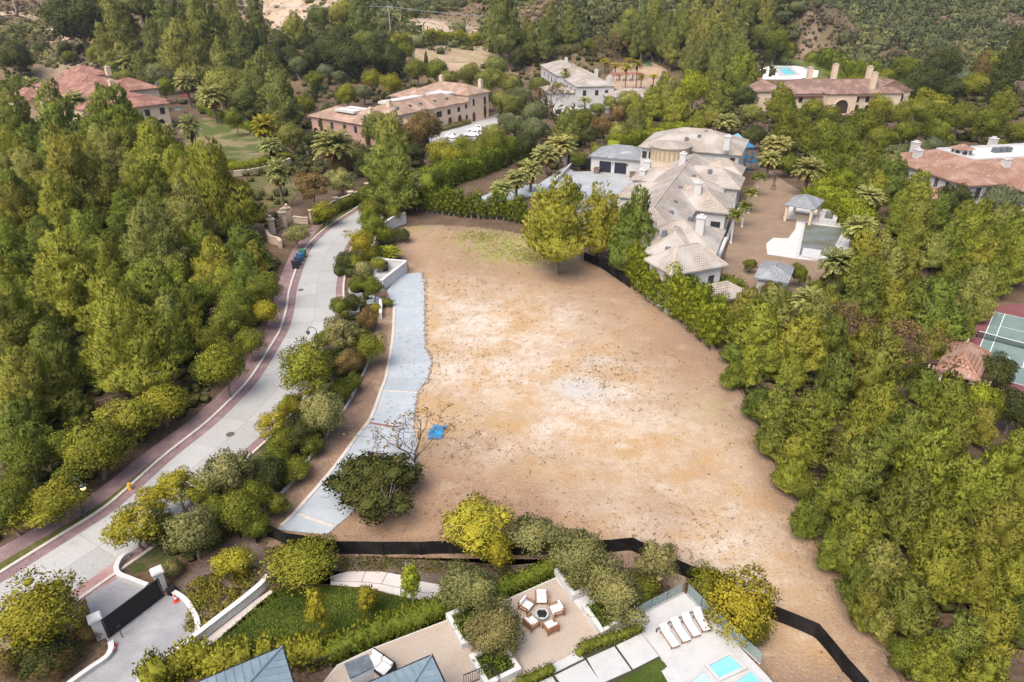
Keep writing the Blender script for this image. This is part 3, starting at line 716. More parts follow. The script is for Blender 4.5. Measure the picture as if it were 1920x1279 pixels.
# street: concrete panels, brick bands, kerbs, brick footpath, grass verge
CONC = mat('street_concrete', (0.355, 0.347, 0.335), 0.9, 0.2, noise=[(0.35, (0.335, 0.325, 0.31), 0.35, 0.65, 4), (5, (0.42, 0.41, 0.395), 0.5, 0.75, 5), (1.1, (0.28, 0.27, 0.26), 0.58, 0.8, 4)], objvar=0.09, bump=(30, 0.15, 0.01))
JOINT = mat('street_joint', (0.24, 0.23, 0.22), 0.95, 0.1)
KERB = mat('kerb_concrete', (0.52, 0.47, 0.42), 0.9, 0.2, noise=[(2, (0.42, 0.37, 0.33), 0.4, 0.7, 3)])
BRICK = brick_mat('street_brick', (0.235, 0.145, 0.145), (0.19, 0.12, 0.128), (0.20, 0.15, 0.14), 0.22, 0.11, 0.012, 0.9, 0.006, blotch=[(0.8, (0.30, 0.20, 0.20), 0.45, 0.75)])
BRICKP = brick_mat('apron_brick', (0.36, 0.20, 0.185), (0.30, 0.17, 0.165), (0.25, 0.17, 0.16), 0.22, 0.11, 0.012, 0.9, 0.006, blotch=[(0.8, (0.40, 0.26, 0.25), 0.45, 0.75)])
GRASS = mat('verge_grass', (0.085, 0.095, 0.025), 0.95, 0.1, noise=[(0.8, (0.15, 0.125, 0.05), 0.45, 0.65, 5), (12, (0.05, 0.06, 0.015), 0.5, 0.7, 3)], bump=(18, 0.8, 0.05))
LEFT_PX = [(860, 318), (800, 328), (745, 350), (705, 371), (672, 395), (645, 412), (620, 430), (595, 453), (580, 475), (567, 510), (557, 545), (552, 582), (541, 620), (527, 645), (505, 683), (480, 720), (440, 762), (400, 800), (325, 860), (270, 910), (212, 960), (125, 1016), (0, 1095), (-150, 1190)]
W = 5.5
LE = resample(spline(GP(LEFT_PX), 8), 1.1)
def off(d): return offset(LE, d)       # + is to the right-hand side when driving away (line runs towards the camera)
RIGHT = 1
t0 = off(1.0)
if t0[60][0] < LE[60][0]: RIGHT = -1
def O(d): return offset(LE, d * RIGHT)
road = strip(O(-0.05), O(W + 0.05), 0.02).build('road', JOINT); road['kind'] = 'structure'
mid = W * 0.5
for k in range(0, len(LE) - 1, 4):
    e = min(k + 4, len(LE) - 1)
    for a, b in ((0.0, mid - 0.015), (mid + 0.015, W)):
        A = O(a)[k:e + 1]; B = O(b)[k:e + 1]
        def cut(P):
            P = list(P); d = math.dist(P[0][:2], P[1][:2]); f = 0.018 / d
            P[0] = tuple(P[0][j] + (P[1][j] - P[0][j]) * f for j in range(3)); P[-1] = tuple(P[-1][j] + (P[-2][j] - P[-1][j]) * f for j in range(3)); return P
        strip(cut(A), cut(B), 0.02, 0.036).build('concrete_panel', CONC, road, True)
for a, b, nm, m, z0, z1 in ((-0.95, -0.06, 'brick_band', BRICK, 0.026, None), (W + 0.06, W + 0.95, 'brick_band', BRICK, 0.026, None)):
    strip(O(a), O(b), z0, z1).build(nm, m).__setitem__('kind', 'structure')
for a, b in ((-1.25, -0.95), (W + 0.95, W + 1.22)):
    strip(O(a), O(b), -0.02, 0.14).build('kerb', KERB)['kind'] = 'structure'
def idx_near(px, py):
    p = G(px, py); return min(range(len(LE)), key=lambda i: (LE[i][0] - p[0]) ** 2 + (LE[i][1] - p[1]) ** 2)
i_gate = idx_near(572, 500); i_verge = idx_near(382, 812)
# footpath: next to the kerb up the hill, set back behind a verge towards the camera
def var_off(f): 
    out = []
    for i in range(len(LE)): out.append(O(f(i))[i])
    return out
def sw_in(i): return -1.25 - 1.0 * sstep(i_verge - 4, i_verge + 22, i) - 1.3 * (1 - sstep(i_gate - 22, i_gate - 8, i))
ins = var_off(sw_in); outs = var_off(lambda i: sw_in(i) - 1.75)
strip(ins, outs, 0.05).build('footpath', BRICK)['kind'] = 'structure'
ka = O(-1.25)
strip(ka[i_verge - 6:], ins[i_verge - 6:], 0.06).build('grass_verge', GRASS)['kind'] = 'structure'
strip(ka[:i_gate - 6], ins[:i_gate - 6], 0.06).build('grass_verge', GRASS)['kind'] = 'structure'

# manhole covers
for k, (px, py, lb) in enumerate(((432, 815, 'dark round manhole cover in the lower curve of the street'), (564, 544, 'dark round manhole cover in street near the wheelie bins'), (647, 434, 'dark round manhole cover far up the street by estate gate'))):
    p = G(px, py); o = MB().lathe([(0.42, 0.0), (0.42, 0.014), (0.30, 0.014), (0.30, 0.018), (0.12, 0.018)], 16, (0, 0, 0)).build('manhole_cover', mat('cast_iron', (0.10, 0.085, 0.075), 0.7, 0.4)); o.location = (p[0], p[1], 0.037)
    tag(o, lb, 'manhole cover', 'manhole covers in the street')

# long grey drive beside the lot
DRV = mat('drive_concrete', (0.36, 0.385, 0.405), 0.85, 0.25, noise=[(0.3, (0.31, 0.345, 0.37), 0.35, 0.62, 5), (1.6, (0.41, 0.43, 0.445), 0.5, 0.78, 6), (14, (0.32, 0.345, 0.36), 0.55, 0.75, 2)], objvar=0.06, bump=(25, 0.15, 0.01))
stn = [((752, 515), (791, 512)), ((726, 545), (795, 536)), ((737, 577), (796, 575)), ((735, 625), (796, 622)), ((731, 657), (797, 652)), ((726, 684), (809, 680)), ((721, 710), (803, 708)), ((713, 731), (783, 736)), ((704, 757), (779, 760)),
       ((691, 788), (776, 800)), ((668, 818), (783, 838)), ((632, 867), (781, 878)), ((600, 906), (725, 925)), ((562, 949), (668, 958)), ((553, 960), (634, 985)), ((517, 994), (614, 1004))]
drive = sheet('driveway', ccw([(p[0], p[1], 0.055) for p in GP([a for a, b in stn] + [b for a, b in stn[::-1]])]), JOINT); drive['kind'] = 'structure'
for (a, b), (c, d) in zip(stn, stn[1:]):
    q = ccw([G(*a), G(*c), G(*d), G(*b)]); cx = sum(p[0] for p in q) / 4; cy = sum(p[1] for p in q) / 4
    q = [(cx + (p[0] - cx) * 0.993, cy + (p[1] - cy) * 0.993, 0.08) for p in q]
    MB().prism(q, 0.056, 0.08).build('concrete_slab', DRV, drive, True)
dl = resample(spline(GP([a for a, b in stn[2:]]), 6), 0.8)
strip(offset(dl, -0.02), offset(dl, 0.32), 0.0, 0.15).build('kerb', KERB)['kind'] = 'structure' if offset(dl, 1)[5][0] < dl[5][0] else 'structure'
RED = mat('drive_red_brick', (0.22, 0.085, 0.07), 0.9, 0.2, noise=[(3, (0.30, 0.15, 0.13), 0.4, 0.7, 3)])
for a, b, m in (((692, 794), (742, 802), RED), ((713, 733), (781, 737), KERB), ((558, 965), (624, 988), KERB)):
    A, B = G(*a), G(*b); wall_line('drive_band', [A, B], 0.006, 0.3, m, z=0.081)['kind'] = 'structure'

# planting strip between street and drive: mulch
MULCH = mat('mulch', (0.20, 0.13, 0.095), 0.97, 0.1, noise=[(0.6, (0.29, 0.20, 0.145), 0.4, 0.62, 6), (7, (0.11, 0.07, 0.05), 0.5, 0.7, 4)], bump=(9, 0.8, 0.06))
setting('mulch_bed', [(p[0], p[1], 0.015) for p in GP([(690, 690), (650, 765), (600, 835), (547, 908), (490, 962), (470, 985), (515, 992), (562, 946), (600, 903), (632, 864), (668, 815), (691, 785), (713, 729), (724, 684), (733, 640), (735, 580), (712, 580), (700, 640)])], MULCH)
setting('street_bed', [(p[0], p[1], 0.012) for p in GP([(690, 690), (650, 765), (600, 835), (547, 908), (490, 962), (400, 1035), (250, 1075), (232, 1052), (460, 858), (545, 768), (600, 690), (625, 590), (700, 560)])], mat('bed_grass', (0.06, 0.075, 0.022), 0.97, 0.1, noise=[(0.7, (0.14, 0.10, 0.06), 0.45, 0.62, 5), (9, (0.035, 0.045, 0.012), 0.5, 0.7, 3)], bump=(9, 0.8, 0.06)))
# ------------------------------------------------------------------ near property: gate court, garden, patio, pool deck
WHITE = mat('white_stucco', (0.53, 0.515, 0.50), 0.85, 0.25, noise=[(0.9, (0.45, 0.435, 0.42), 0.45, 0.72, 5), (6, (0.56, 0.545, 0.525), 0.5, 0.7, 3)])
WHITEC = mat('white_paving', (0.45, 0.44, 0.43), 0.7, 0.3, noise=[(1.3, (0.39, 0.38, 0.37), 0.4, 0.7, 5), (12, (0.48, 0.47, 0.46), 0.5, 0.7, 3)], objvar=0.03)
BLACK = mat('black_metal', (0.012, 0.012, 0.013), 0.6, 0.3)
SCREEN = mat('black_screen_mesh', (0.012, 0.0115, 0.012), 0.95, 0.08, noise=[(0.7, (0.035, 0.031, 0.028), 0.45, 0.75, 6)])
TEAK = mat('teak', (0.27, 0.115, 0.055), 0.6, 0.3, noise=[(5, (0.20, 0.08, 0.035), 0.45, 0.7, 3)])
CUSH = mat('white_cushion', (0.66, 0.65, 0.64), 0.95, 0.1, bump=(14, 0.3, 0.02))
PAVER = brick_mat('court_paver', (0.30, 0.295, 0.305), (0.265, 0.26, 0.27), (0.22, 0.215, 0.22), 0.28, 0.14, 0.014, 0.85, 0.008, blotch=[(0.5, (0.34, 0.335, 0.345), 0.5, 0.72), (0.9, (0.24, 0.23, 0.25), 0.60, 0.75)])
GRAVEL = mat('gravel', (0.40, 0.325, 0.26), 0.95, 0.1, noise=[(0.5, (0.45, 0.375, 0.31), 0.4, 0.65, 4), (22, (0.26, 0.20, 0.155), 0.48, 0.62, 3), (35, (0.56, 0.49, 0.43), 0.55, 0.68, 2)], bump=(40, 0.7, 0.03))
LAWN = mat('lawn', (0.050, 0.075, 0.014), 0.95, 0.1, noise=[(0.7, (0.085, 0.105, 0.02), 0.42, 0.66, 6), (9, (0.025, 0.042, 0.008), 0.5, 0.7, 4), (0.35, (0.12, 0.10, 0.03), 0.6, 0.75, 5)], bump=(16, 0.9, 0.08))
PATHC = mat('path_concrete', (0.52, 0.47, 0.43), 0.9, 0.2, noise=[(1, (0.45, 0.40, 0.36), 0.4, 0.7, 4), (20, (0.57, 0.52, 0.48), 0.5, 0.7, 2)], objvar=0.05)
b1 = lambda pts: Z4(0, 959, pts)
b2 = lambda pts: Z4(480, 959, pts)
b3 = lambda pts: Z4(960, 959, pts)
zz = lambda pts, z: [(p[0], p[1], z) for p in pts]
setting('gate_court', zz(GP(b1([(895, 495), (1085, 575), (1230, 640), (1300, 628), (1392, 690), (1458, 790), (1484, 870), (1470, 985), (1280, 1140), (1120, 1279), (1000, 1420), (400, 1420), (560, 1279), (700, 1180), (800, 1110), (832, 1050), (815, 990), (770, 900), (690, 800), (640, 650)])), 0.035), PAVER)
setting('brick_apron', zz(GP(b1([(560, 590), (650, 530), (905, 352), (888, 420), (884, 470), (895, 495), (640, 650), (600, 700)])), 0.045), BRICKP)
def kerb_wall(name, px, h, th, label, z=0.0, m=None, cat='wall', group=None):
    pts = spline(GP(px, z), 6); c = pts[len(pts) // 2]
    root = empty(name, (c[0], c[1], z), 0, label, cat, group)
    wall_line('wall_body', pts, h, th, m or WHITE, root, z, capm=m or WHITE, caph=0.06, capo=0.03); return root
kerb_wall('planter_wall', b1([(975, 335), (925, 370), (892, 420), (884, 460), (905, 500), (1000, 540), (1115, 585)]), 0.45, 0.3, 'white curved planter wall between brick apron and street trees')
kerb_wall('court_kerb', b1([(1305, 622), (1395, 682), (1462, 785), (1490, 870), (1478, 985)]), 0.3, 0.28, 'white curved kerb round the far side of gate court')
kerb_wall('court_kerb', b1([(838, 1000), (842, 1050), (805, 1112), (700, 1185), (560, 1285), (440, 1380)]), 0.3, 0.28, 'white curved kerb below the red cone, planting side of court')
kerb_wall('garden_wall', b1([(1060, 1340), (1130, 1275), (1290, 1140), (1480, 985), (1918, 640)]) + [(505, 1092)], 0.75, 0.34, 'long white diagonal garden wall between gate court and lawn')
setting('side_path', zz(GP(b1([(1130, 1310), (1480, 1010), (1918, 665), (2030, 590), (2090, 640), (1918, 760), (1700, 930), (1560, 1010), (1300, 1200), (1200, 1310)])), 0.03), PATHC)
for px, lb in (((305, 1104), 'white square gate pillar beside the planter wall'), ((191, 1193), 'white square gate pillar next to the big yellow tree')):
    p = G(*px); r = empty('gate_pillar', (p[0], p[1], 0), math.radians(38), lb, 'gate pillar', 'gate pillars')
    MB().box(-0.32, 0.32, -0.32, 0.32, 0, 1.75).build('shaft', WHITE, r, bevel=0.02); MB().box(-0.42, 0.42, -0.42, 0.42, 1.752, 1.9).box(-0.36, 0.36, -0.36, 0.36, 1.902, 1.97).build('cap', WHITE, r, bevel=0.02)
gl, gr_ = G(205, 1197), G(307, 1119)
ga = math.atan2(gr_[1] - gl[1], gr_[0] - gl[0]); gw = math.dist(gl[:2], gr_[:2])
r = empty('driveway_gate', (gl[0], gl[1], 0.05), ga, 'solid black sliding driveway gate across the grey paver court', 'gate')
MB().box(0.05, gw - 0.05, -0.03, 0.03, 0.12, 1.72).build('leaf_panel', BLACK, r)
fr = MB().box(0, gw, -0.05, 0.05, 1.72, 1.80).box(0, gw, -0.05, 0.05, 0.04, 0.12)
fr.box(-0.06, 0.0, -0.05, 0.05, 0.02, 1.8).box(gw, gw + 0.06, -0.05, 0.05, 0.02, 1.8); fr.build('frame', BLACK, r)
MB().box(-0.2, gw + 0.2, -0.16, -0.08, -0.02, 0.02).build('track', mat('steel', (0.4, 0.4, 0.4), 0.4, 0.5, metal=0.6), r)
MB().box(gw + 0.25, gw + 0.85, -0.5, -0.05, 0, 0.55).build('gate_motor', BLACK, r, bevel=0.03)
MB().tube([(0.5, -0.75, 0), (0.5, -0.75, 0.9)], 0.03, 6).box(0.4, 0.6, -0.85, -0.68, 0.9, 1.15).build('keypad_post', BLACK, r)
# traffic cones
CONE = mat('cone_orange', (0.55, 0.06, 0.03), 0.5, 0.4); CONEW = mat('cone_white', (0.75, 0.7, 0.68), 0.5, 0.4)
for px, tilt, lb in (((331, 1128), 0.0, 'orange and white traffic cone beside the black gate motor'), ((214, 1214), 1.1, 'red traffic cone knocked over by the near gate pillar')):
    p = G(*px); r = empty('traffic_cone', (p[0], p[1], 0.05), 0.4, lb, 'traffic cone', 'traffic cones'); r.rotation_euler = (tilt, 0, 0.6)
    MB().box(-0.2, 0.2, -0.2, 0.2, 0, 0.04).build('base', CONE, r); MB().lathe([(0.15, 0.04), (0.10, 0.28)], 12).build('body', CONE, r); MB().lathe([(0.065, 0.45), (0.035, 0.62)], 12).build('tip', CONE, r)
    MB().lathe([(0.10, 0.28), (0.065, 0.45)], 12).build('stripe', CONEW, r)
# garden below the terrace
setting('garden_lawn', zz(GP([(395, 1211), (480, 1137), (520, 1104), (640, 1099), (672, 1104), (750, 1119), (802, 1129), (838, 1137), (760, 1182), (630, 1226), (600, 1245), (500, 1240), (400, 1250)]), 0.03), LAWN)
setting('groundcover_bed', zz(GP([(640, 1045), (800, 1050), (960, 1060), (1080, 1050), (1040, 1075), (960, 1108), (850, 1108), (800, 1092), (745, 1075), (640, 1072), (520, 1060), (480, 1010), (440, 1005), (395, 1040), (330, 1100), (360, 1150), (380, 1180), (400, 1195), (505, 1090), (560, 1075)]), 0.022), mat('bed_soil', (0.13, 0.095, 0.08), 0.97, 0.1, noise=[(0.5, (0.20, 0.15, 0.12), 0.4, 0.65, 5), (7, (0.08, 0.055, 0.05), 0.45, 0.65, 4)], bump=(9, 0.8, 0.06)))
path = setting('garden_path', zz(GP(b2([(560, 490), (690, 455), (930, 455), (1080, 480), (1250, 530), (1440, 565), (1400, 645), (1290, 682), (1080, 640), (860, 582), (740, 570), (560, 555)])), 0.04), JOINT)
for q in ([(560, 490), (690, 455), (820, 455), (790, 530), (600, 525)], [(826, 455), (930, 455), (985, 463), (940, 545), (796, 531)], [(991, 464), (1080, 480), (1115, 490), (1090, 575), (946, 547)], [(1121, 492), (1250, 530), (1440, 565), (1420, 605), (1270, 615), (1096, 577)],
          [(560, 530), (790, 536), (860, 582), (740, 570), (560, 556)], [(800, 538), (940, 552), (1085, 580), (1080, 638), (866, 582)], [(1093, 584), (1270, 622), (1415, 610), (1400, 643), (1290, 680), (1086, 640)]):
    MB().prism(ccw(GP(b2(q))), 0.041, 0.07).build('path_slab', PATHC, path, True)

# terrace
TZ = 1.0
T = lambda pts: GP(pts, TZ)
setting('terrace_base', zz(T([(540, 1360), (632, 1246), (700, 1214), (837, 1162), (940, 1127), (1042, 1082), (1105, 1052), (1150, 1098), (1189, 1157), (1282, 1110), (1372, 1197), (1440, 1268), (1480, 1320), (1490, 1360)]), TZ - 0.02), WHITE, thick=1.1)
setting('gravel_patio', zz(T([(540, 1355), (634, 1248), (701, 1216), (838, 1164), (940, 1129), (1041, 1085), (1090, 1146), (1128, 1202), (1092, 1224), (1031, 1250), (985, 1279), (960, 1355)]), TZ + 0.004), GRAVEL)
setting('paver_gap_soil', zz(T([(985, 1290), (1030, 1246), (1095, 1220), (1200, 1184), (1240, 1236), (1130, 1300), (980, 1355)]), TZ + 0.008), mat('gap_turf', (0.05, 0.05, 0.03), 0.95, 0.1))
pav = setting('stepping_paving', zz(T([(1033, 1250), (1084, 1224), (1080, 1232)]), TZ + 0.009), WHITEC)
for q in ([(287, 1157), (498, 1052), (538, 1107), (314, 1218)], [(322, 1234), (550, 1121), (680, 1310), (400, 1420), (390, 1330)], [(562, 1108), (766, 1018), (895, 1195), (668, 1296)], [(782, 1010), (968, 920), (1100, 1090), (908, 1188)], [(150, 1310), (300, 1242), (395, 1390), (200, 1500)]):
    MB().prism(ccw(T(b3(q))), TZ + 0.01, TZ + 0.08).build('paving_slab', WHITEC, pav, True, bevel=0.01)
setting('pool_lawn', zz(T([(1120, 1300), (1235, 1234), (1252, 1249), (1241, 1258), (1262, 1300), (1270, 1355), (1080, 1355)]), TZ + 0.03), LAWN)
deck = setting('pool_deck', zz(T(b3([(918, 812), (1290, 617), (1618, 944), (1640, 965), (1188, 1196), (1160, 1160), (985, 915)])), TZ + 0.06), WHITEC, thick=0.05)
surr = setting('pool_surround', zz(T(b3([(1120, 1200), (1642, 968), (1920, 1245), (2080, 1420), (1250, 1420)])), TZ + 0.05), WHITEC, thick=0.04)
AQUA = mat('pool_tile', (0.16, 0.56, 0.62), 0.4, 0.4, noise=[(1.5, (0.24, 0.66, 0.70), 0.4, 0.65, 3)])
WATER = glass_mat('pool_water', (0.35, 0.75, 0.80), 0.22, 0.04)
def basin(name, label, px, h, cw, z, floor=AQUA, water=WATER, seat=None):
    P = ccw(GP(px, z)); c = [sum(p[j] for p in P) / len(P) for j in range(3)]
    r = empty(name, (c[0], c[1], z), 0, label, 'pool')
    def ins(d):
        n = len(P); out = []
        for i in range(n):
            a, b, e = P[i - 1], P[i], P[(i + 1) % n]
            u = Vector((b[0] - a[0], b[1] - a[1])).normalized(); v = Vector((e[0] - b[0], e[1] - b[1])).normalized()
            n1 = Vector((-u.y, u.x)); k = (n1 + Vector((-v.y, v.x))); k = k / max(k.dot(n1), 0.2) ; out.append((b[0] + k.x * d, b[1] + k.y * d))
        return out
    I = ins(cw); b = MB(); n = len(P)
    for i in range(n):
        j = (i + 1) % n; A, B, C, D = P[i], P[j], I[j], I[i]
        b.quad((*A[:2], z + h), (*B[:2], z + h), (*C, z + h), (*D, z + h)); b.quad((*A[:2], z - 0.3), (*B[:2], z - 0.3), (*B[:2], z + h), (*A[:2], z + h)); b.quad((*C, z - 0.3), (*D, z - 0.3), (*D, z + h), (*C, z + h))
    b.build('coping', WHITEC, r, True)
    MB().poly([(*p, z + 0.062) for p in I]).build('basin_floor', floor, r, True)
    MB().poly([(*p, z + h - 0.07) for p in I]).build('water', water, r, True)
    if seat: MB().prism(ccw(GP(seat, z)), z + 0.07, z + h * 0.45).build('bench', AQUA, r, True)
    return r
basin('spa_pool', 'small square turquoise spa pool set in white surround', b3([(1435, 1160), (1625, 1062), (1765, 1190), (1550, 1290)]), 0.2, 0.22, TZ, seat=b3([(1520, 1210), (1605, 1158), (1662, 1212), (1577, 1266)]))
basin('swimming_pool', 'turquoise swimming pool at the lower edge beside the spa', b3([(1580, 1330), (1790, 1190), (1960, 1360), (1760, 1500)]), 0.16, 0.15, TZ)
basin('sun_shelf_pool', 'pale shallow tanning ledge left of the spa', b3([(1290, 1300), (1430, 1190), (1540, 1300), (1500, 1400), (1300, 1420)]), 0.14, 0.16, TZ, floor=mat('pale_tile', (0.45, 0.66, 0.69), 0.5, 0.3))
GLASS = glass_mat('rail_glass', (0.30, 0.40, 0.40), 0.42)
def glass_rail(px, n, label, z=TZ, h=1.05):
    P = GP(px, z); r = empty('glass_balustrade', P[0], 0, label, 'glass railing')
    for a, b in zip(P, P[1:]):
        k = max(1, round(math.dist(a[:2], b[:2]) / n))
        for i in range(k):
            p = [a[j] + (b[j] - a[j]) * (i + 0.02) / k for j in range(3)]; q = [a[j] + (b[j] - a[j]) * (i + 0.98) / k for j in range(3)]
            strip(offset([p, q], 0.008), offset([p, q], -0.008), z + 0.05, z + h).build('glass_panel', GLASS, r, True)
        wall_line('base_rail', [a, b], 0.06, 0.08, WHITEC, r, z + 0.05)
    return r
glass_rail(b3([(918, 800), (1280, 612)]), 1.6, 'clear glass balustrade along upper edge of sun deck')
glass_rail(b3([(1310, 622), (1640, 945), (1860, 1150)]), 1.6, 'clear glass balustrade beside the yellow bushes and spa')
# planters
SOILP = mat('planter_soil', (0.06, 0.075, 0.025), 0.97, 0.1, noise=[(2.0, (0.14, 0.08, 0.06), 0.5, 0.62, 5), (10, (0.08, 0.12, 0.02), 0.5, 0.66, 4)], bump=(9, 0.9, 0.1))
def planter(px, label):
    P = ccw(T(px)); c = [sum(p[j] for p in P) / len(P) for j in range(2)]
    r = empty('planter_box', (c[0], c[1], TZ), 0, label, 'planter', 'white planters on the gravel patio')
    K = [(c[0] + (p[0] - c[0]) * (1 - 0.42 / math.dist(p[:2], c)), c[1] + (p[1] - c[1]) * (1 - 0.42 / math.dist(p[:2], c))) for p in P]; b = MB()
    for i in range(len(P)):
        j = (i + 1) % len(P); b.quad((*P[i][:2], TZ + .55), (*P[j][:2], TZ + .55), (*K[j], TZ + .55), (*K[i], TZ + .55)); b.quad((*P[i][:2], TZ), (*P[j][:2], TZ), (*P[j][:2], TZ + .55), (*P[i][:2], TZ + .55)); b.quad((*K[j], TZ + .3), (*K[i], TZ + .3), (*K[i], TZ + .55), (*K[j], TZ + .55))
    b.build('rim', WHITE, r, True)
    MB().poly([(*p, TZ + 0.4) for p in K]).build('soil', SOILP, r, True)
    lf = Leafy(int(c[0] * 10) + 999)
    for k in range(70):
        a = lf.rg.dirichlet([1] * len(P)); q = sum(a[i] * np.array(P[i][:2]) for i in range(len(P))); q = np.array(c) + (q - np.array(c)) * 0.85
        lf.leaves((q[0], q[1], TZ + 0.42), 0.26, 26, 0.2, 0.09, up=0.6, tint=lf.rg.uniform(0.3, 0.8), zmin=0)
    me = lf.mesh('planting'); me.materials.append(FOL); o = link('planting', me, None, r, True); o.color = (0.15, 0.2, 0.03, 1)
planter([(1039, 1077), (1102, 1052), (1140, 1098), (1073, 1127)], 'white planter box at the far corner behind the fire pit')
planter([(1090, 1145), (1160, 1112), (1187, 1161), (1127, 1197)], 'white planter box with gnarled olive trunk beside sun deck')
planter([(836, 1160), (905, 1132), (935, 1190), (866, 1219)], 'white planter box at the hedge side of gravel patio')
planter([(879, 1238), (945, 1212), (978, 1264), (912, 1297)], 'white planter box nearest the metal roof on gravel patio')

# fire pit and lounge chairs
fp = G(1016, 1158, TZ); r = empty('fire_pit', fp, 0, 'round grey concrete fire pit in the ring of chairs', 'fire pit')
MB().lathe([(0.34, 0), (0.46, 0.36), (0.46, 0.40), (0.36, 0.40), (0.36, 0.33)], 28).build('bowl', mat('pit_concrete', (0.42, 0.42, 0.41), 0.8, 0.2), r, smooth=False)
lv = MB()
for k in range(60):
    a = RNG.uniform(0, 6.28); d = 0.32 * math.sqrt(RNG.random()); s = RNG.uniform(0.03, 0.06); lv.box(-s, s, -s, s, 0, s * 1.5, RNG.uniform(0, 3), (d * math.cos(a), d * math.sin(a), 0.335))
lv.build('lava_rock', mat('lava', (0.02, 0.018, 0.018), 0.9, 0.2), r)['kind'] = 'stuff'
for px, lb in (((1015, 1127), 'white cushioned teak lounge chair farthest beyond the fire pit'), ((986, 1141), 'white cushioned teak lounge chair on far hedge side of fire pit'), ((1044, 1149), 'white cushioned teak lounge chair between fire pit and planters'),
               ((996, 1174), 'white cushioned teak lounge chair between fire pit and metal roof'), ((1032, 1181), 'white cushioned teak lounge chair nearest the stepping slabs')):
    p = G(*px, TZ); az = math.atan2(fp[1] - p[1], fp[0] - p[0]) - math.pi / 2       # local +y looks at the pit
    c = empty('lounge_chair', p, az, lb, 'lounge chair', 'lounge chairs round the fire pit')
    MB().box(-0.40, 0.40, -0.38, 0.40, 0.20, 0.26).build('seat_frame', TEAK, c)
    for sx in (-0.42, 0.42):
        for sy in (-0.36, 0.36): MB().box(sx - 0.035, sx + 0.035, sy - 0.035, sy + 0.035, 0, 0.55).build('leg', TEAK, c)
        MB().box(sx - 0.055, sx + 0.055, -0.40, 0.42, 0.55, 0.585).build('armrest', TEAK, c)
    MB().box(-0.40, 0.40, -0.42, -0.36, 0.25, 0.72).build('back_frame', TEAK, c)
    MB().box(-0.37, 0.37, -0.30, 0.42, 0.262, 0.42).build('seat_cushion', CUSH, c, bevel=0.05)
    k = MB(); n = len(k.v); k.box(-0.36, 0.36, -0.34, -0.18, 0.40, 0.82); o = k.build('back_cushion', CUSH, c, bevel=0.05)
# sun loungers on the deck
for hd, ft, lb in (((1241, 1175), (1268, 1213), 'white sun lounger on the deck, nearest the paving slabs'), ((1262, 1164), (1288, 1203), 'white sun lounger, second from the paving slabs'), ((1282, 1155), (1307, 1193), 'white sun lounger, third from the paving slabs'), ((1303, 1146), (1326, 1183), 'white sun lounger on deck, nearest the glass balustrade')):
    a, b = G(*hd, TZ + 0.3), G(*ft, TZ + 0.3); az = math.atan2(b[1] - a[1], b[0] - a[0]); L = math.dist(a[:2], b[:2])
    c = empty('sun_lounger', (a[0], a[1], TZ + 0.06), az, lb, 'sun lounger', 'sun loungers on the pool deck')
    MB().box(0.45, L, -0.30, -0.26, 0.22, 0.27).box(0.45, L, 0.26, 0.30, 0.22, 0.27).box(L - 0.04, L, -0.3, 0.3, 0.215, 0.265).build('frame', TEAK, c)
    for sx in (0.3, L - 0.12):
        for sy in (-0.28, 0.28): MB().box(sx - 0.03, sx + 0.03, sy - 0.03, sy + 0.03, 0, 0.215).build('leg', TEAK, c)
    MB().box(0.05, 0.12, -0.5, 0.34, 0.30, 0.34).box(0.05, 0.12, -0.5, -0.44, 0, 0.30).build('back_support', mat('dark_teak', (0.09, 0.06, 0.045), 0.6, 0.3), c)
    m = MB(); m.box(0.62, L - 0.01, -0.28, 0.28, 0.272, 0.36)
    m.build('mattress', CUSH, c, bevel=0.03)
    bk = MB(); ca, sa = math.cos(0.5), math.sin(0.5)
    pr = [(0.60, 0.275), (0.60, 0.365), (0.60 - 0.62 * ca, 0.365 + 0.62 * sa), (0.60 - 0.62 * ca - 0.03, 0.275 + 0.62 * sa)]
    for q in (-0.28, 0.28): bk.poly([(x, q, z) for x, z in (pr if q > 0 else pr[::-1])])
    for i in range(4): j = (i + 1) % 4; bk.quad((pr[i][0], -0.28, pr[i][1]), (pr[i][0], 0.28, pr[i][1]), (pr[j][0], 0.28, pr[j][1]), (pr[j][0], -0.28, pr[j][1]))
    bk.build('backrest', CUSH, c)

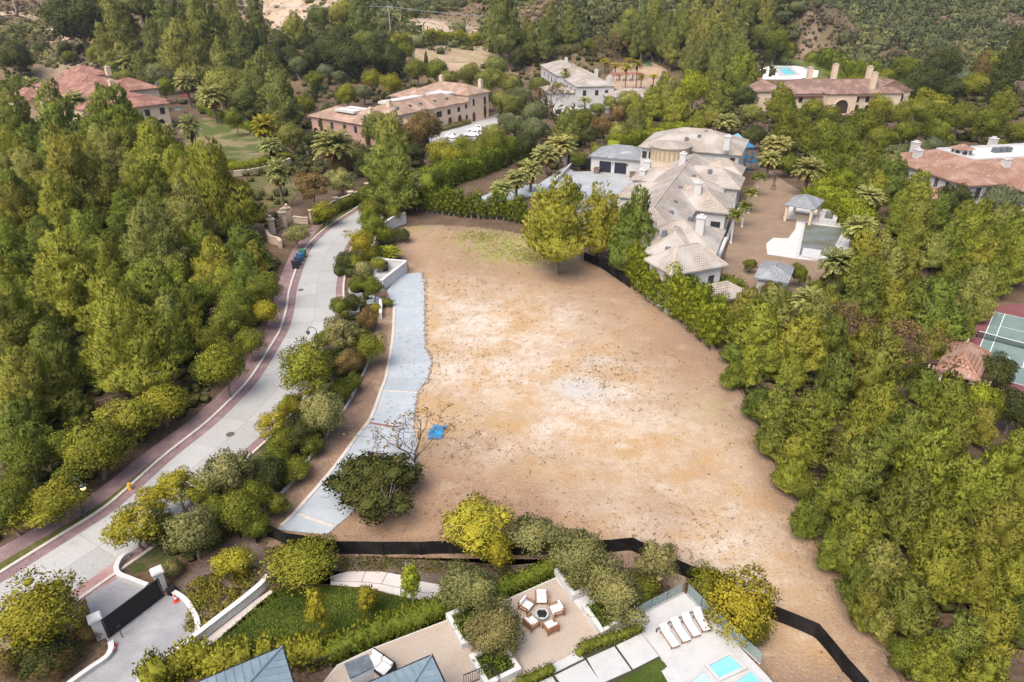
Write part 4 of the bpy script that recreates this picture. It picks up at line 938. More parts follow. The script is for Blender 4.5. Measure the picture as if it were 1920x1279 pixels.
# metal-roofed pavilions at the lower edge
ZINC = mat('zinc_roof', (0.22, 0.285, 0.325), 0.42, 0.4, noise=[(0.6, (0.30, 0.365, 0.40), 0.4, 0.68, 4), (7, (0.22, 0.28, 0.315), 0.5, 0.75, 4)], metal=0.25, objvar=0.06)
def metal_pavilion(corner, e1, e2, ze, label, tm=6.0, s1=14, s2=8, pitch=0.38):
    C = G(*corner, ze); A = G(*e1, ze); u = Vector((A[0] - C[0], A[1] - C[1])).normalized(); B = G(*e2, ze); v = Vector((B[0] - C[0], B[1] - C[1])); v = (v - u * v.dot(u)).normalized()
    r = empty('metal_roof_house', (C[0], C[1], TZ), 0, label, 'house')
    P = lambda s, t, dz=0: (C[0] + u.x * s + v.x * t, C[1] + u.y * s + v.y * t, ze + min(s, t) * pitch + dz)
    w = 0.48
    for flip, smax in ((False, s1), (True, s2)):
        s = 0.0
        while s < smax:
            e = s + w
            q = [(s, 0), (e, 0), (e, min(e, tm)), (s, min(s, tm))]
            f = (lambda a, b, d=0: P(b, a, d)) if flip else (lambda a, b, d=0: P(a, b, d))
            def hh(a, b): return 0
            zt = lambda a, b: (C[0] + u.x * (b if flip else a) + v.x * (a if flip else b), C[1] + u.y * (b if flip else a) + v.y * (a if flip else b), ze + b * pitch)
            m = MB(); top = [zt(a, b) for a, b in q]; m.poly(top)
            m.poly([(p[0], p[1], p[2] - 0.05) for p in top[::-1]])
            x0, x1 = zt(e - 0.02, 0), zt(e - 0.02, min(e, tm)); y0, y1 = zt(e + 0.02, 0), zt(e + 0.02, min(e, tm))
            up = lambda p: (p[0], p[1], p[2] + 0.045)
            m.quad(up(x0), up(y0), up(y1), up(x1)); m.quad(x0, up(x0), up(x1), x1); m.quad(y0, y1, up(y1), up(y0)); m.quad(x0, y0, up(y0), up(x0))
            m.build('roof_panel', ZINC, r, True); s = e
    P2 = lambda s, t: (C[0] + u.x * s + v.x * t, C[1] + u.y * s + v.y * t)
    MB().tube([(*P2(0, 0), ze + 0.04), (*P2(tm, tm), ze + tm * pitch + 0.04)], 0.07, 6).build('hip_cap', ZINC, r, True)
    MB().tube([(*P2(s1, 0), ze - 0.06), (*P2(-0.06, -0.06), ze - 0.06), (*P2(0, s2), ze - 0.06)], 0.08, 6).build('gutter', BLACK, r, True)
    MB().prism(ccw([P2(0.5, 0.5), P2(s1, 0.5), P2(s1, s2), P2(0.5, s2)]), 0.0, ze - 0.1).build('wall', WHITE, r, True)
    return r
metal_pavilion((529, 1213), (400, 1267), (552, 1279), 4.2, 'blue grey standing seam roof by the clipped bushes', s1=15, s2=9)
metal_pavilion((809, 1229), (707, 1273), (834, 1279), 4.2, 'blue grey standing seam roof beside gravel and fire pit', s1=5.4, s2=6, tm=4.0)
q = [G(*p, 4.6) for p in b2([(665, 1140), (840, 1070), (885, 1160), (705, 1250)])]; c = [sum(p[j] for p in q) / 4 for j in range(2)]
r = empty('chimney_block', (c[0], c[1], TZ), 0, 'broad white chimney block with dark stone top between metal roofs', 'chimney')
ins = lambda k: ccw([(c[0] + (p[0] - c[0]) * k, c[1] + (p[1] - c[1]) * k) for p in q])
MB().prism(ins(0.94), TZ, 4.5).build('shaft', WHITE, r, True); MB().prism(ins(1.03), 4.502, 4.6).build('cap', mat('slate_cap', (0.09, 0.105, 0.12), 0.35, 0.4, noise=[(2, (0.15, 0.17, 0.19), 0.45, 0.7, 5)]), r, True)
p = G(713, 1253, TZ); r = empty('outdoor_sofa', p, math.radians(-35), 'white cushioned outdoor sofa tucked beside the chimney block', 'sofa')
MB().box(-0.9, 0.9, -0.45, 0.45, 0.05, 0.3).box(-0.95, 0.95, 0.42, 0.5, 0.05, 0.75).box(0.9, 0.97, -0.45, 0.5, 0.05, 0.62).build('frame', BLACK, r)
for k in (-0.45, 0.45): MB().box(k - 0.43, k + 0.43, -0.43, 0.38, 0.305, 0.48).build('seat_cushion', CUSH, r, bevel=0.05); MB().box(k - 0.42, k + 0.42, 0.2, 0.4, 0.485, 0.82).build('back_cushion', CUSH, r, bevel=0.05)
def iron_rail(name, px, label, z=TZ, h=1.05, gap=0.14):
    P = GP(px, z); r = empty(name, P[0], 0, label, 'railing')
    for a, b in zip(P, P[1:]):
        n = max(2, int(math.dist(a[:2], b[:2]) / gap))
        MB().tube([(a[0], a[1], z + h), (b[0], b[1], z + h)], 0.035, 5).build('top_rail', BLACK, r, True)
        MB().tube([(a[0], a[1], z + 0.1), (b[0], b[1], z + 0.1)], 0.025, 5).build('bottom_rail', BLACK, r, True)
        for i in range(n + 1):
            x, y = a[0] + (b[0] - a[0]) * i / n, a[1] + (b[1] - a[1]) * i / n; MB().tube([(x, y, z), (x, y, z + h)], 0.016, 4).build('baluster', BLACK, r, True)
iron_rail('iron_railing', b2([(370, 1240), (480, 1200), (590, 1150)]), 'black iron railing between the chimney and clipped hedge')
iron_rail('iron_railing', b2([(1560, 1310), (1760, 1230), (1830, 1320)]), 'black iron railing at the lower edge by patio planter')

# black screened fence round the lot
def screen_fence(px, label, h=1.4, z=0.0):
    P = GP(px, z); r = empty('screen_fence', P[0], 0, label, 'fence')
    for a, b in zip(P, P[1:]):
        n = max(1, round(math.dist(a[:2], b[:2]) / 3.0))
        for i in range(n):
            p = [a[j] + (b[j] - a[j]) * i / n for j in range(3)]; q = [a[j] + (b[j] - a[j]) * (i + 1) / n for j in range(3)]
            k = 5; pts = []
            nx, ny = -(q[1] - p[1]), q[0] - p[0]; l = math.hypot(nx, ny)
            m = MB()
            for e in range(k):
                f0, f1 = e / k, (e + 1) / k; w0, w1 = 0.06 * math.sin(f0 * 3.14), 0.06 * math.sin(f1 * 3.14)
                A = (p[0] + (q[0] - p[0]) * f0 + nx / l * w0, p[1] + (q[1] - p[1]) * f0 + ny / l * w0); B = (p[0] + (q[0] - p[0]) * f1 + nx / l * w1, p[1] + (q[1] - p[1]) * f1 + ny / l * w1)
                s0, s1 = 0.04 * math.sin(f0 * 3.14), 0.04 * math.sin(f1 * 3.14)
                m.quad((*A, z + 0.03), (*B, z + 0.03), (*B, z + h - s1), (*A, z + h - s0)); m.quad((A[0] + nx / l * .012, A[1] + ny / l * .012, z + h - s0), (B[0] + nx / l * .012, B[1] + ny / l * .012, z + h - s1), (B[0] + nx / l * .012, B[1] + ny / l * .012, z + .03), (A[0] + nx / l * .012, A[1] + ny / l * .012, z + .03))
            m.build('screen_panel', SCREEN, r, True); MB().tube([(p[0] - nx / l * 0.05, p[1] - ny / l * 0.05, z), (p[0] - nx / l * 0.05, p[1] - ny / l * 0.05, z + h + 0.06)], 0.03, 5).build('post', BLACK, r, True)
    e = P[-1]; MB().tube([(e[0], e[1], z), (e[0], e[1], z + h + 0.06)], 0.03, 5).build('post', BLACK, r, True)
    return r
screen_fence([(494, 1003), (540, 1024), (640, 1040), (720, 1041), (790, 1041), (850, 1039), (960, 1042), (1060, 1040), (1145, 1037), (1184, 1033), (1265, 1074), (1345, 1110), (1442, 1160), (1528, 1196), (1580, 1260), (1640, 1330)], 'long black screen fence along the near side of vacant lot')
screen_fence([(450, 1010), (468, 996), (482, 1020)], 'short black screen fence under the street trees by drive', h=1.4)
# low white edging wall between planting strip and mulch
kerb_wall('edging_wall', [(700, 655), (688, 688), (672, 722), (650, 764), (617, 812), (588, 852), (547, 908), (495, 958), (480, 975)], 0.22, 0.16, 'long thin white edging wall beside the mulch strip')
# ------------------------------------------------------------------ street furniture and walls in the middle distance
m2 = lambda pts: Z4(480, 320, pts)
m3 = lambda pts: Z4(480, 640, pts)
# white entry walls at the top of the drive
def poly_wall(name, px, h, th, label, z=0.0, m=None, smooth=True, cap=True, cat='wall', terr=False):
    P = GP(px, z); pts = spline(P, 6) if smooth else P; c = pts[len(pts) // 2]
    r = empty(name, (c[0], c[1], z), 0, label, cat); wall_line('wall_body', pts, h, th, m or WHITE, r, z, capm=(m or WHITE) if cap else None); return r
poly_wall('boundary_wall', m2([(1125, 395), (1015, 440), (925, 530), (895, 600), (878, 690)]), 2.0, 0.35, 'curved white boundary wall beside the street hedge')
poly_wall('entry_wall', m2([(875, 715), (980, 735), (1095, 745), (1132, 748)]), 1.5, 0.5, 'white entry wall running from boundary wall to lot', smooth=False)
poly_wall('entry_wall', m2([(1128, 760), (1010, 855), (950, 905)]), 1.7, 0.35, 'broad white slanting wall at the top of drive', smooth=False)
poly_wall('entry_wall', m2([(892, 850), (918, 895), (950, 905)]), 1.6, 0.4, 'short white angled wall of the entry by the drive', smooth=False)
setting('entry_floor', zz(GP(m2([(880, 720), (1120, 760), (950, 900), (900, 860)])), 0.06), WHITEC)
poly_wall('planter_wall', m2([(705, 905), (712, 938), (750, 950), (800, 945)]), 0.5, 0.3, 'small white curved planter wall near brick crossover')
poly_wall('planter_wall', m2([(700, 1090), (768, 1082), (775, 1030)]), 0.5, 0.3, 'white L shaped planter wall below the brick crossover', smooth=False)
poly_wall('planter_wall', m2([(935, 1010), (940, 1060), (938, 1115)]), 0.9, 0.3, 'short upright white wall beside the drive hedge', smooth=False)
setting('brick_crossover', zz(GP(m2([(608, 930), (690, 935), (700, 1055), (600, 1075)])), 0.05), BRICKP)
setting('entry_drive', zz(GP(m2([(692, 930), (860, 935), (960, 960), (960, 1010), (830, 1000), (700, 1000)])), 0.045), DRV)
p = G(723, 508); r = empty('utility_cabinet', (p[0], p[1], 0.06), 0.3, 'dark utility cabinet inside the white entry walls', 'cabinet')
MB().box(-0.4, 0.4, -0.35, 0.35, 0, 1.3).build('body', mat('cabinet_dark', (0.05, 0.05, 0.06), 0.6, 0.3), r, bevel=0.03); MB().box(-0.44, 0.44, -0.39, 0.39, 1.302, 1.36).build('lid', BLACK, r)
# wheelie bins
BINC = [('black', (0.02, 0.022, 0.03)), ('dark blue', (0.02, 0.05, 0.12)), ('blue', (0.03, 0.11, 0.22)), ('green', (0.03, 0.16, 0.10))]
for k, ((nm, cc), px) in enumerate(zip(BINC, ((555, 504), (560, 497), (564, 490), (569, 483)))):
    p = G(*px); r = empty('wheelie_bin', (p[0], p[1], 0.05), math.radians(70), '%s wheelie bin in the kerbside row on brick footpath' % nm, 'wheelie bin', 'wheelie bins at the kerb'); r.scale = (1.25, 1.25, 1.25)
    bm_ = mat('bin_' + nm.replace(' ', '_'), cc, 0.5, 0.4); m = MB(); n = 0
    m.v += [(-0.25, -0.28, 0.08), (0.25, -0.28, 0.08), (0.25, 0.25, 0.08), (-0.25, 0.25, 0.08), (-0.32, -0.38, 0.98), (0.32, -0.38, 0.98), (0.32, 0.34, 0.98), (-0.32, 0.34, 0.98)]
    m.f += [(0, 3, 2, 1), (4, 5, 6, 7), (0, 1, 5, 4), (1, 2, 6, 5), (2, 3, 7, 6), (3, 0, 4, 7)]; m.build('body', bm_, r)
    MB().box(-0.34, 0.34, -0.42, 0.38, 0.985, 1.06).build('lid', bm_, r, bevel=0.03)
    for sx in (-0.27, 0.27): MB().tube([(sx - 0.03, 0.3, 0.1), (sx + 0.03, 0.3, 0.1)], 0.1, 10).build('wheel', BLACK, r)
    MB().tube([(-0.25, 0.42, 0.95), (0.25, 0.42, 0.95)], 0.02, 5).build('handle', bm_, r)
# street lamps
LAMPM = mat('lamp_green', (0.03, 0.045, 0.04), 0.5, 0.4)
def street_lamp(base, h, az, label, lit):
    p = G(*base); r = empty('street_lamp', (p[0], p[1], 0.03), az, label, 'street lamp', 'street lamps')
    MB().lathe([(0.2, 0), (0.2, 0.2), (0.12, 0.35), (0.09, 0.7)], 10).build('base', LAMPM, r)
    MB().tube([(0, 0, 0.6), (0, 0, h * 0.9)], [0.075, 0.05], 8).build('post', LAMPM, r)
    arc = [(0.55 * (1 - math.cos(a)), 0, h * 0.9 + 0.5 * math.sin(a)) for a in [i * math.pi / 8 for i in range(9)]]
    MB().tube(arc, 0.04, 6).build('arm', LAMPM, r)
    e = arc[-1]; MB().lathe([(0.05, 0.0), (0.18, -0.12), (0.24, -0.3), (0.22, -0.32)], 12, e).build('lantern_hood', LAMPM, r)
    g = MB().lathe([(0.19, -0.325), (0.17, -0.50), (0.06, -0.60)], 12, e).build('lantern_glass', lit_mat('lamp_glow', (1.0, 0.62, 0.22), 3.0) if lit else mat('lamp_glass', (0.5, 0.5, 0.48), 0.3, 0.5), r)
street_lamp((160, 970), 4.3, math.radians(-20), 'curved arm street lamp with glowing lantern beside brick footpath', True)
street_lamp((601, 672), 4.0, math.radians(170), 'curved arm street lamp at the planted side of street', False)
# fire hydrant
p = G(245, 918); HY = mat('hydrant_yellow', (0.70, 0.36, 0.02), 0.5, 0.4); r = empty('fire_hydrant', (p[0], p[1], 0.06), 0.5, 'yellow fire hydrant on the grass verge by kerb', 'fire hydrant')
MB().lathe([(0.17, 0), (0.17, 0.06), (0.11, 0.08), (0.11, 0.52), (0.14, 0.54), (0.13, 0.64), (0.05, 0.72)], 12).build('body', HY, r)
MB().tube([(-0.24, 0, 0.42), (0.24, 0, 0.42)], 0.07, 8).build('outlet', HY, r); MB().tube([(0, -0.22, 0.38), (0, 0, 0.38)], 0.09, 8).build('outlet', HY, r)
# blue tarp
def tarp():
    P = GP([(803, 812), (812, 799), (838, 801), (831, 819), (820, 827), (801, 824)]); n = 22; V = []; F = []; rg = np.random.default_rng(3)
    a, b, c, d = (np.array(G(*q)[:2]) for q in ((800, 826), (828, 824), (838, 800), (811, 799)))
    for j in range(n + 1):
        for i in range(n + 1):
            u, v = i / n, j / n; q = a * (1 - u) * (1 - v) + b * u * (1 - v) + c * u * v + d * (1 - u) * v
            V.append((q[0] + rg.normal() * 0.03 + 0.1 * math.sin(v * 9), q[1] + rg.normal() * 0.03 + 0.12 * math.sin(u * 7), 0.06 + abs(rg.normal()) * 0.07 + 0.08 * abs(math.sin(u * 8 + v * 5) * math.sin(v * 11 - u * 3))))
    F = [(j * (n + 1) + i, j * (n + 1) + i + 1, (j + 1) * (n + 1) + i + 1, (j + 1) * (n + 1) + i) for j in range(n) for i in range(n)]
    m = MB(); m.v = V; m.f = F; o = m.build('tarpaulin', mat('tarp_blue', (0.025, 0.20, 0.42), 0.45, 0.4, noise=[(1.2, (0.05, 0.27, 0.50), 0.4, 0.6, 4), (1.6, (0.30, 0.22, 0.15), 0.62, 0.70, 6)]))
    tag(o, 'crumpled blue tarpaulin lying on the lot beside the bare tree', 'tarpaulin')
tarp()
# estate walls and gate on the far kerb
TAN = mat('tan_stone', (0.50, 0.40, 0.30), 0.9, 0.2, noise=[(1.2, (0.42, 0.33, 0.25), 0.4, 0.7, 4)])
r = poly_wall('estate_wall', m2([(850, 195), (720, 250), (600, 300), (520, 350), (430, 395)]), 2.0, 0.4, 'tan estate wall topped with ivy along the upper street', m=TAN)
for q in ((845, 180), (718, 245), (602, 292), (430, 390)):
    p = G(*m2([q])[0]); MB().box(-0.45, 0.45, -0.45, 0.45, 0, 2.3, 0.6, p).box(-0.6, 0.6, -0.6, 0.6, 2.302, 2.45, 0.6, p).build('pilaster', TAN, r, True)
poly_wall('estate_wall', m2([(395, 400), (350, 400), (285, 390)]), 1.2, 0.5, 'low scrolled tan wall right of the estate gate', m=TAN, smooth=False)
poly_wall('estate_wall', m2([(88, 500), (110, 540), (170, 560), (190, 585)]), 1.3, 0.5, 'low curved tan wall left of the estate gate', m=TAN)
for q, lb in (((245, 385), 'tall tan stone gate post right of iron estate gate'), ((210, 420), 'tan stone gate post supporting iron gate hinge'), ((125, 475), 'tan stone gate post left of iron estate gate')):
    p = G(*m2([q])[0]); r = empty('stone_gate_post', p, 0.6, lb, 'gate post', 'estate gate posts')
    MB().box(-0.5, 0.5, -0.5, 0.5, 0, 2.6).build('shaft', TAN, r, bevel=0.03); MB().box(-0.65, 0.65, -0.65, 0.65, 2.602, 2.8).box(-0.4, 0.4, -0.4, 0.4, 2.802, 2.95).build('cap', TAN, r); MB().lathe([(0.12, 2.952), (0.28, 3.15), (0.3, 3.35), (0.1, 3.5)], 10).build('finial', TAN, r)
a, b = G(*m2([(150, 465)])[0]), G(*m2([(205, 430)])[0]); az = math.atan2(b[1] - a[1], b[0] - a[0]); L = math.dist(a[:2], b[:2])
r = empty('iron_gate', a, az, 'ornate black iron estate gate between tan stone posts', 'gate')
MB().box(0, L, -0.03, 0.03, 2.1, 2.2).box(0, L, -0.03, 0.03, 0.1, 0.2).box(0, L, -0.03, 0.03, 1.0, 1.08).build('frame', BLACK, r)
for i in range(12): MB().tube([(L * (i + 0.5) / 12, 0, 0.1), (L * (i + 0.5) / 12, 0, 2.1 + 0.3 * math.sin(i / 11 * 3.14))], 0.025, 4).build('bar', BLACK, r)
for i in range(4): MB().lathe([(0.22, -0.02), (0.22, 0.02), (0.17, 0.02), (0.17, -0.02)], 12, (0, 0, 0)).build('scroll', BLACK, r).__setattr__('location', (L * (i + 0.5) / 4, 0, 1.5))
setting('estate_entry', zz(GP(m2([(200, 470), (250, 440), (330, 420), (440, 470), (520, 470), (440, 540), (330, 500), (210, 500)])), 0.055), BRICK)

# ------------------------------------------------------------------ houses
TILE_P = brick_mat('roof_tile_pale', (0.45, 0.375, 0.305), (0.37, 0.33, 0.285), (0.16, 0.13, 0.11), 0.34, 0.36, 0.045, 0.9, 0.06, blotch=[(0.22, (0.40, 0.365, 0.33), 0.45, 0.62), (0.8, (0.42, 0.325, 0.25), 0.56, 0.70), (2.5, (0.52, 0.46, 0.41), 0.6, 0.74)], uv=True)
TILE_G = brick_mat('roof_tile_grey', (0.30, 0.31, 0.32), (0.25, 0.26, 0.275), (0.12, 0.12, 0.125), 0.34, 0.36, 0.04, 0.9, 0.06, blotch=[(0.5, (0.35, 0.36, 0.37), 0.5, 0.7)], uv=True)
TILE_R = brick_mat('roof_tile_red', (0.34, 0.165, 0.125), (0.27, 0.135, 0.105), (0.11, 0.05, 0.04), 0.42, 0.46, 0.05, 0.9, 0.07, blotch=[(0.3, (0.37, 0.19, 0.14), 0.45, 0.65), (1.7, (0.55, 0.42, 0.33), 0.62, 0.70)], uv=True)
TILE_B = brick_mat('roof_tile_buff', (0.40, 0.265, 0.19), (0.33, 0.225, 0.165), (0.16, 0.10, 0.07), 0.42, 0.46, 0.05, 0.9, 0.07, blotch=[(0.3, (0.43, 0.30, 0.23), 0.45, 0.65), (1.4, (0.28, 0.18, 0.135), 0.58, 0.70)], uv=True)
TILE_T = brick_mat('roof_tile_terracotta', (0.38, 0.20, 0.135), (0.30, 0.165, 0.12), (0.13, 0.075, 0.055), 0.40, 0.44, 0.05, 0.9, 0.07, blotch=[(0.3, (0.34, 0.215, 0.165), 0.45, 0.65), (1.9, (0.55, 0.42, 0.34), 0.62, 0.72)], uv=True)
TILE_M = brick_mat('roof_tile_brown', (0.27, 0.165, 0.125), (0.22, 0.14, 0.115), (0.10, 0.06, 0.05), 0.42, 0.46, 0.05, 0.9, 0.07, blotch=[(0.3, (0.30, 0.20, 0.16), 0.45, 0.65), (1.8, (0.45, 0.34, 0.27), 0.62, 0.72)], uv=True)
CREAM = mat('cream_stucco', (0.62, 0.50, 0.36), 0.9, 0.2, noise=[(0.7, (0.55, 0.43, 0.31), 0.45, 0.7, 4)])
PEACH = mat('peach_stucco', (0.64, 0.49, 0.36), 0.9, 0.2, noise=[(0.7, (0.57, 0.43, 0.31), 0.45, 0.7, 4)])
PINK = mat('rose_stucco', (0.42, 0.27, 0.21), 0.9, 0.2, noise=[(0.7, (0.36, 0.23, 0.18), 0.45, 0.7, 4)])
GLZ = mat('window_glass', (0.035, 0.04, 0.05), 0.15, 0.5)
WOODD = mat('dark_wood', (0.06, 0.035, 0.025), 0.6, 0.3, noise=[(4, (0.09, 0.05, 0.035), 0.45, 0.7, 3)])
WOODR = mat('red_wood_door', (0.12, 0.045, 0.025), 0.6, 0.3)
LEADR = mat('lead_vent', (0.13, 0.14, 0.15), 0.6, 0.3)
def roof_mesh(name, V, F, m, parent):
    me = bpy.data.meshes.new(name); me.from_pydata(V, [], F); me.update(); uvl = me.uv_layers.new(name='UVMap')
    for pl in me.polygons:
        n = pl.normal; t = Vector((0, 0, 1)).cross(n)
        t = t.normalized() if t.length > 1e-4 else Vector((1, 0, 0)); bt = n.cross(t)
        for li in pl.loop_indices:
            co = me.vertices[me.loops[li].vertex_index].co; uvl.data[li].uv = (co.dot(t), co.dot(bt))
    return link(name, me, m, parent)
class House:
    def __init__(s, name, label, o, ang, cat='house'):
        s.r = empty(name, o, math.radians(ang), label, cat); s.z = o[2]; s.o = o; s.a = math.radians(ang); s.roofs = []
    def loc(s, px, z):
        p = G(px[0], px[1], z); dx, dy = p[0] - s.o[0], p[1] - s.o[1]; return (dx * math.cos(s.a) + dy * math.sin(s.a), -dx * math.sin(s.a) + dy * math.cos(s.a))
    rot = None
    def turn(s, o):
        if s.rot:
            a, px, py = s.rot; c, q = math.cos(a), math.sin(a); o.rotation_euler.z = a; o.location = (px - c * px + q * py, py - q * px - c * py, 0)
        return o
    def wall(s, x0, x1, y0, y1, h, m, z0=-1.5): return s.turn(MB().box(x0, x1, y0, y1, z0, h).build('wall', m, s.r))
    def hip(s, x0, x1, y0, y1, ze, rh, m, ov=0.6, gable=(False, False), axis=None, ridge_in=None):
        X0, X1, Y0, Y1 = x0 - ov, x1 + ov, y0 - ov, y1 + ov; w, d = X1 - X0, Y1 - Y0
        ax = axis or ('x' if w >= d else 'y')
        if ax == 'x':
            i0 = 0 if gable[0] else (ridge_in if ridge_in is not None else min(d / 2, w / 2)); i1 = 0 if gable[1] else (ridge_in if ridge_in is not None else min(d / 2, w / 2))
            A, B = (X0 + i0, (Y0 + Y1) / 2, ze + rh), (X1 - i1, (Y0 + Y1) / 2, ze + rh)
            V = [(X0, Y0, ze), (X1, Y0, ze), (X1, Y1, ze), (X0, Y1, ze), A, B]; F = [(0, 1, 5, 4), (2, 3, 4, 5), (1, 2, 5), (3, 0, 4)]
        else:
            i0 = 0 if gable[0] else (ridge_in if ridge_in is not None else min(d / 2, w / 2)); i1 = 0 if gable[1] else (ridge_in if ridge_in is not None else min(d / 2, w / 2))
            A, B = ((X0 + X1) / 2, Y0 + i0, ze + rh), ((X0 + X1) / 2, Y1 - i1, ze + rh)
            V = [(X0, Y0, ze), (X1, Y0, ze), (X1, Y1, ze), (X0, Y1, ze), A, B]; F = [(1, 2, 5, 4), (3, 0, 4, 5), (0, 1, 4), (2, 3, 5)]
        n = len(V); V += [(x, y, ze - 0.22) for x, y, z in V[:4]]; F += [(n, n + 3, n + 2, n + 1)] + [(n + i, n + (i + 1) % 4, (i + 1) % 4, i) for i in range(4)]
        o = roof_mesh('roof', V, F, m, s.r); s.roofs.append(o); s.turn(o)
        rg = MB()
        hips = [(A, B)] + [(V[c], A if (c in ((0, 3) if ax == 'x' else (0, 1))) else B) for c in range(4)]
        for p, q in hips:
            if math.dist(p, q) > 0.3: rg.tube([(p[0], p[1], p[2] + 0.03), (q[0], q[1], q[2] + 0.03)], 0.085, 5)
        k = rg.build('ridge_cap', mat('ridge_' + m.name, tuple(c * 1.0 for c in m.node_tree.nodes['Brick Texture'].inputs['Color1'].default_value[:3]), 0.9, 0.2), o)
        return o
    def block(s, x0, x1, y0, y1, ze, rh, wm, rm, **k):
        s.wall(x0, x1, y0, y1, ze - 0.1, wm); return s.hip(x0, x1, y0, y1, ze, rh, rm, **k)
    def opening(s, name, x, y, ang, z0, w, h, arch=False, frame=WOODD, pane=GLZ, mull=1, fw=0.09, proud=0.05):
        """on a wall face at local (x, y) whose outward normal points along ang (degrees)"""
        a = math.radians(ang); nx, ny = math.cos(a), math.sin(a); tx, ty = -ny, nx
        P = lambda u, z, d: (x + tx * u + nx * d, y + ty * u + ny * d, z0 + z)
        out = [(-w / 2, 0), (w / 2, 0)]
        if arch: out += [(w / 2 * math.cos(t), h - w / 2 + w / 2 * math.sin(t)) for t in [i * math.pi / 8 for i in range(9)]]
        else: out += [(w / 2, h), (-w / 2, h)]
        cz = h / 2
        inn = [(u * (1 - 2 * fw / w), cz + (z - cz) * (1 - 2 * fw / h)) for u, z in out]
        m = MB(); n = len(out)
        for i in range(n):
            j = (i + 1) % n
            m.quad(P(*out[i], proud), P(*out[j], proud), P(*inn[j], proud), P(*inn[i], proud)); m.quad(P(*out[j], -0.02), P(*out[j], proud), P(*out[i], proud), P(*out[i], -0.02))
        for k in range(mull):
            u = -w / 2 + w * (k + 1) / (mull + 1); m.quad(P(u - 0.03, 0, proud - 0.004), P(u + 0.03, 0, proud - 0.004), P(u + 0.03, h * (0.98 if not arch else 0.9), proud - 0.004), P(u - 0.03, h * (0.98 if not arch else 0.9), proud - 0.004))
        f = s.turn(m.build(name, frame, s.r))
        g = MB().poly([P(u, z, 0.015) for u, z in inn]).build('pane' if name == 'window' else 'door_leaf' if name == 'door' else 'recess', pane, f)
        return f
    def chimney(s, x, y, z0, h, w=0.9, m=WHITE, capm=None, d=None):
        r = s.roofs[0] if s.roofs else s.r
        d = d or w
        b = MB().box(x - w / 2, x + w / 2, y - d / 2, y + d / 2, z0, z0 + h); b.build('chimney', m, r)
        MB().box(x - w / 2 - 0.1, x + w / 2 + 0.1, y - d / 2 - 0.1, y + d / 2 + 0.1, z0 + h + 0.002, z0 + h + 0.18).box(x - w / 4, x + w / 4, y - d / 4, y + d / 4, z0 + h + 0.182, z0 + h + 0.5).build('chimney_cap', capm or m, r)
    def vent(s, x, y, z, w=0.7): MB().box(x - w / 2, x + w / 2, y - w / 2, y + w / 2, z - 0.6, z + 0.28).build('roof_vent', LEADR, s.roofs[0])

# white mansion beyond the lot
wm = House('white_mansion', 'sprawling white mansion with many pale tiled hip roofs beyond lot', (21.4, 102.3, 0.0), 67.7)
for a0, a1, l0, l1, ze, rh in ((-3, 46, -4.6, 4.6, 5.4, 3.0),): wm.block(a0, a1, l0, l1, ze, rh, WHITE, TILE_P)
def rwing(a0, a1, l0, l1, ze=5.4, rh=2.6, m=None):
    wm.block(a0, a1, l0, l1, ze, rh, WHITE, m or TILE_P, axis='y')
rwing(29.6, 37.2, -10.2, 2); rwing(13.5, 22.6, -10.0, 2); rwing(-7.2, 3.2, -10.6, 0.5); rwing(22.0, 30.2, -7.4, 2, 5.0, 2.4)
wm.rot = (math.radians(45.3), -13.5, -8.1)
wm.block(-15.75, -10.6, -12.1, -4.1, 5.9, 2.5, WHITE, TILE_P, axis='y', ridge_in=3.0)
for l in (-10.6, -8.1, -5.6): wm.opening('window', -15.75, l, 180, 3.0, 0.95, 1.5)
wm.opening('window', -13.2, -4.1, 90, 2.6, 1.0, 1.5); wm.block(-19.6, -15.8, -13.6, -8.0, 2.9, 1.3, WHITE, TILE_P)
wm.rot = None
wm.block(-9.5, -1.0, -8.0, -2.0, 5.2, 2.4, WHITE, TILE_P)
rwing(32.5, 39.5, -2, 10.2, 4.4, 2.0); rwing(20.5, 28.5, -2, 9.8, 4.2, 2.0); rwing(7.2, 15.2, -2, 9.6, 4.2, 2.0); rwing(-3.0, 4.0, -2, 4.2, 4.0, 1.6, TILE_G)
rwing(39.0, 45.0, -9.5, -2, 5.6, 2.2, TILE_P); rwing(37.2, 41.2, -9.2, -3, 4.2, 1.2, TILE_G)
wm.block(49, 64, -8.2, 12.5, 7.4, 3.2, WHITE, TILE_P)
wm.block(52.2, 61, 12.0, 24.5, 3.7, 1.9, WHITE, TILE_G)
for l in (21.2, 17.6):
    d = wm.opening('garage_door', 52.2, l, 180, 0.05, 3.0, 2.7, frame=mat('door_trim', (0.60, 0.55, 0.48), 0.7), pane=mat('garage_navy', (0.022, 0.026, 0.04), 0.6, 0.3), mull=0)
    for k in range(4): MB().box(52.11, 52.16, l - 1.36, l + 1.36, 0.18 + 0.62 * k, 0.74 + 0.62 * k).build('door_panel', MATS['garage_navy'], d)
for z in (16.0, 19.4): MB().box(52.02, 52.14, z - 0.1, z + 0.1, 2.1, 2.5).build('wall_lamp', BLACK, wm.r)
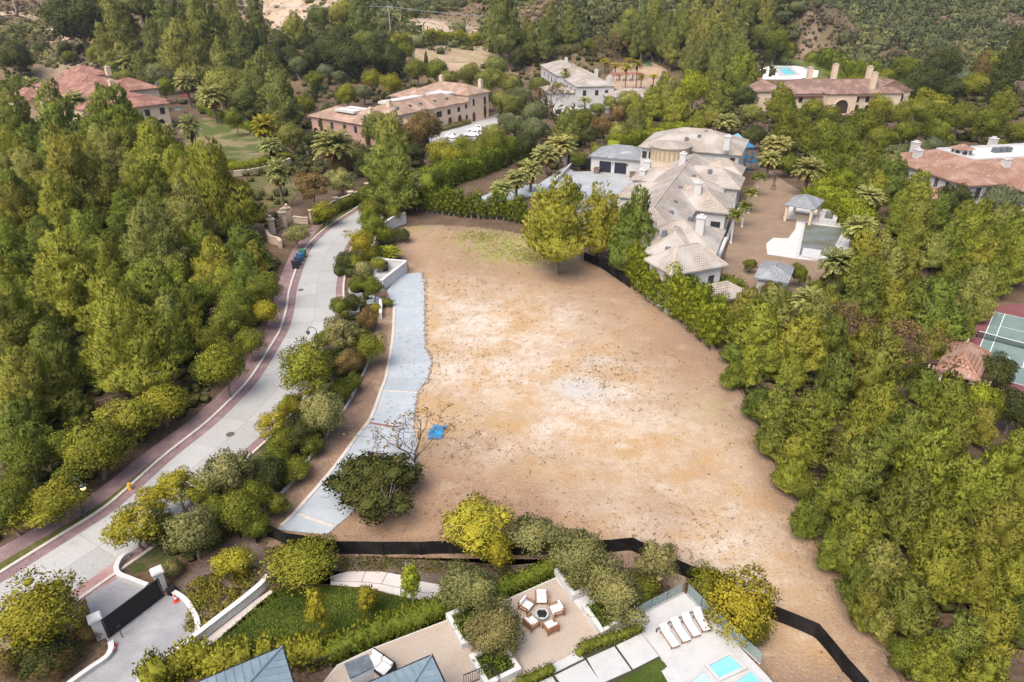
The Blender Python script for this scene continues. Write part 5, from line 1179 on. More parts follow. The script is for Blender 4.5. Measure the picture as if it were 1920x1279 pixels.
# turret
tb = MB().lathe([(4.0, -1), (4.0, 8.6)], 36, (47.6, 6.0, 0)).build('turret_wall', CREAM, wm.r)
V = [(47.6 + 4.6 * math.cos(i * 0.2244), 6.0 + 4.6 * math.sin(i * 0.2244), 8.6) for i in range(28)] + [(47.6, 6, 9.5)]; F = [(i, (i + 1) % 28, 28) for i in range(28)]
V += [(v[0], v[1], 8.4) for v in V[:28]]; F += [(29 + i, 29 + (i + 1) % 28, (i + 1) % 28, i) for i in range(28)]
roof_mesh('turret_roof', V, F, TILE_P, wm.r)
for i in range(12):
    t = 120 + i * 14; c = math.radians(t); wm.opening('window', 47.6 + 4.0 * math.cos(c), 6 + 4.0 * math.sin(c), t, 5.9, 0.75, 1.9, arch=True, frame=CREAM, pane=mat('cream_recess', (0.42, 0.33, 0.22), 0.9), mull=0, proud=0.14, fw=0.1)
for a, l, ang, z, w, h in ((49, 11.7, 180, 4.9, 1.0, 1.5), (49, 10.3, 180, 4.9, 0.9, 1.5), 
                           (49, -7.0, 180, 5.2, 1.0, 1.4), (20.5, 7.5, 180, 1.4, 1.4, 1.6), (7.2, 7.0, 180, 1.4, 1.4, 1.6), (-2, -10.6, -90, 2.4, 1.1, 1.5), (17, -10.0, -90, 2.4, 1.2, 1.6), (33, -10.2, -90, 2.4, 1.2, 1.6), (29.6, -8.4, 180, 1.6, 2.8, 2.4), (13.5, -8.6, 180, 1.4, 1.6, 2.2), (-7.2, -9.0, 180, 2.4, 1.2, 1.5)):
    wm.opening('window', a, l, ang, z, w, h)
for a, l, z, h in ((47.5, -5.6, 8.5, 2.6), (37.0, 8.4, 4.8, 2.2), (33.8, 8.6, 4.4, 1.6), (35.0, 1.2, 7.0, 2.6), (16.6, -4.6, 6.4, 2.6), (-3.0, -8.0, 6.4, 2.7)): wm.chimney(a, l, z, h, 1.2)
for a, l, z in ((28, -2.2, 7.2), (17.5, -1.6, 7.6), (10, -2, 7.2), (4.6, -2.4, 7.0), (-3, -4.6, 7.2), (-12.8, -5.2, 7.2), (-6, -3.4, 7.2), (32, -4.6, 7.5), (56, 0, 10.2), (58, 4, 10.2), (53.5, 1, 9.6), (52, 3.4, 9.2), (-9, 0.6, 6.2), (0.5, -6, 7.6)): wm.vent(a, l, z)
fp_ = MB().box(-6.5, 14, -10.9, -10.4, 0, 1.0).box(15, 36, -11.0, -10.6, 0, 1.0); fp_.build('terrace_wall', WHITE, wm.r)
# court in front of the garage
Lw = lambda a, l, z=0.03: (21.4 + a * math.cos(wm.a) - l * math.sin(wm.a), 102.3 + a * math.sin(wm.a) + l * math.cos(wm.a), z)
COURT = mat('court_concrete', (0.35, 0.36, 0.365), 0.85, 0.3, noise=[(0.22, (0.27, 0.28, 0.29), 0.4, 0.62, 5), (1.5, (0.43, 0.44, 0.445), 0.52, 0.72, 5)])
setting('motor_court', ccw([Lw(52, 12), Lw(52, 25), Lw(50, 29.5), Lw(28, 28), Lw(18, 26), Lw(6, 12), Lw(16, 10)]), COURT)
setting('mansion_drive', zz(GP([(880, 392), (900, 370), (950, 350), (1010, 345), (1060, 312), (1075, 320), (1030, 362), (960, 375), (915, 385)]), 0.02), DRV)
poly_wall('court_wall', [(1072, 312), (1045, 340), (1020, 362)], 0.9, 0.35, 'low dark topped wall along the motor court palms', m=WHITE)
a, b = Lw(53.5, 24.6, 0), Lw(55, 31.5, 0); az = math.atan2(b[1] - a[1], b[0] - a[0]); L = math.dist(a[:2], b[:2])
r = empty('yard_gate', (a[0], a[1], 0), az, 'wide dark panelled yard gate beside the grey garage roof', 'gate')
for i in range(2): MB().box(0.4 + i * (L - 0.6) / 2, 0.35 + (i + 1) * (L - 0.6) / 2, -0.05, 0.05, 0.1, 2.6).build('gate_leaf', MATS['garage_navy'], r)
MB().box(-0.3, 0.3, -0.3, 0.3, 0, 3.0).box(L - 0.1, L + 0.3, -0.3, 0.3, 0, 3.0).build('post', WHITE, r)
POTM = mat('stone_pot', (0.20, 0.14, 0.12), 0.9, 0.2)
for a, l, lb in ((50.2, 14.2, 'square brown planter pot by the garage corner'), (30, 13.2, 'square brown planter pot at near corner of court'), (51, 22.8, 'square brown planter pot beside first garage door'), (26.5, 27.8, 'square brown planter pot on palm side of court')):
    p = Lw(a, l); r = empty('planter_pot', p, wm.a, lb, 'planter', 'pots in the motor court'); MB().box(-0.6, 0.6, -0.6, 0.6, 0, 1.1).box(-0.7, 0.7, -0.7, 0.7, 1.1, 1.25).build('pot', POTM, r); MB().box(-0.5, 0.5, -0.5, 0.5, 1.252, 1.3).build('soil', SOILP, r)
# backyard of the mansion: dry lawn, pool, pavilion, pool house, playground, slide
DRYL = mat('dry_lawn', (0.235, 0.165, 0.115), 0.97, 0.1, noise=[(0.4, (0.29, 0.205, 0.145), 0.4, 0.65, 5), (5, (0.13, 0.09, 0.06), 0.5, 0.68, 5)], bump=(9, 0.6, 0.05))
setting('backyard', zz(GP([(1345, 560), (1362, 470), (1385, 400), (1415, 345), (1440, 318), (1478, 345), (1505, 360), (1560, 395), (1600, 430), (1610, 470), (1570, 530), (1500, 570), (1400, 590)]), 0.01), DRYL)
k4 = lambda pts: Z4(1440, 240, pts)
setting('pool_terrace', zz(GP(k4([(-15, 870), (40, 825), (150, 830), (205, 760), (215, 690), (110, 680), (160, 590), (380, 610), (590, 650), (620, 760), (600, 935), (480, 1010), (230, 985), (-5, 950)])), 0.04), mat('pool_terrace_stone', (0.55, 0.52, 0.49), 0.85, 0.2, noise=[(0.8, (0.47, 0.44, 0.41), 0.4, 0.7, 4)]))
DARKW = mat('green_pool_floor', (0.15, 0.17, 0.17), 0.6, 0.3, noise=[(0.25, (0.11, 0.105, 0.06), 0.4, 0.6, 4)])
POOLT = mat('pool_tile_blue', (0.34, 0.42, 0.47), 0.6, 0.3)
WATER2 = glass_mat('murky_water', (0.20, 0.23, 0.24), 0.35, 0.03)
basin('estate_pool', 'large murky swimming pool with pale blue coping behind mansion', k4([(262, 700), (348, 722), (548, 745), (590, 770), (520, 900), (470, 960), (205, 972)]), 0.12, 0.5, 0.04, floor=DARKW, water=WATER2)
basin('raised_spa', 'raised dark spa beside the open pool pavilion', k4([(400, 640), (530, 660), (505, 735), (375, 715)]), 0.9, 0.8, 0.04, floor=DARKW, water=WATER2)
p = GP(k4([(265, 910), (400, 930), (375, 1000), (245, 965)]), 0.05); tag(MB().prism(ccw(p), 0.05, 0.35).build('pool_bridge', WHITEC), 'white ledge with blue steps at near end of murky pool', 'pool ledge')
def pavilion(label, px, ze, rh, rm, z=0.0, posts=True, solid=False, name='pool_pavilion', wallm=None):
    P = GP(px, ze); c = [sum(q[j] for q in P) / 4 for j in range(2)]; u = Vector((P[1][0] - P[0][0], P[1][1] - P[0][1])); v = Vector((P[3][0] - P[0][0], P[3][1] - P[0][1]))
    h = House(name, label, (c[0], c[1], z), math.degrees(math.atan2(u.y, u.x)), 'pavilion'); w, d = u.length / 2, v.length / 2 * abs(math.sin(u.angle(v)))
    if solid: h.wall(-w + 0.5, w - 0.5, -d + 0.5, d - 0.5, ze - z - 0.1, wallm or WHITE)
    h.hip(-w, w, -d, d, ze - z, rh, rm, ov=0.0)
    if posts:
        for sx in (-1, 1):
            for sy in (-1, 1): MB().box(sx * (w - 0.5) - 0.22, sx * (w - 0.5) + 0.22, sy * (d - 0.5) - 0.22, sy * (d - 0.5) + 0.22, 0, ze - z - 0.15).build('post', CREAM, h.r)
        MB().box(-w * 0.5, w * 0.5, -0.5, 0.4, 0, 1.0).build('bar_counter', CREAM, h.r)
    return h
pavilion('open pool pavilion with grey hip roof above the murky pool', k4([(180, 505), (400, 540), (375, 615), (150, 578)]), 3.2, 1.3, TILE_G)
pavilion('small grey roofed pool house near the water slide', [(1425, 492), (1487, 502), (1480, 528), (1418, 522)], 3.0, 1.2, TILE_G, posts=False, solid=True, name='pool_house')
BLUEP = mat('slide_blue', (0.16, 0.34, 0.42), 0.4, 0.4); BLUED = mat('play_blue', (0.04, 0.17, 0.30), 0.5, 0.4)
sl = [(*G(1388, 545, 3.0)[:2], 3.0), (*G(1392, 555, 2.4)[:2], 2.4), (*G(1400, 566, 1.6)[:2], 1.6), (*G(1412, 572, 0.9)[:2], 0.9), (*G(1422, 574, 0.4)[:2], 0.4)]
sp_ = spline(sl, 6); r = empty('water_slide', (*sl[-1][:2], 0), 0, 'pale blue curving water slide beside the pool house', 'slide')
m = MB(); A, B = offset(sp_, 0.5), offset(sp_, -0.5)
for i in range(len(sp_) - 1):
    m.quad(A[i], A[i + 1], B[i + 1], B[i])
    for E_ in (A, B): m.quad(E_[i], E_[i + 1], (E_[i + 1][0], E_[i + 1][1], E_[i + 1][2] + 0.4), (E_[i][0], E_[i][1], E_[i][2] + 0.4))
m.build('chute', BLUEP, r, True)
for i in (0, 8, 16): MB().tube([(sp_[i][0], sp_[i][1], 0), (sp_[i][0], sp_[i][1], sp_[i][2])], 0.08, 6).build('support', BLUEP, r, True)
k3 = lambda pts: Z4(960, 210, pts)
p = G(1400, 318); r = empty('play_tower', (p[0], p[1], 0), 0.4, 'blue climbing tower with railings behind the mansion', 'play structure')
for x, y, h in ((-2.6, 0, 3.2), (-2.6, 2, 3.2), (-0.8, 0, 5.2), (-0.8, 2, 5.2), (1.0, 0, 5.2), (1.0, 2, 5.2), (2.8, 0, 3.0), (2.8, 2, 3.0)): MB().tube([(x, y, 0), (x, y, h)], 0.14, 6).build('post', BLUED, r)
for x0, x1, z in ((-2.8, -0.8, 1.6), (-0.9, 1.1, 2.6), (1.0, 3.0, 1.4)): MB().box(x0, x1, -0.1, 2.1, z, z + 0.15).build('platform', BLUED, r)
for x in (-2.6, -0.8, 1.0):
    for k in range(6): MB().tube([(x + 0.3 * k, -0.05, 1.7 + (0.9 if x == -0.8 else 0)), (x + 0.3 * k, -0.05, 2.6 + (0.9 if x == -0.8 else 0))], 0.05, 4).build('bar', BLUED, r)
MB().poly([(-1.1, -0.3, 5.2), (1.3, -0.3, 5.2), (0.1, 1, 6.2)]).poly([(1.3, -0.3, 5.2), (1.3, 2.3, 5.2), (0.1, 1, 6.2)]).poly([(1.3, 2.3, 5.2), (-1.1, 2.3, 5.2), (0.1, 1, 6.2)]).poly([(-1.1, 2.3, 5.2), (-1.1, -0.3, 5.2), (0.1, 1, 6.2)]).build('roof', BLUED, r)
p = G(1378, 285); r = empty('play_tower', (p[0], p[1], -1.0), 0.1, 'pale blue roofed play tower peeking over mansion roof', 'play structure')
for x, y in ((-1, -1), (1, -1), (1, 1), (-1, 1)): MB().tube([(x, y, 0), (x, y, 4.6)], 0.12, 6).build('post', BLUEP, r)
MB().box(-1.1, 1.1, -1.1, 1.1, 2.2, 2.35).build('platform', BLUEP, r); MB().poly([(-1.4, -1.4, 4.6), (1.4, -1.4, 4.6), (0, 0, 5.8)]).poly([(1.4, -1.4, 4.6), (1.4, 1.4, 4.6), (0, 0, 5.8)]).poly([(1.4, 1.4, 4.6), (-1.4, 1.4, 4.6), (0, 0, 5.8)]).poly([(-1.4, 1.4, 4.6), (-1.4, -1.4, 4.6), (0, 0, 5.8)]).build('roof', BLUEP, r)
p = G(1449, 357, 0); r = empty('garden_statue', (p[0], p[1], 0), 0, 'slim dark iron obelisk standing on the dry back lawn', 'obelisk')
for sx, sy in ((-1, -1), (1, -1), (1, 1), (-1, 1)): MB().tube([(sx * 0.35, sy * 0.35, 0), (0, 0, 3.4)], 0.04, 4).build('leg', WOODD, r)
MB().box(-0.25, 0.25, -0.25, 0.25, 1.0, 1.05).box(-0.14, 0.14, -0.14, 0.14, 2.0, 2.05).build('brace', WOODD, r)

# house with cream walls and buff roofs, cars on its forecourt
F53 = 233.4
h2 = House('cream_villa', 'long peach villa with buff tiled roofs and arched doors', (-8.6, 262.4, -6.0), F53)     # +x runs left along the facade, -y... is the yard side
h2.block(0, 11.5, -24, 0, 9.6, 2.6, PEACH, TILE_B, axis='y'); h2.block(11.5, 50, -13, 0.0, 7.6, 2.8, PEACH, TILE_B); h2.block(48, 60, -26, 7, 6.6, 2.8, PINK, TILE_B, axis='y'); h2.block(8, 20, -30, -14, 7.8, 2.6, PEACH, TILE_B); h2.block(24, 44, -19, -12, 6.4, 1.6, PEACH, TILE_B)
MB().box(22, 40, -15.5, -11.5, 8.8, 9.6).build('flat_roof', WHITE, h2.r); MB().box(10, 18, -14, -6, 8.8, 10.0).build('flat_roof', WHITE, h2.r); MB().box(50.5, 57.5, -17, -8, 8.6, 9.3).build('flat_roof', WHITE, h2.r)
for x, z, w, h, ar, nm in ((2.2, 1.0, 1.3, 2.6, False, 'window'), (2.2, 5.4, 1.3, 2.6, True, 'window'), (8.6, 5.6, 1.1, 2.4, True, 'window'), (12.8, 5.2, 1.1, 1.5, False, 'window'), (16.8, 4.6, 1.4, 1.6, False, 'window'), (22, 4.4, 1.6, 1.7, False, 'window'), (27, 4.2, 2.6, 1.9, False, 'window'), (33, 4.2, 1.4, 1.8, False, 'window'), (38, 4.2, 1.4, 1.8, False, 'window'),
                           (8.6, 0.2, 1.6, 3.2, True, 'door'), (16.4, 0.2, 1.9, 3.3, True, 'door'), (21.6, 0.2, 1.9, 3.3, True, 'door'), (12.6, 0.6, 1.2, 2.4, False, 'window'), (28, 0.2, 1.9, 3.3, True, 'door'), (35, 0.2, 1.9, 3.3, True, 'door')):
    h2.opening(nm, x, 0.0, 90, z, w, h, arch=ar, frame=WOODR, pane=WOODR if nm == 'door' else GLZ)
for y in (-22, -16, -10, -5, 1, 4.5): h2.opening('window', 60, y, 0, 3.6, 1.3, 2.0, frame=WOODD)
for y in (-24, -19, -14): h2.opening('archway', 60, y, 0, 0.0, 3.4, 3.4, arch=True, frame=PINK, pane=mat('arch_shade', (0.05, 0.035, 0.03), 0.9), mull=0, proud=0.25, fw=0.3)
for x in (50.5, 54, 57.5): h2.opening('window', x, 7, 90, 3.6, 1.2, 2.0)
for x, y, z in ((45, -5, 8.2), (56, -2, 7.6), (3, -20, 10.6), (0.8, -3, 10.2)): h2.chimney(x, y, z, 3.0, 1.3, CREAM)
for x, y in ((44, -2.5), (38, -2.8), (33, -2.8), (20, -2.8), (26, -2.8)): h2.vent(x, y, 9.2, 0.9)
FORE = mat('forecourt', (0.42, 0.405, 0.395), 0.9, 0.2, noise=[(0.3, (0.36, 0.345, 0.335), 0.4, 0.65, 4)])
def setting_t(name, px, m, dz=0.05):
    P = ccw([GT(a, b) for a, b in px]); z = max(p[2] for p in P) if max(p[2] for p in P) - min(p[2] for p in P) < 0.3 else None
    b = MB(); c = [sum(p[j] for p in P) / len(P) for j in range(3)]
    for i in range(len(P)):
        j = (i + 1) % len(P); n = 6
        for k in range(n):
            f = lambda t, q: [c[e] + (q[e] - c[e]) * t for e in range(2)]
            q = [f(k / n, P[i]), f((k + 1) / n, P[i]), f((k + 1) / n, P[j]), f(k / n, P[j])]
            b.poly([(x, y, hterr(x, y) + dz) for x, y in (q if k else q[:3])])
    o = b.build(name, m); o['kind'] = 'structure'; return o
setting_t('forecourt', [(822, 245), (850, 236), (900, 225), (935, 214), (960, 222), (940, 245), (905, 262), (860, 275), (815, 280), (800, 262)], FORE)
GLASSC = mat('car_glass', (0.02, 0.022, 0.025), 0.1, 0.5); CARW = mat('car_white', (0.72, 0.72, 0.73), 0.3, 0.5, coat=0.5); TYRE = mat('tyre', (0.015, 0.015, 0.015), 0.9, 0.1); RIM = mat('rim', (0.35, 0.35, 0.36), 0.4, 0.5, metal=0.7)
def car(px, az, label, Lc=4.7, H=1.65):
    p = GT(*px); r = empty('parked_car', (p[0], p[1], p[2] + 0.05), math.radians(az), label, 'car', 'cars parked in front of the villa')
    w = 0.95
    def prof(name, pts, hw, m, taper=None):
        b = MB(); n = len(pts)
        for s_ in (-1, 1): b.poly([(x, s_ * (hw if not taper or z < taper[0] else taper[1]), z) for x, z in (pts if s_ < 0 else pts[::-1])])
        for i in range(n):
            j = (i + 1) % n; (x0, z0), (x1, z1) = pts[i], pts[j]; h0 = hw if not taper or z0 < taper[0] else taper[1]; h1 = hw if not taper or z1 < taper[0] else taper[1]
            b.quad((x0, -h0, z0), (x0, h0, z0), (x1, h1, z1), (x1, -h1, z1))
        return b.build(name, m, r)
    k = Lc / 4.7
    prof('body', [(-2.35 * k, 0.32), (-2.38 * k, 0.75), (-2.25 * k, 1.02), (0.9 * k, 1.0), (2.15 * k, 0.86), (2.36 * k, 0.62), (2.34 * k, 0.32)], w, CARW)
    prof('cabin', [(-2.2 * k, 1.01), (-1.95 * k, 1.5), (-1.6 * k, H), (0.1 * k, H), (1.05 * k, 1.0)], w * 0.93, CARW, (1.2, w * 0.74))
    for s_ in (-1, 1): MB().quad((-1.75 * k, s_ * (w * 0.87), 1.10), (0.72 * k, s_ * (w * 0.87), 1.10), (0.05 * k, s_ * w * 0.775, H - 0.12), (-1.55 * k, s_ * w * 0.775, H - 0.12)).build('side_window', GLASSC, r)
    MB().quad((0.98 * k, -w * 0.8, 1.06), (0.98 * k, w * 0.8, 1.06), (0.24 * k, w * 0.66, H - 0.06), (0.24 * k, -w * 0.66, H - 0.06)).build('windscreen', GLASSC, r).location.x = 0.03
    MB().quad((-2.17 * k, w * 0.8, 1.1), (-2.17 * k, -w * 0.8, 1.1), (-1.90 * k, -w * 0.66, 1.52), (-1.90 * k, w * 0.66, 1.52)).build('rear_window', GLASSC, r).location.x = -0.03
    for sx in (-1.45 * k, 1.42 * k):
        for s_ in (-1, 1):
            b = MB(); b.tube([(sx, s_ * (w - 0.2), 0.34), (sx, s_ * (w + 0.02), 0.34)], 0.34, 14); t = b.build('wheel', TYRE, r); MB().tube([(sx, s_ * (w + 0.015), 0.34), (sx, s_ * (w + 0.03), 0.34)], 0.21, 12).build('rim', RIM, t)
    for s_ in (-0.65, 0.65): MB().box(2.28 * k, 2.39 * k, s_ - 0.2, s_ + 0.2, 0.62, 0.76).build('headlight', mat('headlight', (0.7, 0.7, 0.72), 0.2, 0.5), r); MB().box(-2.42 * k, -2.33 * k, s_ - 0.14, s_ + 0.14, 0.72, 0.95).build('tail_light', mat('tail_light', (0.35, 0.01, 0.01), 0.3, 0.5), r)
car((849, 262), -10, 'white hatchback parked alone on the villa forecourt', 4.6, 1.6)
car((885, 258), 170, 'nearer white SUV of the pair beside villa forecourt trees', 5.2, 1.95)
car((891, 247), 172, 'farther white SUV of the pair on the villa forecourt', 5.2, 1.95)

# house with red tiles at upper left
h1 = House('red_roof_villa', 'cream villa with mottled red tiled roofs by the palm lawn', (-138.0, 229.0, -6.0), 140.0)   # +x runs away to the left
h1.r.scale = (1.12, 1.12, 1.12)
h1.block(0, 40, -24, 0, 7.6, 3.8, CREAM, TILE_R); h1.block(30, 62, -30, -8, 8.4, 4.0, CREAM, TILE_R); h1.block(26, 38, -34, -20, 8.0, 3.2, CREAM, TILE_R, axis='y'); h1.block(-5, 2, -22, -6, 7.4, 2.4, CREAM, TILE_R, axis='y'); h1.block(64, 76, -34, -22, 9.6, 3.0, CREAM, TILE_R)
h1.block(40, 58, -8, 4, 6.6, 2.6, CREAM, TILE_R)
for y in (-20, -15.5, -10): h1.opening('window', -5, y, 180, 4.4, 1.5, 1.9)
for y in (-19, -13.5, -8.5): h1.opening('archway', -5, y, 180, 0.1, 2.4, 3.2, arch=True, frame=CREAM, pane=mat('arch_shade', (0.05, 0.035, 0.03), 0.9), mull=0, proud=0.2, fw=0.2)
for x in (5, 11, 17, 24, 31): h1.opening('window', x, 0, 90, 4.4, 1.4, 1.8)
for x, y, z in ((4, -6, 8.4), (3, -13, 8.4), (17, -16, 10), (46, -27, 11)): h1.chimney(x, y, z, 2.6, 1.5, CREAM)
for x, y in ((14, -4.5), (34, -12), (26, -34)): h1.vent(x, y, 9.4, 1.0)
p = GT(276, 178); UMB = mat('umbrella_red', (0.24, 0.02, 0.035), 0.7, 0.2)
for px, lb in (((277, 190), 'dark red garden parasol close to the red roofed villa'), ((352, 193), 'dark red garden parasol between two palms by the lawn')):
    p = GT(*px); r = empty('garden_parasol', p, 0, lb, 'parasol', 'red parasols by the villa'); MB().tube([(0, 0, 0), (0, 0, 2.9)], 0.06, 6).build('pole', WOODD, r); MB().lathe([(2.0, 2.35), (1.2, 2.75), (0.1, 3.1)], 8).build('canopy', UMB, r)
TEAL = mat('teal_fabric', (0.03, 0.22, 0.22), 0.8, 0.2)
for px, lb in (((333, 208), 'teal cushioned daybed on the terrace by villa wall'), ((349, 232), 'teal cushioned daybed at the edge of palm lawn')):
    p = GT(*px); r = empty('daybed', p, 0.5, lb, 'daybed', 'teal daybeds'); MB().box(-1.2, 1.2, -0.8, 0.8, 0.05, 0.35).build('base', WHITE, r); MB().box(-1.15, 1.15, -0.75, 0.75, 0.352, 0.6).build('mattress', TEAL, r, bevel=0.05); MB().box(-1.2, -1.0, -0.8, 0.8, 0.352, 1.1).build('headboard', TEAL, r)
setting_t('palm_lawn', [(345, 258), (360, 235), (380, 222), (420, 225), (465, 245), (490, 262), (500, 290), (470, 308), (430, 305), (385, 290), (350, 278)], mat('patchy_lawn', (0.09, 0.105, 0.03), 0.95, 0.1, noise=[(0.10, (0.24, 0.185, 0.10), 0.45, 0.56, 5), (4, (0.07, 0.09, 0.02), 0.5, 0.7, 3)]), 0.06)
setting_t('side_lawn', [(455, 335), (500, 322), (540, 330), (565, 360), (545, 390), (505, 395), (480, 370)], mat('olive_lawn', (0.10, 0.10, 0.035), 0.95, 0.1, noise=[(0.2, (0.18, 0.135, 0.07), 0.45, 0.6, 5), (4, (0.07, 0.08, 0.02), 0.5, 0.7, 3)]), 0.05)

# white house with pale roofs, centre back
h3 = House('pale_roof_villa', 'white villa with pale tile roofs behind the yellow palms', (28.0, 292.0, -6.0), 98.0)
h3.block(-6, 22, -12, 3, 8.2, 2.6, WHITE, TILE_P); h3.block(18, 58, -10, 6, 9.4, 3.0, WHITE, TILE_P); h3.block(-14, 0, -30, -8, 5.0, 2.0, WHITE, TILE_P, axis='y'); h3.block(-2, 14, 3, 14, 5.4, 1.8, WHITE, TILE_P)
for x in (-2, 5, 12, 18): h3.opening('window', x, 3 if x < 18 else 6, 90, 4.6, 1.5, 2.0)
for x in (24, 32, 40, 50): h3.opening('window', x, 6, 90, 5.4, 1.5, 2.0)
for y in (-9, -5, 0): h3.opening('window', -6, y, 180, 4.6, 1.4, 2.0)
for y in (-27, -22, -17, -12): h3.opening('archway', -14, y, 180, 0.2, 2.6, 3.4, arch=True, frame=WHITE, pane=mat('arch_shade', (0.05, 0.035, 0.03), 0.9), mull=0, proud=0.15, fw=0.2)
for x, y, z in ((12, -9, 9), (-4, -10, 8), (40, -2, 11)): h3.chimney(x, y, z, 3.0, 1.4, WHITE)
MB().box(-20, -14, -34, 10, -1, 1.6).build('terrace_wall', WHITE, h3.r)
p = GT(1175, 152); r = empty('garden_pergola', (p[0], p[1], p[2]), 0.1, 'terracotta roofed white pergola in the bare back garden', 'pergola')
for i in range(5):
    for y in (-2.2, 2.2): MB().box(i * 3.4 - 7, i * 3.4 - 6.4, y - 0.3, y + 0.3, 0, 3.2).build('post', WHITE, r)
pg = MB()
for i in range(24): MB().box(i * 0.66 - 8, i * 0.66 - 7.6, -3.0, 3.0, 3.2, 3.55).build('rafter', mat('terracotta_rafter', (0.36, 0.16, 0.10), 0.9), r)
setting_t('bare_garden', [(1135, 148), (1150, 132), (1190, 122), (1225, 118), (1250, 132), (1265, 150), (1250, 165), (1180, 172), (1140, 165)], mat('bare_soil', (0.40, 0.29, 0.21), 0.95, 0.1, noise=[(0.2, (0.30, 0.21, 0.15), 0.4, 0.65, 5)]), 0.05)
setting_t('putting_green', [(1180, 122), (1195, 116), (1220, 118), (1225, 126), (1200, 128)], mat('turf_green', (0.10, 0.17, 0.09), 0.95, 0.1), 0.09)
setting_t('vineyard', [(758, 100), (790, 95), (830, 92), (880, 90), (935, 89), (958, 110), (950, 128), (900, 122), (850, 119), (800, 120), (765, 116)], mat('vineyard_soil', (0.36, 0.27, 0.19), 0.95, 0.1, noise=[(0.25, (0.27, 0.21, 0.12), 0.42, 0.62, 5), (2.0, (0.20, 0.17, 0.09), 0.5, 0.7, 4)]), 0.15)
setting_t('villa_drive', [(1030, 190), (1052, 188), (1060, 205), (1055, 222), (1040, 215)], FORE, 0.05)

# brown tiled villa at upper right, with pool behind
h4 = House('brown_roof_villa', 'cream villa with brown tile roof, tall chimneys and arched portico', (107.5, 274.0, -6.0), 2.0)
h4.block(-4, 42, 0, 13, 7.2, 4.2, CREAM, TILE_M); h4.block(11.5, 22.5, -4.5, 8, 7.6, 4.0, PEACH, TILE_M, axis='y'); h4.block(32, 47, 3, 22, 7.6, 3.8, CREAM, TILE_M, axis='y', gable=(True, False)); h4.block(-16, -2, 4, 24, 7.4, 3.8, CREAM, TILE_M, axis='y'); h4.block(10, 30, 12, 24, 6.8, 3.6, CREAM, TILE_M, axis='y')
MB().poly([(31.9, 2.99, 7.5), (47.1, 2.99, 7.5), (39.5, 2.99, 11.0)]).build('gable_wall', PEACH, h4.r)
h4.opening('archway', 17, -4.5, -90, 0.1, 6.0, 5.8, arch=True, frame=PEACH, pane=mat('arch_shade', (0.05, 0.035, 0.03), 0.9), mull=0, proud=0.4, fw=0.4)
for x in (3, 8, 25, 29): h4.opening('window', x, 0, -90, 3.8, 1.5, 2.2)
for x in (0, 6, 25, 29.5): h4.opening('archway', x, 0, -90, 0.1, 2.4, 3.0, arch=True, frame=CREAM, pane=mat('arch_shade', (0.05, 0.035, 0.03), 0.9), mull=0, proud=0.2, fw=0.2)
for x in (35.5, 39.5, 43.5): h4.opening('window', x, 3, -90, 3.6, 2.2, 3.0, arch=True, frame=WOODD)
for x, y, z in ((9.5, 11, 9.5), (20, 12.5, 10.5), (31, 2.5, 8.5), (34, 12.5, 9.5)): h4.chimney(x, y, z, 5.6, 1.8, PEACH, TAN)
MB().box(-4, 11, -0.9, 0.0, 5.9, 6.3).box(22.5, 32, -0.9, 0.0, 5.9, 6.3).build('porch_canopy', mat('brown_canopy', (0.14, 0.065, 0.05), 0.8), h4.r)
def terr_basin(px, name, label, h=0.4, cw=2.2, water=None, floor=AQUA):
    P = [GT(a, b) for a, b in px]; z = sum(p[2] for p in P) / len(P) + 0.05
    basin(name, label, px, h, cw, z, floor=floor, water=water or WATER)
setting_t('villa_pool_terrace', [(1418, 133), (1445, 124), (1490, 124), (1535, 134), (1532, 146), (1480, 152), (1425, 150)], mat('pool_terrace_white', (0.62, 0.60, 0.57), 0.85, 0.2), 0.10)
setting_t('villa_lawn', [(1430, 124), (1480, 112), (1540, 120), (1580, 140), (1560, 160), (1500, 160), (1490, 124)], mat('turf_lawn', (0.10, 0.13, 0.035), 0.95, 0.1, noise=[(0.2, (0.15, 0.14, 0.05), 0.45, 0.6, 4)]), 0.06)
terr_basin([(1451, 127), (1484, 127), (1500, 141), (1463, 143)], 'villa_pool', 'bright turquoise pool behind the brown roofed villa')

# white and terracotta villa at right edge
h5 = House('flat_top_villa', 'white villa with terracotta roof rim and white flat roof', (92.4, 137.0, -3.0), 12.0)
h5.wall(0, 44, 0, 26, 5.9, WHITE)
def rim(x0, x1, y0, y1, ze, rh, dep, ov, m):
    X = [(x0 - ov, y0 - ov), (x1 + ov, y0 - ov), (x1 + ov, y1 + ov), (x0 - ov, y1 + ov)]; Y = [(x0 + dep, y0 + dep), (x1 - dep, y0 + dep), (x1 - dep, y1 - dep), (x0 + dep, y1 - dep)]
    V = [(*p, ze) for p in X] + [(*p, ze + rh) for p in Y]; F = [(i, (i + 1) % 4, 4 + (i + 1) % 4, 4 + i) for i in range(4)]
    n = 8; V += [(*p, ze - 0.25) for p in X]; F += [(n + i, n + (i + 1) % 4, (i + 1) % 4, i) for i in range(4)] + [(11, 10, 9, 8)]
    o = roof_mesh('roof', V, F, m, h5.r); h5.roofs.append(o)
    MB().box(Y[0][0], Y[1][0], Y[0][1], Y[2][1], ze + rh - 0.6, ze + rh - 0.25).build('flat_roof', WHITE, h5.r)
    MB().box(Y[0][0], Y[1][0], Y[0][1], Y[0][1] + 0.3, ze + rh - 0.5, ze + rh + 0.25).box(Y[0][0], Y[1][0], Y[2][1] - 0.3, Y[2][1], ze + rh - 0.5, ze + rh + 0.25).box(Y[0][0], Y[0][0] + 0.3, Y[0][1] + 0.3, Y[2][1] - 0.3, ze + rh - 0.5, ze + rh + 0.25).build('parapet', WHITE, h5.r)
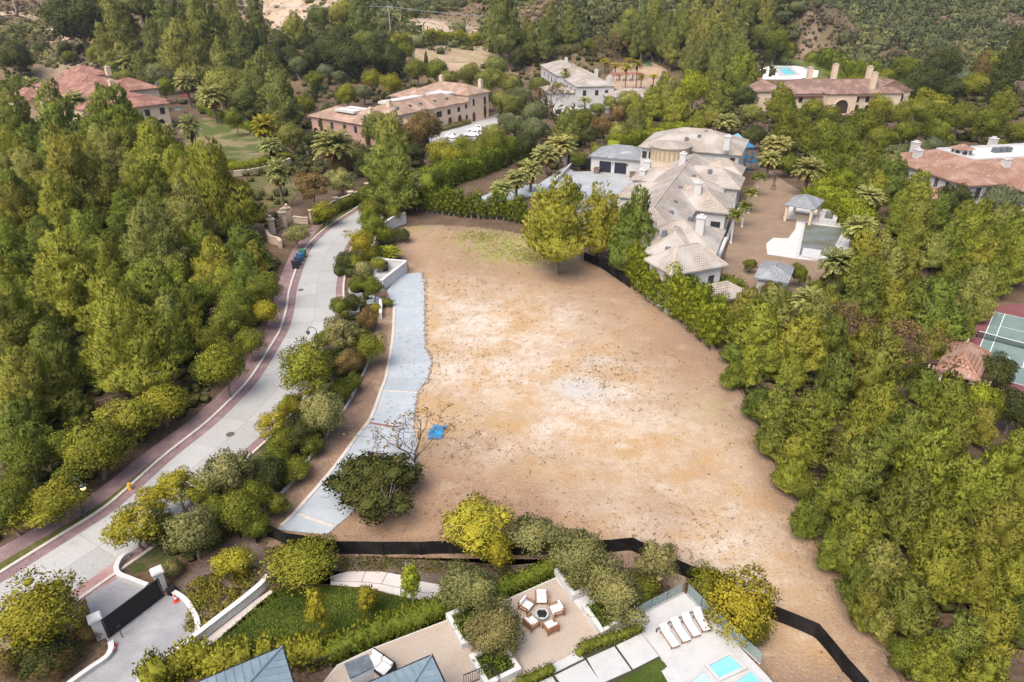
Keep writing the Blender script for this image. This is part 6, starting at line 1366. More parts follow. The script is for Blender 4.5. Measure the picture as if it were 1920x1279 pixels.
rim(0, 44, 0, 26, 6.0, 2.9, 7.5, 0.8, TILE_T)
h5.block(7, 17, -4.5, 2, 5.6, 2.0, WHITE, TILE_T, axis='y'); h5.block(-9, 3, 0.5, 8, 2.8, 1.6, WHITE, TILE_T); h5.block(24, 44, -3, 2, 5.4, 2.0, WHITE, TILE_T)
for y in (5, 8, 12.5): h5.opening('window', 0, y, 180, 3.4, 1.1, 2.0, frame=WHITE)
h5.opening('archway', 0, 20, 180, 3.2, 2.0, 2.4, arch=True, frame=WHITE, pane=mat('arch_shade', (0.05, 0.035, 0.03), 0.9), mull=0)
for x in (3, 5.4): h5.opening('window', x, 0, -90, 3.0, 1.2, 2.2)
for x in (8.8, 11, 13.2, 15.4): h5.opening('window', x, -4.5, -90, 3.2, 1.2, 2.2)
for x in (19, 21.5, 27, 31): h5.opening('window', x, 0 if x < 24 else -3, -90, 3.0, 1.4, 2.4)
lan = MB().lathe([(2.0, 7.9), (2.0, 9.9)], 8, (10, 14, 0)).build('lantern_wall', WHITE, h5.r); V = [(10 + 2.6 * math.cos(i * math.pi / 4), 14 + 2.6 * math.sin(i * math.pi / 4), 9.9) for i in range(8)] + [(10, 14, 10.9)]; roof_mesh('lantern_roof', V, [(i, (i + 1) % 8, 8) for i in range(8)] + [tuple(range(7, -1, -1))], TILE_T, h5.r)
for i in range(8):
    t = 22.5 + 45 * i; c = math.radians(t); h5.opening('window', 10 + 1.85 * math.cos(c), 14 + 1.85 * math.sin(c), t, 8.85, 1.0, 0.8, arch=True, mull=0)
for i in range(3): MB().box(18 + i * 1.6, 19.2 + i * 1.6, 13, 14.2, 8.4, 9.7).build('roof_unit', LEADR, h5.r)
for x, y, z in ((5, 22, 7.5), (26, 22, 7.5), (13, 5, 7.2), (22, 4, 7.4), (3, 18.5, 6.6), (32, 6, 7.4)): h5.chimney(x, y, z, 2.2, 1.4, WHITE)
MB().box(8, 44, -11, -10.6, -2, 2.4).box(8, 8.4, -10.6, -4.6, -2, 2.4).build('terrace_wall', CREAM, h5.r); MB().box(8.4, 44, -10.6, -4.6, -2, 1.2).build('terrace_floor', PATHC, h5.r)

# tennis court, hut
def ten():
    A = np.array(G(1865, 585, -7)[:2]); B = np.array(G(1831, 665, -7)[:2]); u = B - A; u = u / np.linalg.norm(u); v = np.array([-u[1], u[0]])
    if v[0] < 0: v = -v
    P = lambda s, t, z: (*(A + u * s + v * t), -7 + z)
    r = setting('tennis_surround', ccw([P(-6.4, -3.7, .03), P(30, -3.7, .03), P(30, 14.7, .03), P(-6.4, 14.7, .03)]), mat('court_red', (0.17, 0.065, 0.068), 0.9, 0.2, noise=[(0.4, (0.20, 0.08, 0.082), 0.4, 0.65, 4)]))
    setting('tennis_court', ccw([P(0, 0, .05), P(23.77, 0, .05), P(23.77, 10.97, .05), P(0, 10.97, .05)]), mat('court_green', (0.14, 0.195, 0.18), 0.9, 0.2, noise=[(0.4, (0.175, 0.23, 0.21), 0.4, 0.65, 4)]))
    LM = mat('court_line', (0.7, 0.7, 0.68), 0.9)
    ln = MB()
    for s0, t0, s1, t1 in ((0, 0, 23.77, 0), (0, 1.37, 23.77, 1.37), (0, 9.6, 23.77, 9.6), (0, 10.97, 23.77, 10.97), (0, 0, 0, 10.97), (23.77, 0, 23.77, 10.97), (5.49, 1.37, 5.49, 9.6), (18.28, 1.37, 18.28, 9.6), (5.49, 5.485, 18.28, 5.485)):
        if s0 == s1: ln.poly([P(s0 - .05, t0, .06), P(s0 + .05, t0, .06), P(s0 + .05, t1, .06), P(s0 - .05, t1, .06)])
        else: ln.poly([P(s0, t0 - .05, .064), P(s1, t0 - .05, .064), P(s1, t0 + .05, .064), P(s0, t0 + .05, .064)])
    ln.build('court_marking', LM)['kind'] = 'structure'
    a, b = P(11.885, -0.9, 0.05), P(11.885, 11.9, 0.05); n = empty('tennis_net', a, 0, 'dark tennis net with white band across the green court', 'tennis net')
    k = 10; top = []; m = MB(); bd = MB()
    for i in range(k):
        f, g = i / k, (i + 1) / k; za, zb = (1.07 - 0.15 * math.sin(f * 3.14)), (1.07 - 0.15 * math.sin(g * 3.14)); p = [a[j] + (b[j] - a[j]) * f for j in range(2)]; q = [a[j] + (b[j] - a[j]) * g for j in range(2)]
        m.quad((*p, a[2]), (*q, a[2]), (*q, a[2] + zb - .08), (*p, a[2] + za - .08)); bd.box(0, math.dist(p, q), -.03, .03, -0.08, 0.0, math.atan2(q[1] - p[1], q[0] - p[0]), (*p, a[2] + (za + zb) / 2))
    m.build('net_mesh', glass_mat('net_black', (0.02, 0.03, 0.03), 0.6, 0.9), n, True); bd.build('net_band', LM, n, True)
    for p in (a, b): MB().tube([(p[0], p[1], a[2]), (p[0], p[1], a[2] + 1.1)], 0.06, 6).build('net_post', BLACK, n, True)
    q = P(18.5, 3.4, 0.05); c = empty('ball_cart', q, 0.4, 'white tennis ball cart standing on the green court', 'ball cart'); MB().box(-.4, .4, -.3, .3, .5, .9).build('basket', WHITE, c)
    for sx in (-.35, .35):
        for sy in (-.25, .25): MB().tube([(sx, sy, 0), (sx, sy, .5)], .04, 5).build('leg', BLACK, c)
ten()
hut = pavilion('small tennis pavilion with terracotta hip roof and slatted walls', Z4(1440, 530, [(1400, 500), (1640, 565), (1560, 720), (1250, 635)]), -3.6, 1.5, TILE_T, z=-7.0, posts=True, solid=False, name='tennis_pavilion'); hut.r.scale = (1.3, 1.3, 1.1)
for i in range(14): MB().box(-2.6 + i * 0.4, -2.45 + i * 0.4, -1.6, -1.5, 0.9, 2.6).build('slat', CREAM, hut.r)
MB().box(-2.8, 2.8, -1.4, 1.4, 0, 2.9).build('wall', WOODD, hut.r)
p = G(1818, 650, -6.5); r = empty('court_bench', (p[0], p[1], -7.0), math.radians(52), 'cream stepped bench seat beside the tennis court net', 'bench')
MB().box(-1.4, 1.4, -0.3, 0.3, 0, 0.5).box(-1.4, 1.4, 0.3, 0.6, 0, 1.1).build('seat', CREAM, r); MB().box(-1.5, 1.5, 0.5, 1.2, 1.9, 2.05).build('canopy', TILE_T, r); MB().box(-1.4, -1.2, 0.6, 0.8, 0, 1.9).box(1.2, 1.4, 0.6, 0.8, 0, 1.9).build('post', CREAM, r)
tp = Z4(1440, 530, [(1215, 830), (1260, 735), (1480, 760), (1440, 860), (1300, 858)])
setting('hut_terrace', zz(GP(tp, hterr(*G(1775, 730, -5)[:2]) + 0.6), hterr(*G(1775, 730, -5)[:2]) + 0.6), PATHC, thick=1.5)
hz = hterr(*G(1775, 730, -5)[:2]) + 0.6
for q, lb in (((1285, 800), 'cream steamer chair on hut terrace, nearer the pines'), ((1335, 800), 'cream steamer chair on hut terrace, nearer the hut')):
    p = G(*Z4(1440, 530, [q])[0], hz); c = empty('steamer_chair', p, math.radians(-70), lb, 'deck chair', 'chairs on the hut terrace')
    MB().box(-0.9, 0.9, -0.3, 0.3, 0.28, 0.36).build('seat', CUSH, c); MB().poly([(-0.9, -.3, .36), (-0.9, .3, .36), (-1.5, .3, .85), (-1.5, -.3, .85)]).poly([(-0.9, .3, .28), (-0.9, -.3, .28), (-1.5, -.3, .77), (-1.5, .3, .77)]).build('backrest', CUSH, c)
    for sx in (-0.8, 0.8):
        for sy in (-.25, .25): MB().box(sx - .03, sx + .03, sy - .03, sy + .03, 0, .28).build('leg', TEAK, c)

# utility poles and wires
POLE = mat('utility_pole', (0.40, 0.36, 0.33), 0.9, 0.2)
def upole(base, top_py, label, cross=True):
    p = GT(*base); vv = (639.5 - top_py) / FPX; z = p[1] * (vv * CP - SP) / (CP + vv * SP) + CAMH
    r = empty('utility_pole', p, 0, label, 'utility pole', 'utility poles on the hillside'); h = z - p[2]
    MB().tube([(0, 0, -1), (0, 0, h)], [0.34, 0.24], 8).build('post', POLE, r)
    if cross: MB().box(-1.6, 1.6, -0.12, 0.12, h - 1.0, h - 0.7).build('crossarm', POLE, r)
    for x in (-1.4, 0, 1.4): MB().lathe([(0.1, h - 0.7), (0.16, h - 0.4), (0.05, h - 0.15)], 6, (x, 0, 0)).build('insulator', LEADR, r)
    return (p[0], p[1], z)
t1 = upole((733, 72), 10, 'pale utility pole standing on the sandy slope')
t2 = upole((32, 26), -40, 'pale utility pole beside the dirt track at upper corner')
t3 = upole((1573, 8), -30, 'small utility pole on the far ridge above brown villa')
t4 = upole((1685, 35), 24, 'short utility pole half hidden in hillside scrub', False)
def wire(a, b, sag, label):
    for dx in (-1.2, 1.2):
        pts = [(a[0] + dx + (b[0] - a[0]) * i / 16, a[1] + (b[1] - a[1]) * i / 16, a[2] - 0.5 + (b[2] - a[2]) * i / 16 - sag * 4 * (i / 16) * (1 - i / 16)) for i in range(17)]
        tag(MB().tube(pts, 0.07, 4, False).build('overhead_wire', mat('wire', (0.30, 0.31, 0.32), 0.6)), label % ('upper' if dx < 0 else 'lower'), 'wire', 'overhead wires')
wire(t2, t1, 5, '%s overhead wire from corner pole to sandy slope pole'); wire(t1, (140, 470, t1[2] + 2), 8, '%s overhead wire running right from the sandy slope pole')
# ------------------------------------------------------------------ hedges
GPt = lambda px: [GT(a, b) for a, b in px]
hedge('patio_hedge', [(p[0], p[1], 0) for p in GP([(628, 1240), (700, 1208), (838, 1158), (945, 1120), (1046, 1076)])], 1.0, 1.7, 'hedge', 'long clipped green hedge bordering the gravel patio', seed=1)
hedge('garden_hedge', [(p[0], p[1], 0) for p in GP([(590, 1238), (640, 1222), (720, 1185), (790, 1158), (845, 1136)])], 1.2, 1.1, 'ygreen', 'lower yellow green hedge between lawn and patio hedge', seed=2)
hedge('roofside_hedge', [(p[0], p[1], 0) for p in GP([(285, 1295), (340, 1262), (372, 1246), (430, 1262), (480, 1248), (560, 1234), (606, 1244)])], 1.6, 1.7, 'ygreen', 'bushy yellow green hedge above the left metal roof', seed=3, bumps=0.35, leaf=0.3)
for pts, lb, s in (([(1088, 1226), (1100, 1215), (1150, 1200), (1201, 1180)], 'short box hedge between the planter and stepping slabs', 4), ([(955, 1305), (985, 1282), (1028, 1262), (1032, 1250)], 'short box hedge at lower edge of gravel patio', 5)):
    hedge('box_hedge', GP(pts, TZ), 0.55, 0.55, 'green', lb, seed=s, leaf=0.16, dens=90)
hedge('clipped_hedge', GP(m2([(625, 780), (680, 770), (730, 790), (780, 760)])), 2.0, 1.3, 'dark', 'dark clipped hedge block by the street crossover', seed=6)
hedge('clipped_hedge', GP(m2([(640, 720), (700, 690), (760, 680)])), 1.6, 1.2, 'dark', 'dark clipped hedge block above the crossover hedge', seed=7)
hedge('ivy_hedge', GP(m2([(840, 215), (720, 270), (610, 320), (520, 370), (440, 410)])), 0.9, 1.8, 'green', 'green ivy hedge clothing the estate wall', seed=8, leaf=0.3)
hedge('lawn_hedge', GPt([(330, 280), (365, 298), (410, 312), (440, 318), (480, 314), (540, 300)]), 2.2, 1.5, 'lime', 'bright clipped hedge along near edge of palm lawn', seed=9, terr=True, leaf=0.34, dens=26)
hedge('lawn_hedge', GPt([(378, 208), (410, 222), (440, 236), (470, 246), (500, 262)]), 2.6, 2.2, 'hedge', 'dark green hedge along far edge of palm lawn', seed=10, terr=True, leaf=0.34, dens=26)
hedge('tall_hedge', GPt([(805, 362), (850, 345), (900, 325), (945, 305), (985, 290)]), 4.5, 4.2, 'hedge', 'thick tall green hedge between street and mansion drive', seed=11, terr=True, leaf=0.42, dens=22, bumps=0.3)
hedge('roofline_hedge', GPt([(1150, 292), (1180, 283), (1225, 268), (1280, 258), (1300, 255)]), 3.5, 4.0, 'lime', 'bright hedge rising behind the grey garage roof', seed=12, terr=True, leaf=0.42, dens=22, bumps=0.3)
hedge('poolside_hedge', GP([(1520, 375), (1540, 385), (1575, 405), (1600, 425), (1612, 450)]), 4.0, 3.6, 'lime', 'leafy green hedge behind the murky pool', seed=13, leaf=0.4, dens=22, bumps=0.35)
hedge('slide_hedge', GP([(1300, 600), (1330, 575), (1365, 562), (1390, 560)]), 3.2, 3.0, 'hedge', 'rounded bright hedge below the water slide', seed=14, leaf=0.34, dens=28, bumps=0.25)
hedge('villa_hedge', GPt([(815, 250), (850, 242), (880, 232)]), 1.6, 1.2, 'olive', 'low clipped hedge in front of the peach villa', seed=15, terr=True, leaf=0.4, dens=18)
hedge('ridge_hedge', GPt([(740, 90), (790, 86), (850, 82), (905, 84)]), 6, 4.5, 'ygreen', 'dense bushy hedge line above the vineyard slope', seed=16, terr=True, leaf=0.7, dens=12, bumps=0.35)
hedge('back_hedge', GPt([(1000, 118), (1040, 108), (1085, 100)]), 4, 4, 'olive', 'clipped hedge behind the pale roofed villa', seed=17, terr=True, leaf=0.6, dens=9)
hedge('lawn_edge_hedge', GPt([(1540, 122), (1570, 136), (1600, 146), (1640, 150)]), 7, 6, 'hedge', 'tall green hedge beside the turquoise villa pool', seed=18, terr=True, leaf=0.8, dens=11, bumps=0.4)
hedge('villa_front_hedge', GPt([(1660, 190), (1700, 196), (1745, 200), (1760, 212)]), 6, 5, 'ygreen', 'yellow green hedge beside the brown roofed villa', seed=19, terr=True, leaf=0.7, dens=12, bumps=0.4)
# low garden wall behind lawn hedge
poly_wall('lawn_retaining_wall', [(440, 331), (480, 326), (520, 316), (545, 306)], 1.2, 0.6, 'tan retaining wall below the palm lawn hedge', m=TAN)

# ------------------------------------------------------------------ trees with labels of their own
def one(kind, cx, cy, w, tone, label, base=None, zs=None, var=None): return tree(kind, cx, cy, w, tone, label, base, zs, None, None, var)
one('oak', 700, 905, 205, 'oak', 'broad dark bronze green oak overhanging the grey drive', (712, 962), var=0)
one('bare', 768, 800, 125, 'brown', 'nearly leafless grey tree beside the blue tarp', (778, 885), var=0)
one('willow', 893, 985, 165, 'gold', 'bright yellow willowy tree on the lot fence', (895, 1048), var=0)
one('willow', 930, 1050, 80, 'yellow', 'green yellow tree under the bright willow by fence', var=1)
one('loose', 1018, 1000, 125, 'olive', 'loose grey olive tree leaning over the lot fence', (1000, 1058), var=0)
one('pine', 735, 330, 115, 'pine', 'large feathery pine at the far end of the street', (742, 400), var=0)
one('lone_pine', 1036, 415, 140, 'gpine', 'golden green pine standing alone at the lot edge', (1044, 520), var=0)
one('lone_pine', 1098, 412, 98, 'gpine', 'pine leaning beside the lone lot pine', (1115, 500), var=1)
one('pine', 1193, 438, 95, 'pine', 'dense rounded pine in front of mansion roofs', (1180, 515), var=3)
one('dense', 1068, 365, 55, 'dark', 'dark green tree behind the lone lot pine', var=0)
one('loose', 1117, 385, 45, 'olive', 'grey leaved tree against the motor court', var=0)
one('broad', 578, 1055, 138, 'ygreen', 'big tree with orange tinged leaves beside black screen fence', (578, 1105), var=0)
one('broad', 102, 1150, 165, 'yellow', 'large orange yellow tree beside the gate court', (105, 1235), var=1)
one('loose', 262, 985, 125, 'yellow', 'yellow green tree with pale trunks in round planter', (275, 1050), var=1)
one('broad', 445, 1052, 75, 'yellow', 'small yellow leaved tree in the groundcover bed', (448, 1090), var=2)
one('young_tree', 600, 1143, 40, 'yellow', 'slim yellow sapling on the lawn nearest white wall', (604, 1200), var=0)
one('young_tree', 692, 1120, 42, 'yellow', 'slim golden sapling in the middle of the lawn', (698, 1190), var=1)
one('young_tree', 775, 1092, 38, 'lime', 'slim pale green sapling beside the garden path', (775, 1150), var=0)
one('olive', 885, 1110, 115, 'olive', 'silvery olive tree in the hedge side planter', var=0)
one('olive', 930, 1195, 115, 'olive', 'silvery olive tree in the planter nearest metal roof', var=1)
one('olive', 1085, 1048, 125, 'olive', 'silvery olive tree in the far corner planter', var=1)
one('olive', 1150, 1105, 130, 'olive', 'silvery olive tree in planter beside the sun deck', var=0)
one('shrub', 1385, 1140, 150, 'yellow', 'broad golden yellow bush beyond the glass balustrade', var=0)
one('shrub', 1330, 1110, 90, 'ygreen', 'yellow green bush at corner of glass balustrade', var=1)
one('shrub', 1400, 1200, 85, 'green', 'green bush below the golden bush by the spa', var=2)
one('loose', 1235, 1062, 95, 'olive', 'straggly olive toned shrub against the lot fence', var=2)
one('shrub', 1205, 1110, 70, 'green', 'dark green shrub behind the sun deck glass', var=0)
one('shrub', 90, 1240, 110, 'dark', 'dark shrub below the large orange yellow tree', var=1)
one('shrub', 175, 1205, 55, 'rust', 'reddish brown shrub on the stone beside gate pillar', var=2)
one('shrub', 110, 1262, 70, 'rust', 'rusty shrub at the lower edge near court kerb', var=0)
one('shrub', 25, 1255, 60, 'brown', 'straw coloured shrub in the lower corner', var=1)
one('shrub', 330, 1085, 48, 'olive', 'olive shrub just behind the planter gate pillar', var=2)
one('shrub', 365, 1045, 60, 'green', 'feathery green shrub beside the yellow bed tree', var=0)
one('broad', 90, 945, 120, 'ygreen', 'rounded yellow green tree beside the glowing street lamp', (112, 1000), var=3)
one('broad', 190, 838, 125, 'ygreen', 'full green street tree behind the yellow hydrant', (198, 905), var=1)
one('broad', 258, 785, 105, 'ygreen', 'street tree with white painted trunk above the verge', (262, 855), var=2)
one('broad', 338, 755, 100, 'ygreen', 'street tree at the start of the grass verge', (318, 812), var=0)
one('broad', 418, 695, 90, 'ygreen', 'street tree at the bend opposite the driveway oak', var=2)
one('broad', 470, 645, 60, 'green', 'green street tree above the footpath bend', var=1)
one('broad', 500, 590, 52, 'yellow', 'small yellowing street tree below the wheelie bins', var=0)
one('broad', 500, 545, 55, 'green', 'green tree on the footpath below wheelie bins', var=3)
one('broad', 618, 397, 55, 'ygreen', 'round bright tree beside the ivy estate wall', (612, 425), var=2)
one('broad', 569, 438, 46, 'olive', 'small pale trunked tree in front of estate gate', (562, 470), var=0)
one('broad', 704, 650, 62, 'green', 'bright green tree on the mulch strip by the drive', (699, 690), var=1)
one('loose', 640, 635, 78, 'olive', 'olive leaved tree hiding the second street lamp', var=1)
one('broad', 577, 700, 112, 'ygreen', 'large yellow green tree overhanging the middle street', var=3)
one('dense', 655, 690, 60, 'rust', 'rust brown tree between street tree and mulch strip', var=1)
one('olive', 612, 772, 95, 'olive', 'grey olive tree overhanging the mulch strip', (612, 828), var=1)
one('loose', 512, 795, 70, 'gold', 'thin golden tree with bare branches beside street', (517, 842), var=2)
one('broad', 562, 880, 72, 'green', 'green tree on white edging wall beside mulch', (556, 916), var=0)
one('dense', 565, 815, 75, 'dark', 'dark green tree between golden tree and mulch', var=0)
one('dense', 505, 900, 78, 'dark', 'dark tree inside the lower planting strip', var=1)
one('dense', 520, 950, 50, 'green', 'small green tree at lower end of planting strip', var=0)
one('loose', 425, 890, 110, 'olive', 'large olive tree overhanging the lower street', var=0)
one('loose', 340, 935, 85, 'yellow', 'loose yellow tree leaning over the lower street', var=2)
one('broad', 360, 1000, 100, 'olive', 'olive green tree beside the lower street planter', var=2)
one('broad', 450, 965, 85, 'green', 'green tree behind the short screen fence', var=0)
one('dense', 700, 425, 60, 'green', 'green tree against curved white boundary wall', var=0)
one('broad', 678, 462, 55, 'yellow', 'golden tree on the street side of boundary wall', var=1)
one('dense', 720, 445, 40, 'lime', 'bright shrubby tree inside the white boundary wall', var=1)
one('dense', 695, 395, 55, 'green', 'green tree below the far street pine', var=0)
one('loose', 684, 508, 48, 'olive', 'white flecked tree above the street crossover', var=0)
one('broad', 700, 548, 44, 'green', 'small green tree at the drive entrance', var=2)
one('broad', 728, 567, 26, 'green', 'tiny round tree on the upper mulch strip', (727, 582), var=3)
one('dense', 690, 600, 46, 'rust', 'orange brown hedge tree beside upper drive', var=0)
one('dense', 706, 585, 22, 'yellow', 'yellow hedge tree against the upper drive wall', var=1)
one('palm', 730, 478, 46, 'lime', 'short leafy palm inside the white entry wall', (731, 492), var=2)
one('shrub', 752, 448, 40, 'dark', 'spreading dark shrub at the top corner of lot', var=1)
one('dense', 640, 345, 60, 'olive', 'dark olive tree behind the ivy estate wall', var=0)
one('loose', 585, 355, 75, 'brown', 'brownish tree beside the tall estate palm', var=1)
one('dense', 690, 318, 55, 'dark', 'dark tree beside the large feathery street pine', var=1)
one('palm', 525, 325, 40, 'palm', 'tall slim date palm on the side lawn', (533, 392), var=1)
one('palm', 400, 183, 46, 'palm', 'tall date palm at the corner of the palm lawn', (406, 233), var=0)
one('palm', 352, 155, 40, 'palm', 'date palm between the red parasols', (359, 202), var=1)
one('palm', 357, 240, 36, 'palm', 'date palm on the near edge of palm lawn', (365, 287), var=2)
one('palm', 240, 122, 40, 'palm', 'date palm behind the red roofed villa', var=0)
one('palm', 142, 195, 44, 'palm', 'dark date palm in front of the red tiles', var=1)
one('palm', 60, 163, 38, 'palm', 'date palm at the left end of red tiles', var=2)
for i, x in enumerate((281, 297, 315)): one('palm', x, 244, 26, 'palm', '%s of three small palms against the cream villa wall' % ('leftmost', 'middle', 'rightmost')[i], var=i)
one('palm', 626, 278, 72, 'palm', 'big spreading date palm below the peach villa', var=0)
one('palm', 497, 240, 52, 'yellow', 'yellowing palm beside the palm lawn hedge', var=1)
one('palm', 511, 276, 46, 'palm', 'lower palm at the end of the lawn hedge', (512, 308), var=2)
for i, (x, y, w) in enumerate(((1047, 275, 50), (1020, 290, 50), (992, 322, 46), (966, 338, 44), (940, 355, 44))):
    one('palm', x, y, w, 'palm', '%s date palm from the motor court in the drive row' % ('first', 'second', 'third', 'fourth', 'fifth')[i], (x + 2, y + w * 0.85), var=i)
for x, y, w, bx, by, lb, v in ((1515, 320, 55, 1506, 368, 'date palm behind the pool pavilion roof', 0), (1627, 368, 56, 1619, 407, 'date palm beyond the raised spa', 1), (1617, 428, 56, 1600, 476, 'date palm beside the murky pool', 2), (1565, 495, 62, 1556, 552, 'date palm at the near corner of murky pool', 0), (1447, 270, 48, 1450, 306, 'date palm on far side of dry back lawn', 1), (1361, 230, 44, 1357, 262, 'date palm rising behind the mansion roof', 2), (1435, 300, 40, 1437, 335, 'date palm beside the blue climbing tower', 0)):
    one('palm', x, y, w, 'palm', lb, (bx, by), var=v)
one('palm', 1515, 572, 62, 'palm', 'low date palm emerging from the pines below slide', var=2)
one('palm', 1885, 405, 48, 'palm', 'small date palm at the right villa terrace', var=1)
for i, (x, y, bx, by) in enumerate(((1415, 333, 1417, 368), (1398, 362, 1402, 406), (1384, 388, 1390, 432), (1377, 405, 1369, 462))):
    one('king_palm', x, y, 34, 'green', '%s white trunked palm of the row along mansion side' % ('farthest', 'second farthest', 'third farthest', 'nearest')[i], (bx, by), var=i)
for i, (x, y, w, bx, by) in enumerate(((1132, 115, 24, 1133, 140), (1155, 122, 24, 1153, 145), (1172, 127, 22, 1172, 167), (1177, 112, 18, 1178, 135), (1195, 122, 22, 1192, 168), (1202, 144, 22, 1201, 168), (1226, 146, 24, 1224, 165))):
    one('queen_palm', x, y, w, 'gold' if i in (1, 2, 6) else 'yellow', '%s from left of the slim yellow palms behind pale villa' % ('first', 'second', 'third', 'fourth', 'fifth', 'sixth', 'seventh')[i], (bx, by), var=i)
for i, (x, y, w, bx, by) in enumerate(((1059, 138, 20, 1058, 185), (1075, 132, 20, 1076, 180), (1080, 146, 18, 1079, 178), (1020, 107, 20, 1021, 130), (1096, 188, 30, 1096, 215))):
    one('queen_palm', x, y, w, 'palm', ('slim palm before the pale villa left wall', 'taller slim palm before the pale villa wall', 'short slim palm near pale villa windows', 'slim palm at the far end of pale villa', 'broad palm in front of the pale villa')[i], (bx, by), var=i)
for i, (x, y, w, bx, by, lb) in enumerate(((658, 90, 9, 660, 137, 'tall thin cypress behind the villa garden'), (799, 120, 9, 801, 148, 'thin cypress at the end of vineyard slope'), (589, 170, 13, 592, 192, 'dark cypress beside the blue garden furniture'), (602, 238, 7, 606, 262, 'thin cypress by the rose villa arches'), (650, 240, 9, 654, 262, 'thin cypress at the corner of rose wing'), (686, 245, 9, 690, 275, 'thin cypress between oak and rose wing'),
                                           (886, 205, 9, 888, 228, 'clipped cypress left of the end window'), (908, 204, 8, 908, 225, 'clipped cypress right of the end window'), (938, 210, 9, 938, 236, 'cypress beside the villa side gate'), (974, 170, 8, 974, 208, 'slim cypress among the olive trees'), (1022, 200, 8, 1023, 222, 'slim cypress near pale villa drive'))):
    one('cypress', x, y, w, 'dark', lb, (bx, by), var=i)
for i, (x, t) in enumerate(((482, 60), (488, 56), (495, 50), (502, 54), (578, 45), (545, 70))):
    one('cypress', x, t + 22, 8, 'dark', '%s cypress from left in the dark row under the cliff' % ('first', 'second', 'third', 'fourth', 'sixth', 'fifth')[i], (x, t + 52), var=i)
one('conifer', 1783, 432, 28, 'grey', 'small pale grey conifer among the right hand pines', var=0)
one('dense', 1790, 382, 75, 'dark', 'dark rounded tree below the terracotta villa', var=0)
one('olive', 1877, 380, 85, 'grey', 'silvery olive below the terracotta villa terrace', var=1)
one('dense', 1865, 705, 80, 'dark', 'dark tree overhanging the tennis court corner', var=1)
one('dense', 1902, 770, 95, 'dark', 'very dark tree at the right edge below court', var=0)
one('loose', 1830, 752, 90, 'lime', 'pale lime tree hanging over the hut terrace', var=0)
one('twiggy', 1692, 640, 95, 'brown', 'brown withered tree among the right hand pines', var=1)
one('twiggy', 1596, 602, 70, 'brown', 'brown twiggy tree beside the low date palm', var=0)
one('dense', 795, 240, 72, 'brown', 'dark purplish brown tree before the peach villa', var=1)
one('airy_pine', 1522, 800, 125, 'pine', 'open pale pine with bare limbs at the lot edge', (1500, 885), var=0)

# ------------------------------------------------------------------ groves: crown centre x, y and width in the photograph
grove('pine', 'pine', 'left', 'pines of the grove left of the street', """22 665 130;107 688 95;250 672 150;62 745 125;30 610 115;207 605 112;75 583 65;140 537 128;217 545 40;305 560 108;352 582 65;12 540 75;30 480 92;117 392 82;30 405 85;175 447 85;245 396 58;
 290 466 102;212 491 68;357 422 98;415 365 135;455 472 82;272 352 72;140 340 112;200 364 62;250 333 52;300 380 42;250 426 38;284 416 32;163 380 38;25 362 62;67 368 40;80 455 60;400 505 80;465 530 60;250 620 60;330 520 55;20 720 90;150 780 60;
 380 470 60;90 520 50;330 430 50;395 420 50;430 500 50;100 620 60;265 540 50;180 400 50;60 560 50;320 600 60;130 480 50;345 475 50;225 440 50;480 495 50;10 440 60;330 640 70;180 690 60;60 820 90;370 640 55;430 540 60""")
grove('broad', 'green', 'leftlow', 'green understorey trees left of the street', """388 557 62;445 568 70;430 612 72;400 640 62;50 868 90;120 842 72;30 920 70;20 965 90;385 690 60;450 610 55;140 905 60""")
grove('pine', 'pine', 'upperleft', 'pines below the red roofed villa', """32 238 88;112 236 84;10 240 60;62 276 62;120 263 58;190 283 62;228 238 112;25 296 72;100 302 62;155 301 58;300 290 82;275 310 52;220 290 60;330 320 60;60 330 70;180 330 60;240 275 60;130 300 50;40 180 50;90 260 50;160 250 40;255 320 50;290 340 50;15 330 50;110 335 55;350 340 50""")
grove('tall_pine', 'back', 'hillleft', 'tall trees on the slope behind the red roofed villa', """30 112 68 dense dark;225 72 68;288 88 48;270 38 92;325 48 78;150 38 115 dense dark;378 45 82;345 108 88 pine;422 132 62 pine;400 100 50;440 60 60;200 95 50;295 140 52 loose grey;425 165 92 broad olive;458 190 62 broad olive;276 166 42 dense dark;
 155 95 30 shrub dark;122 90 30 shrub dark;235 150 50 loose olive;330 130 50 broad olive;470 150 40 tall_pine;445 95 55;250 110 40 pine;380 80 40;310 165 40 broad green;440 225 40 broad green;80 90 30 shrub dark;180 60 50 dense dark;235 35 55;350 70 50;410 70 55;460 110 50 dense dark;430 30 60;480 30 50;360 20 60;300 15 60;215 130 45 broad olive;460 80 50 dense dark;390 120 50 pine;270 130 40 pine;200 25 60;110 20 40 dense dark;180 110 34 broad green;130 110 30 shrub green;325 90 45""")
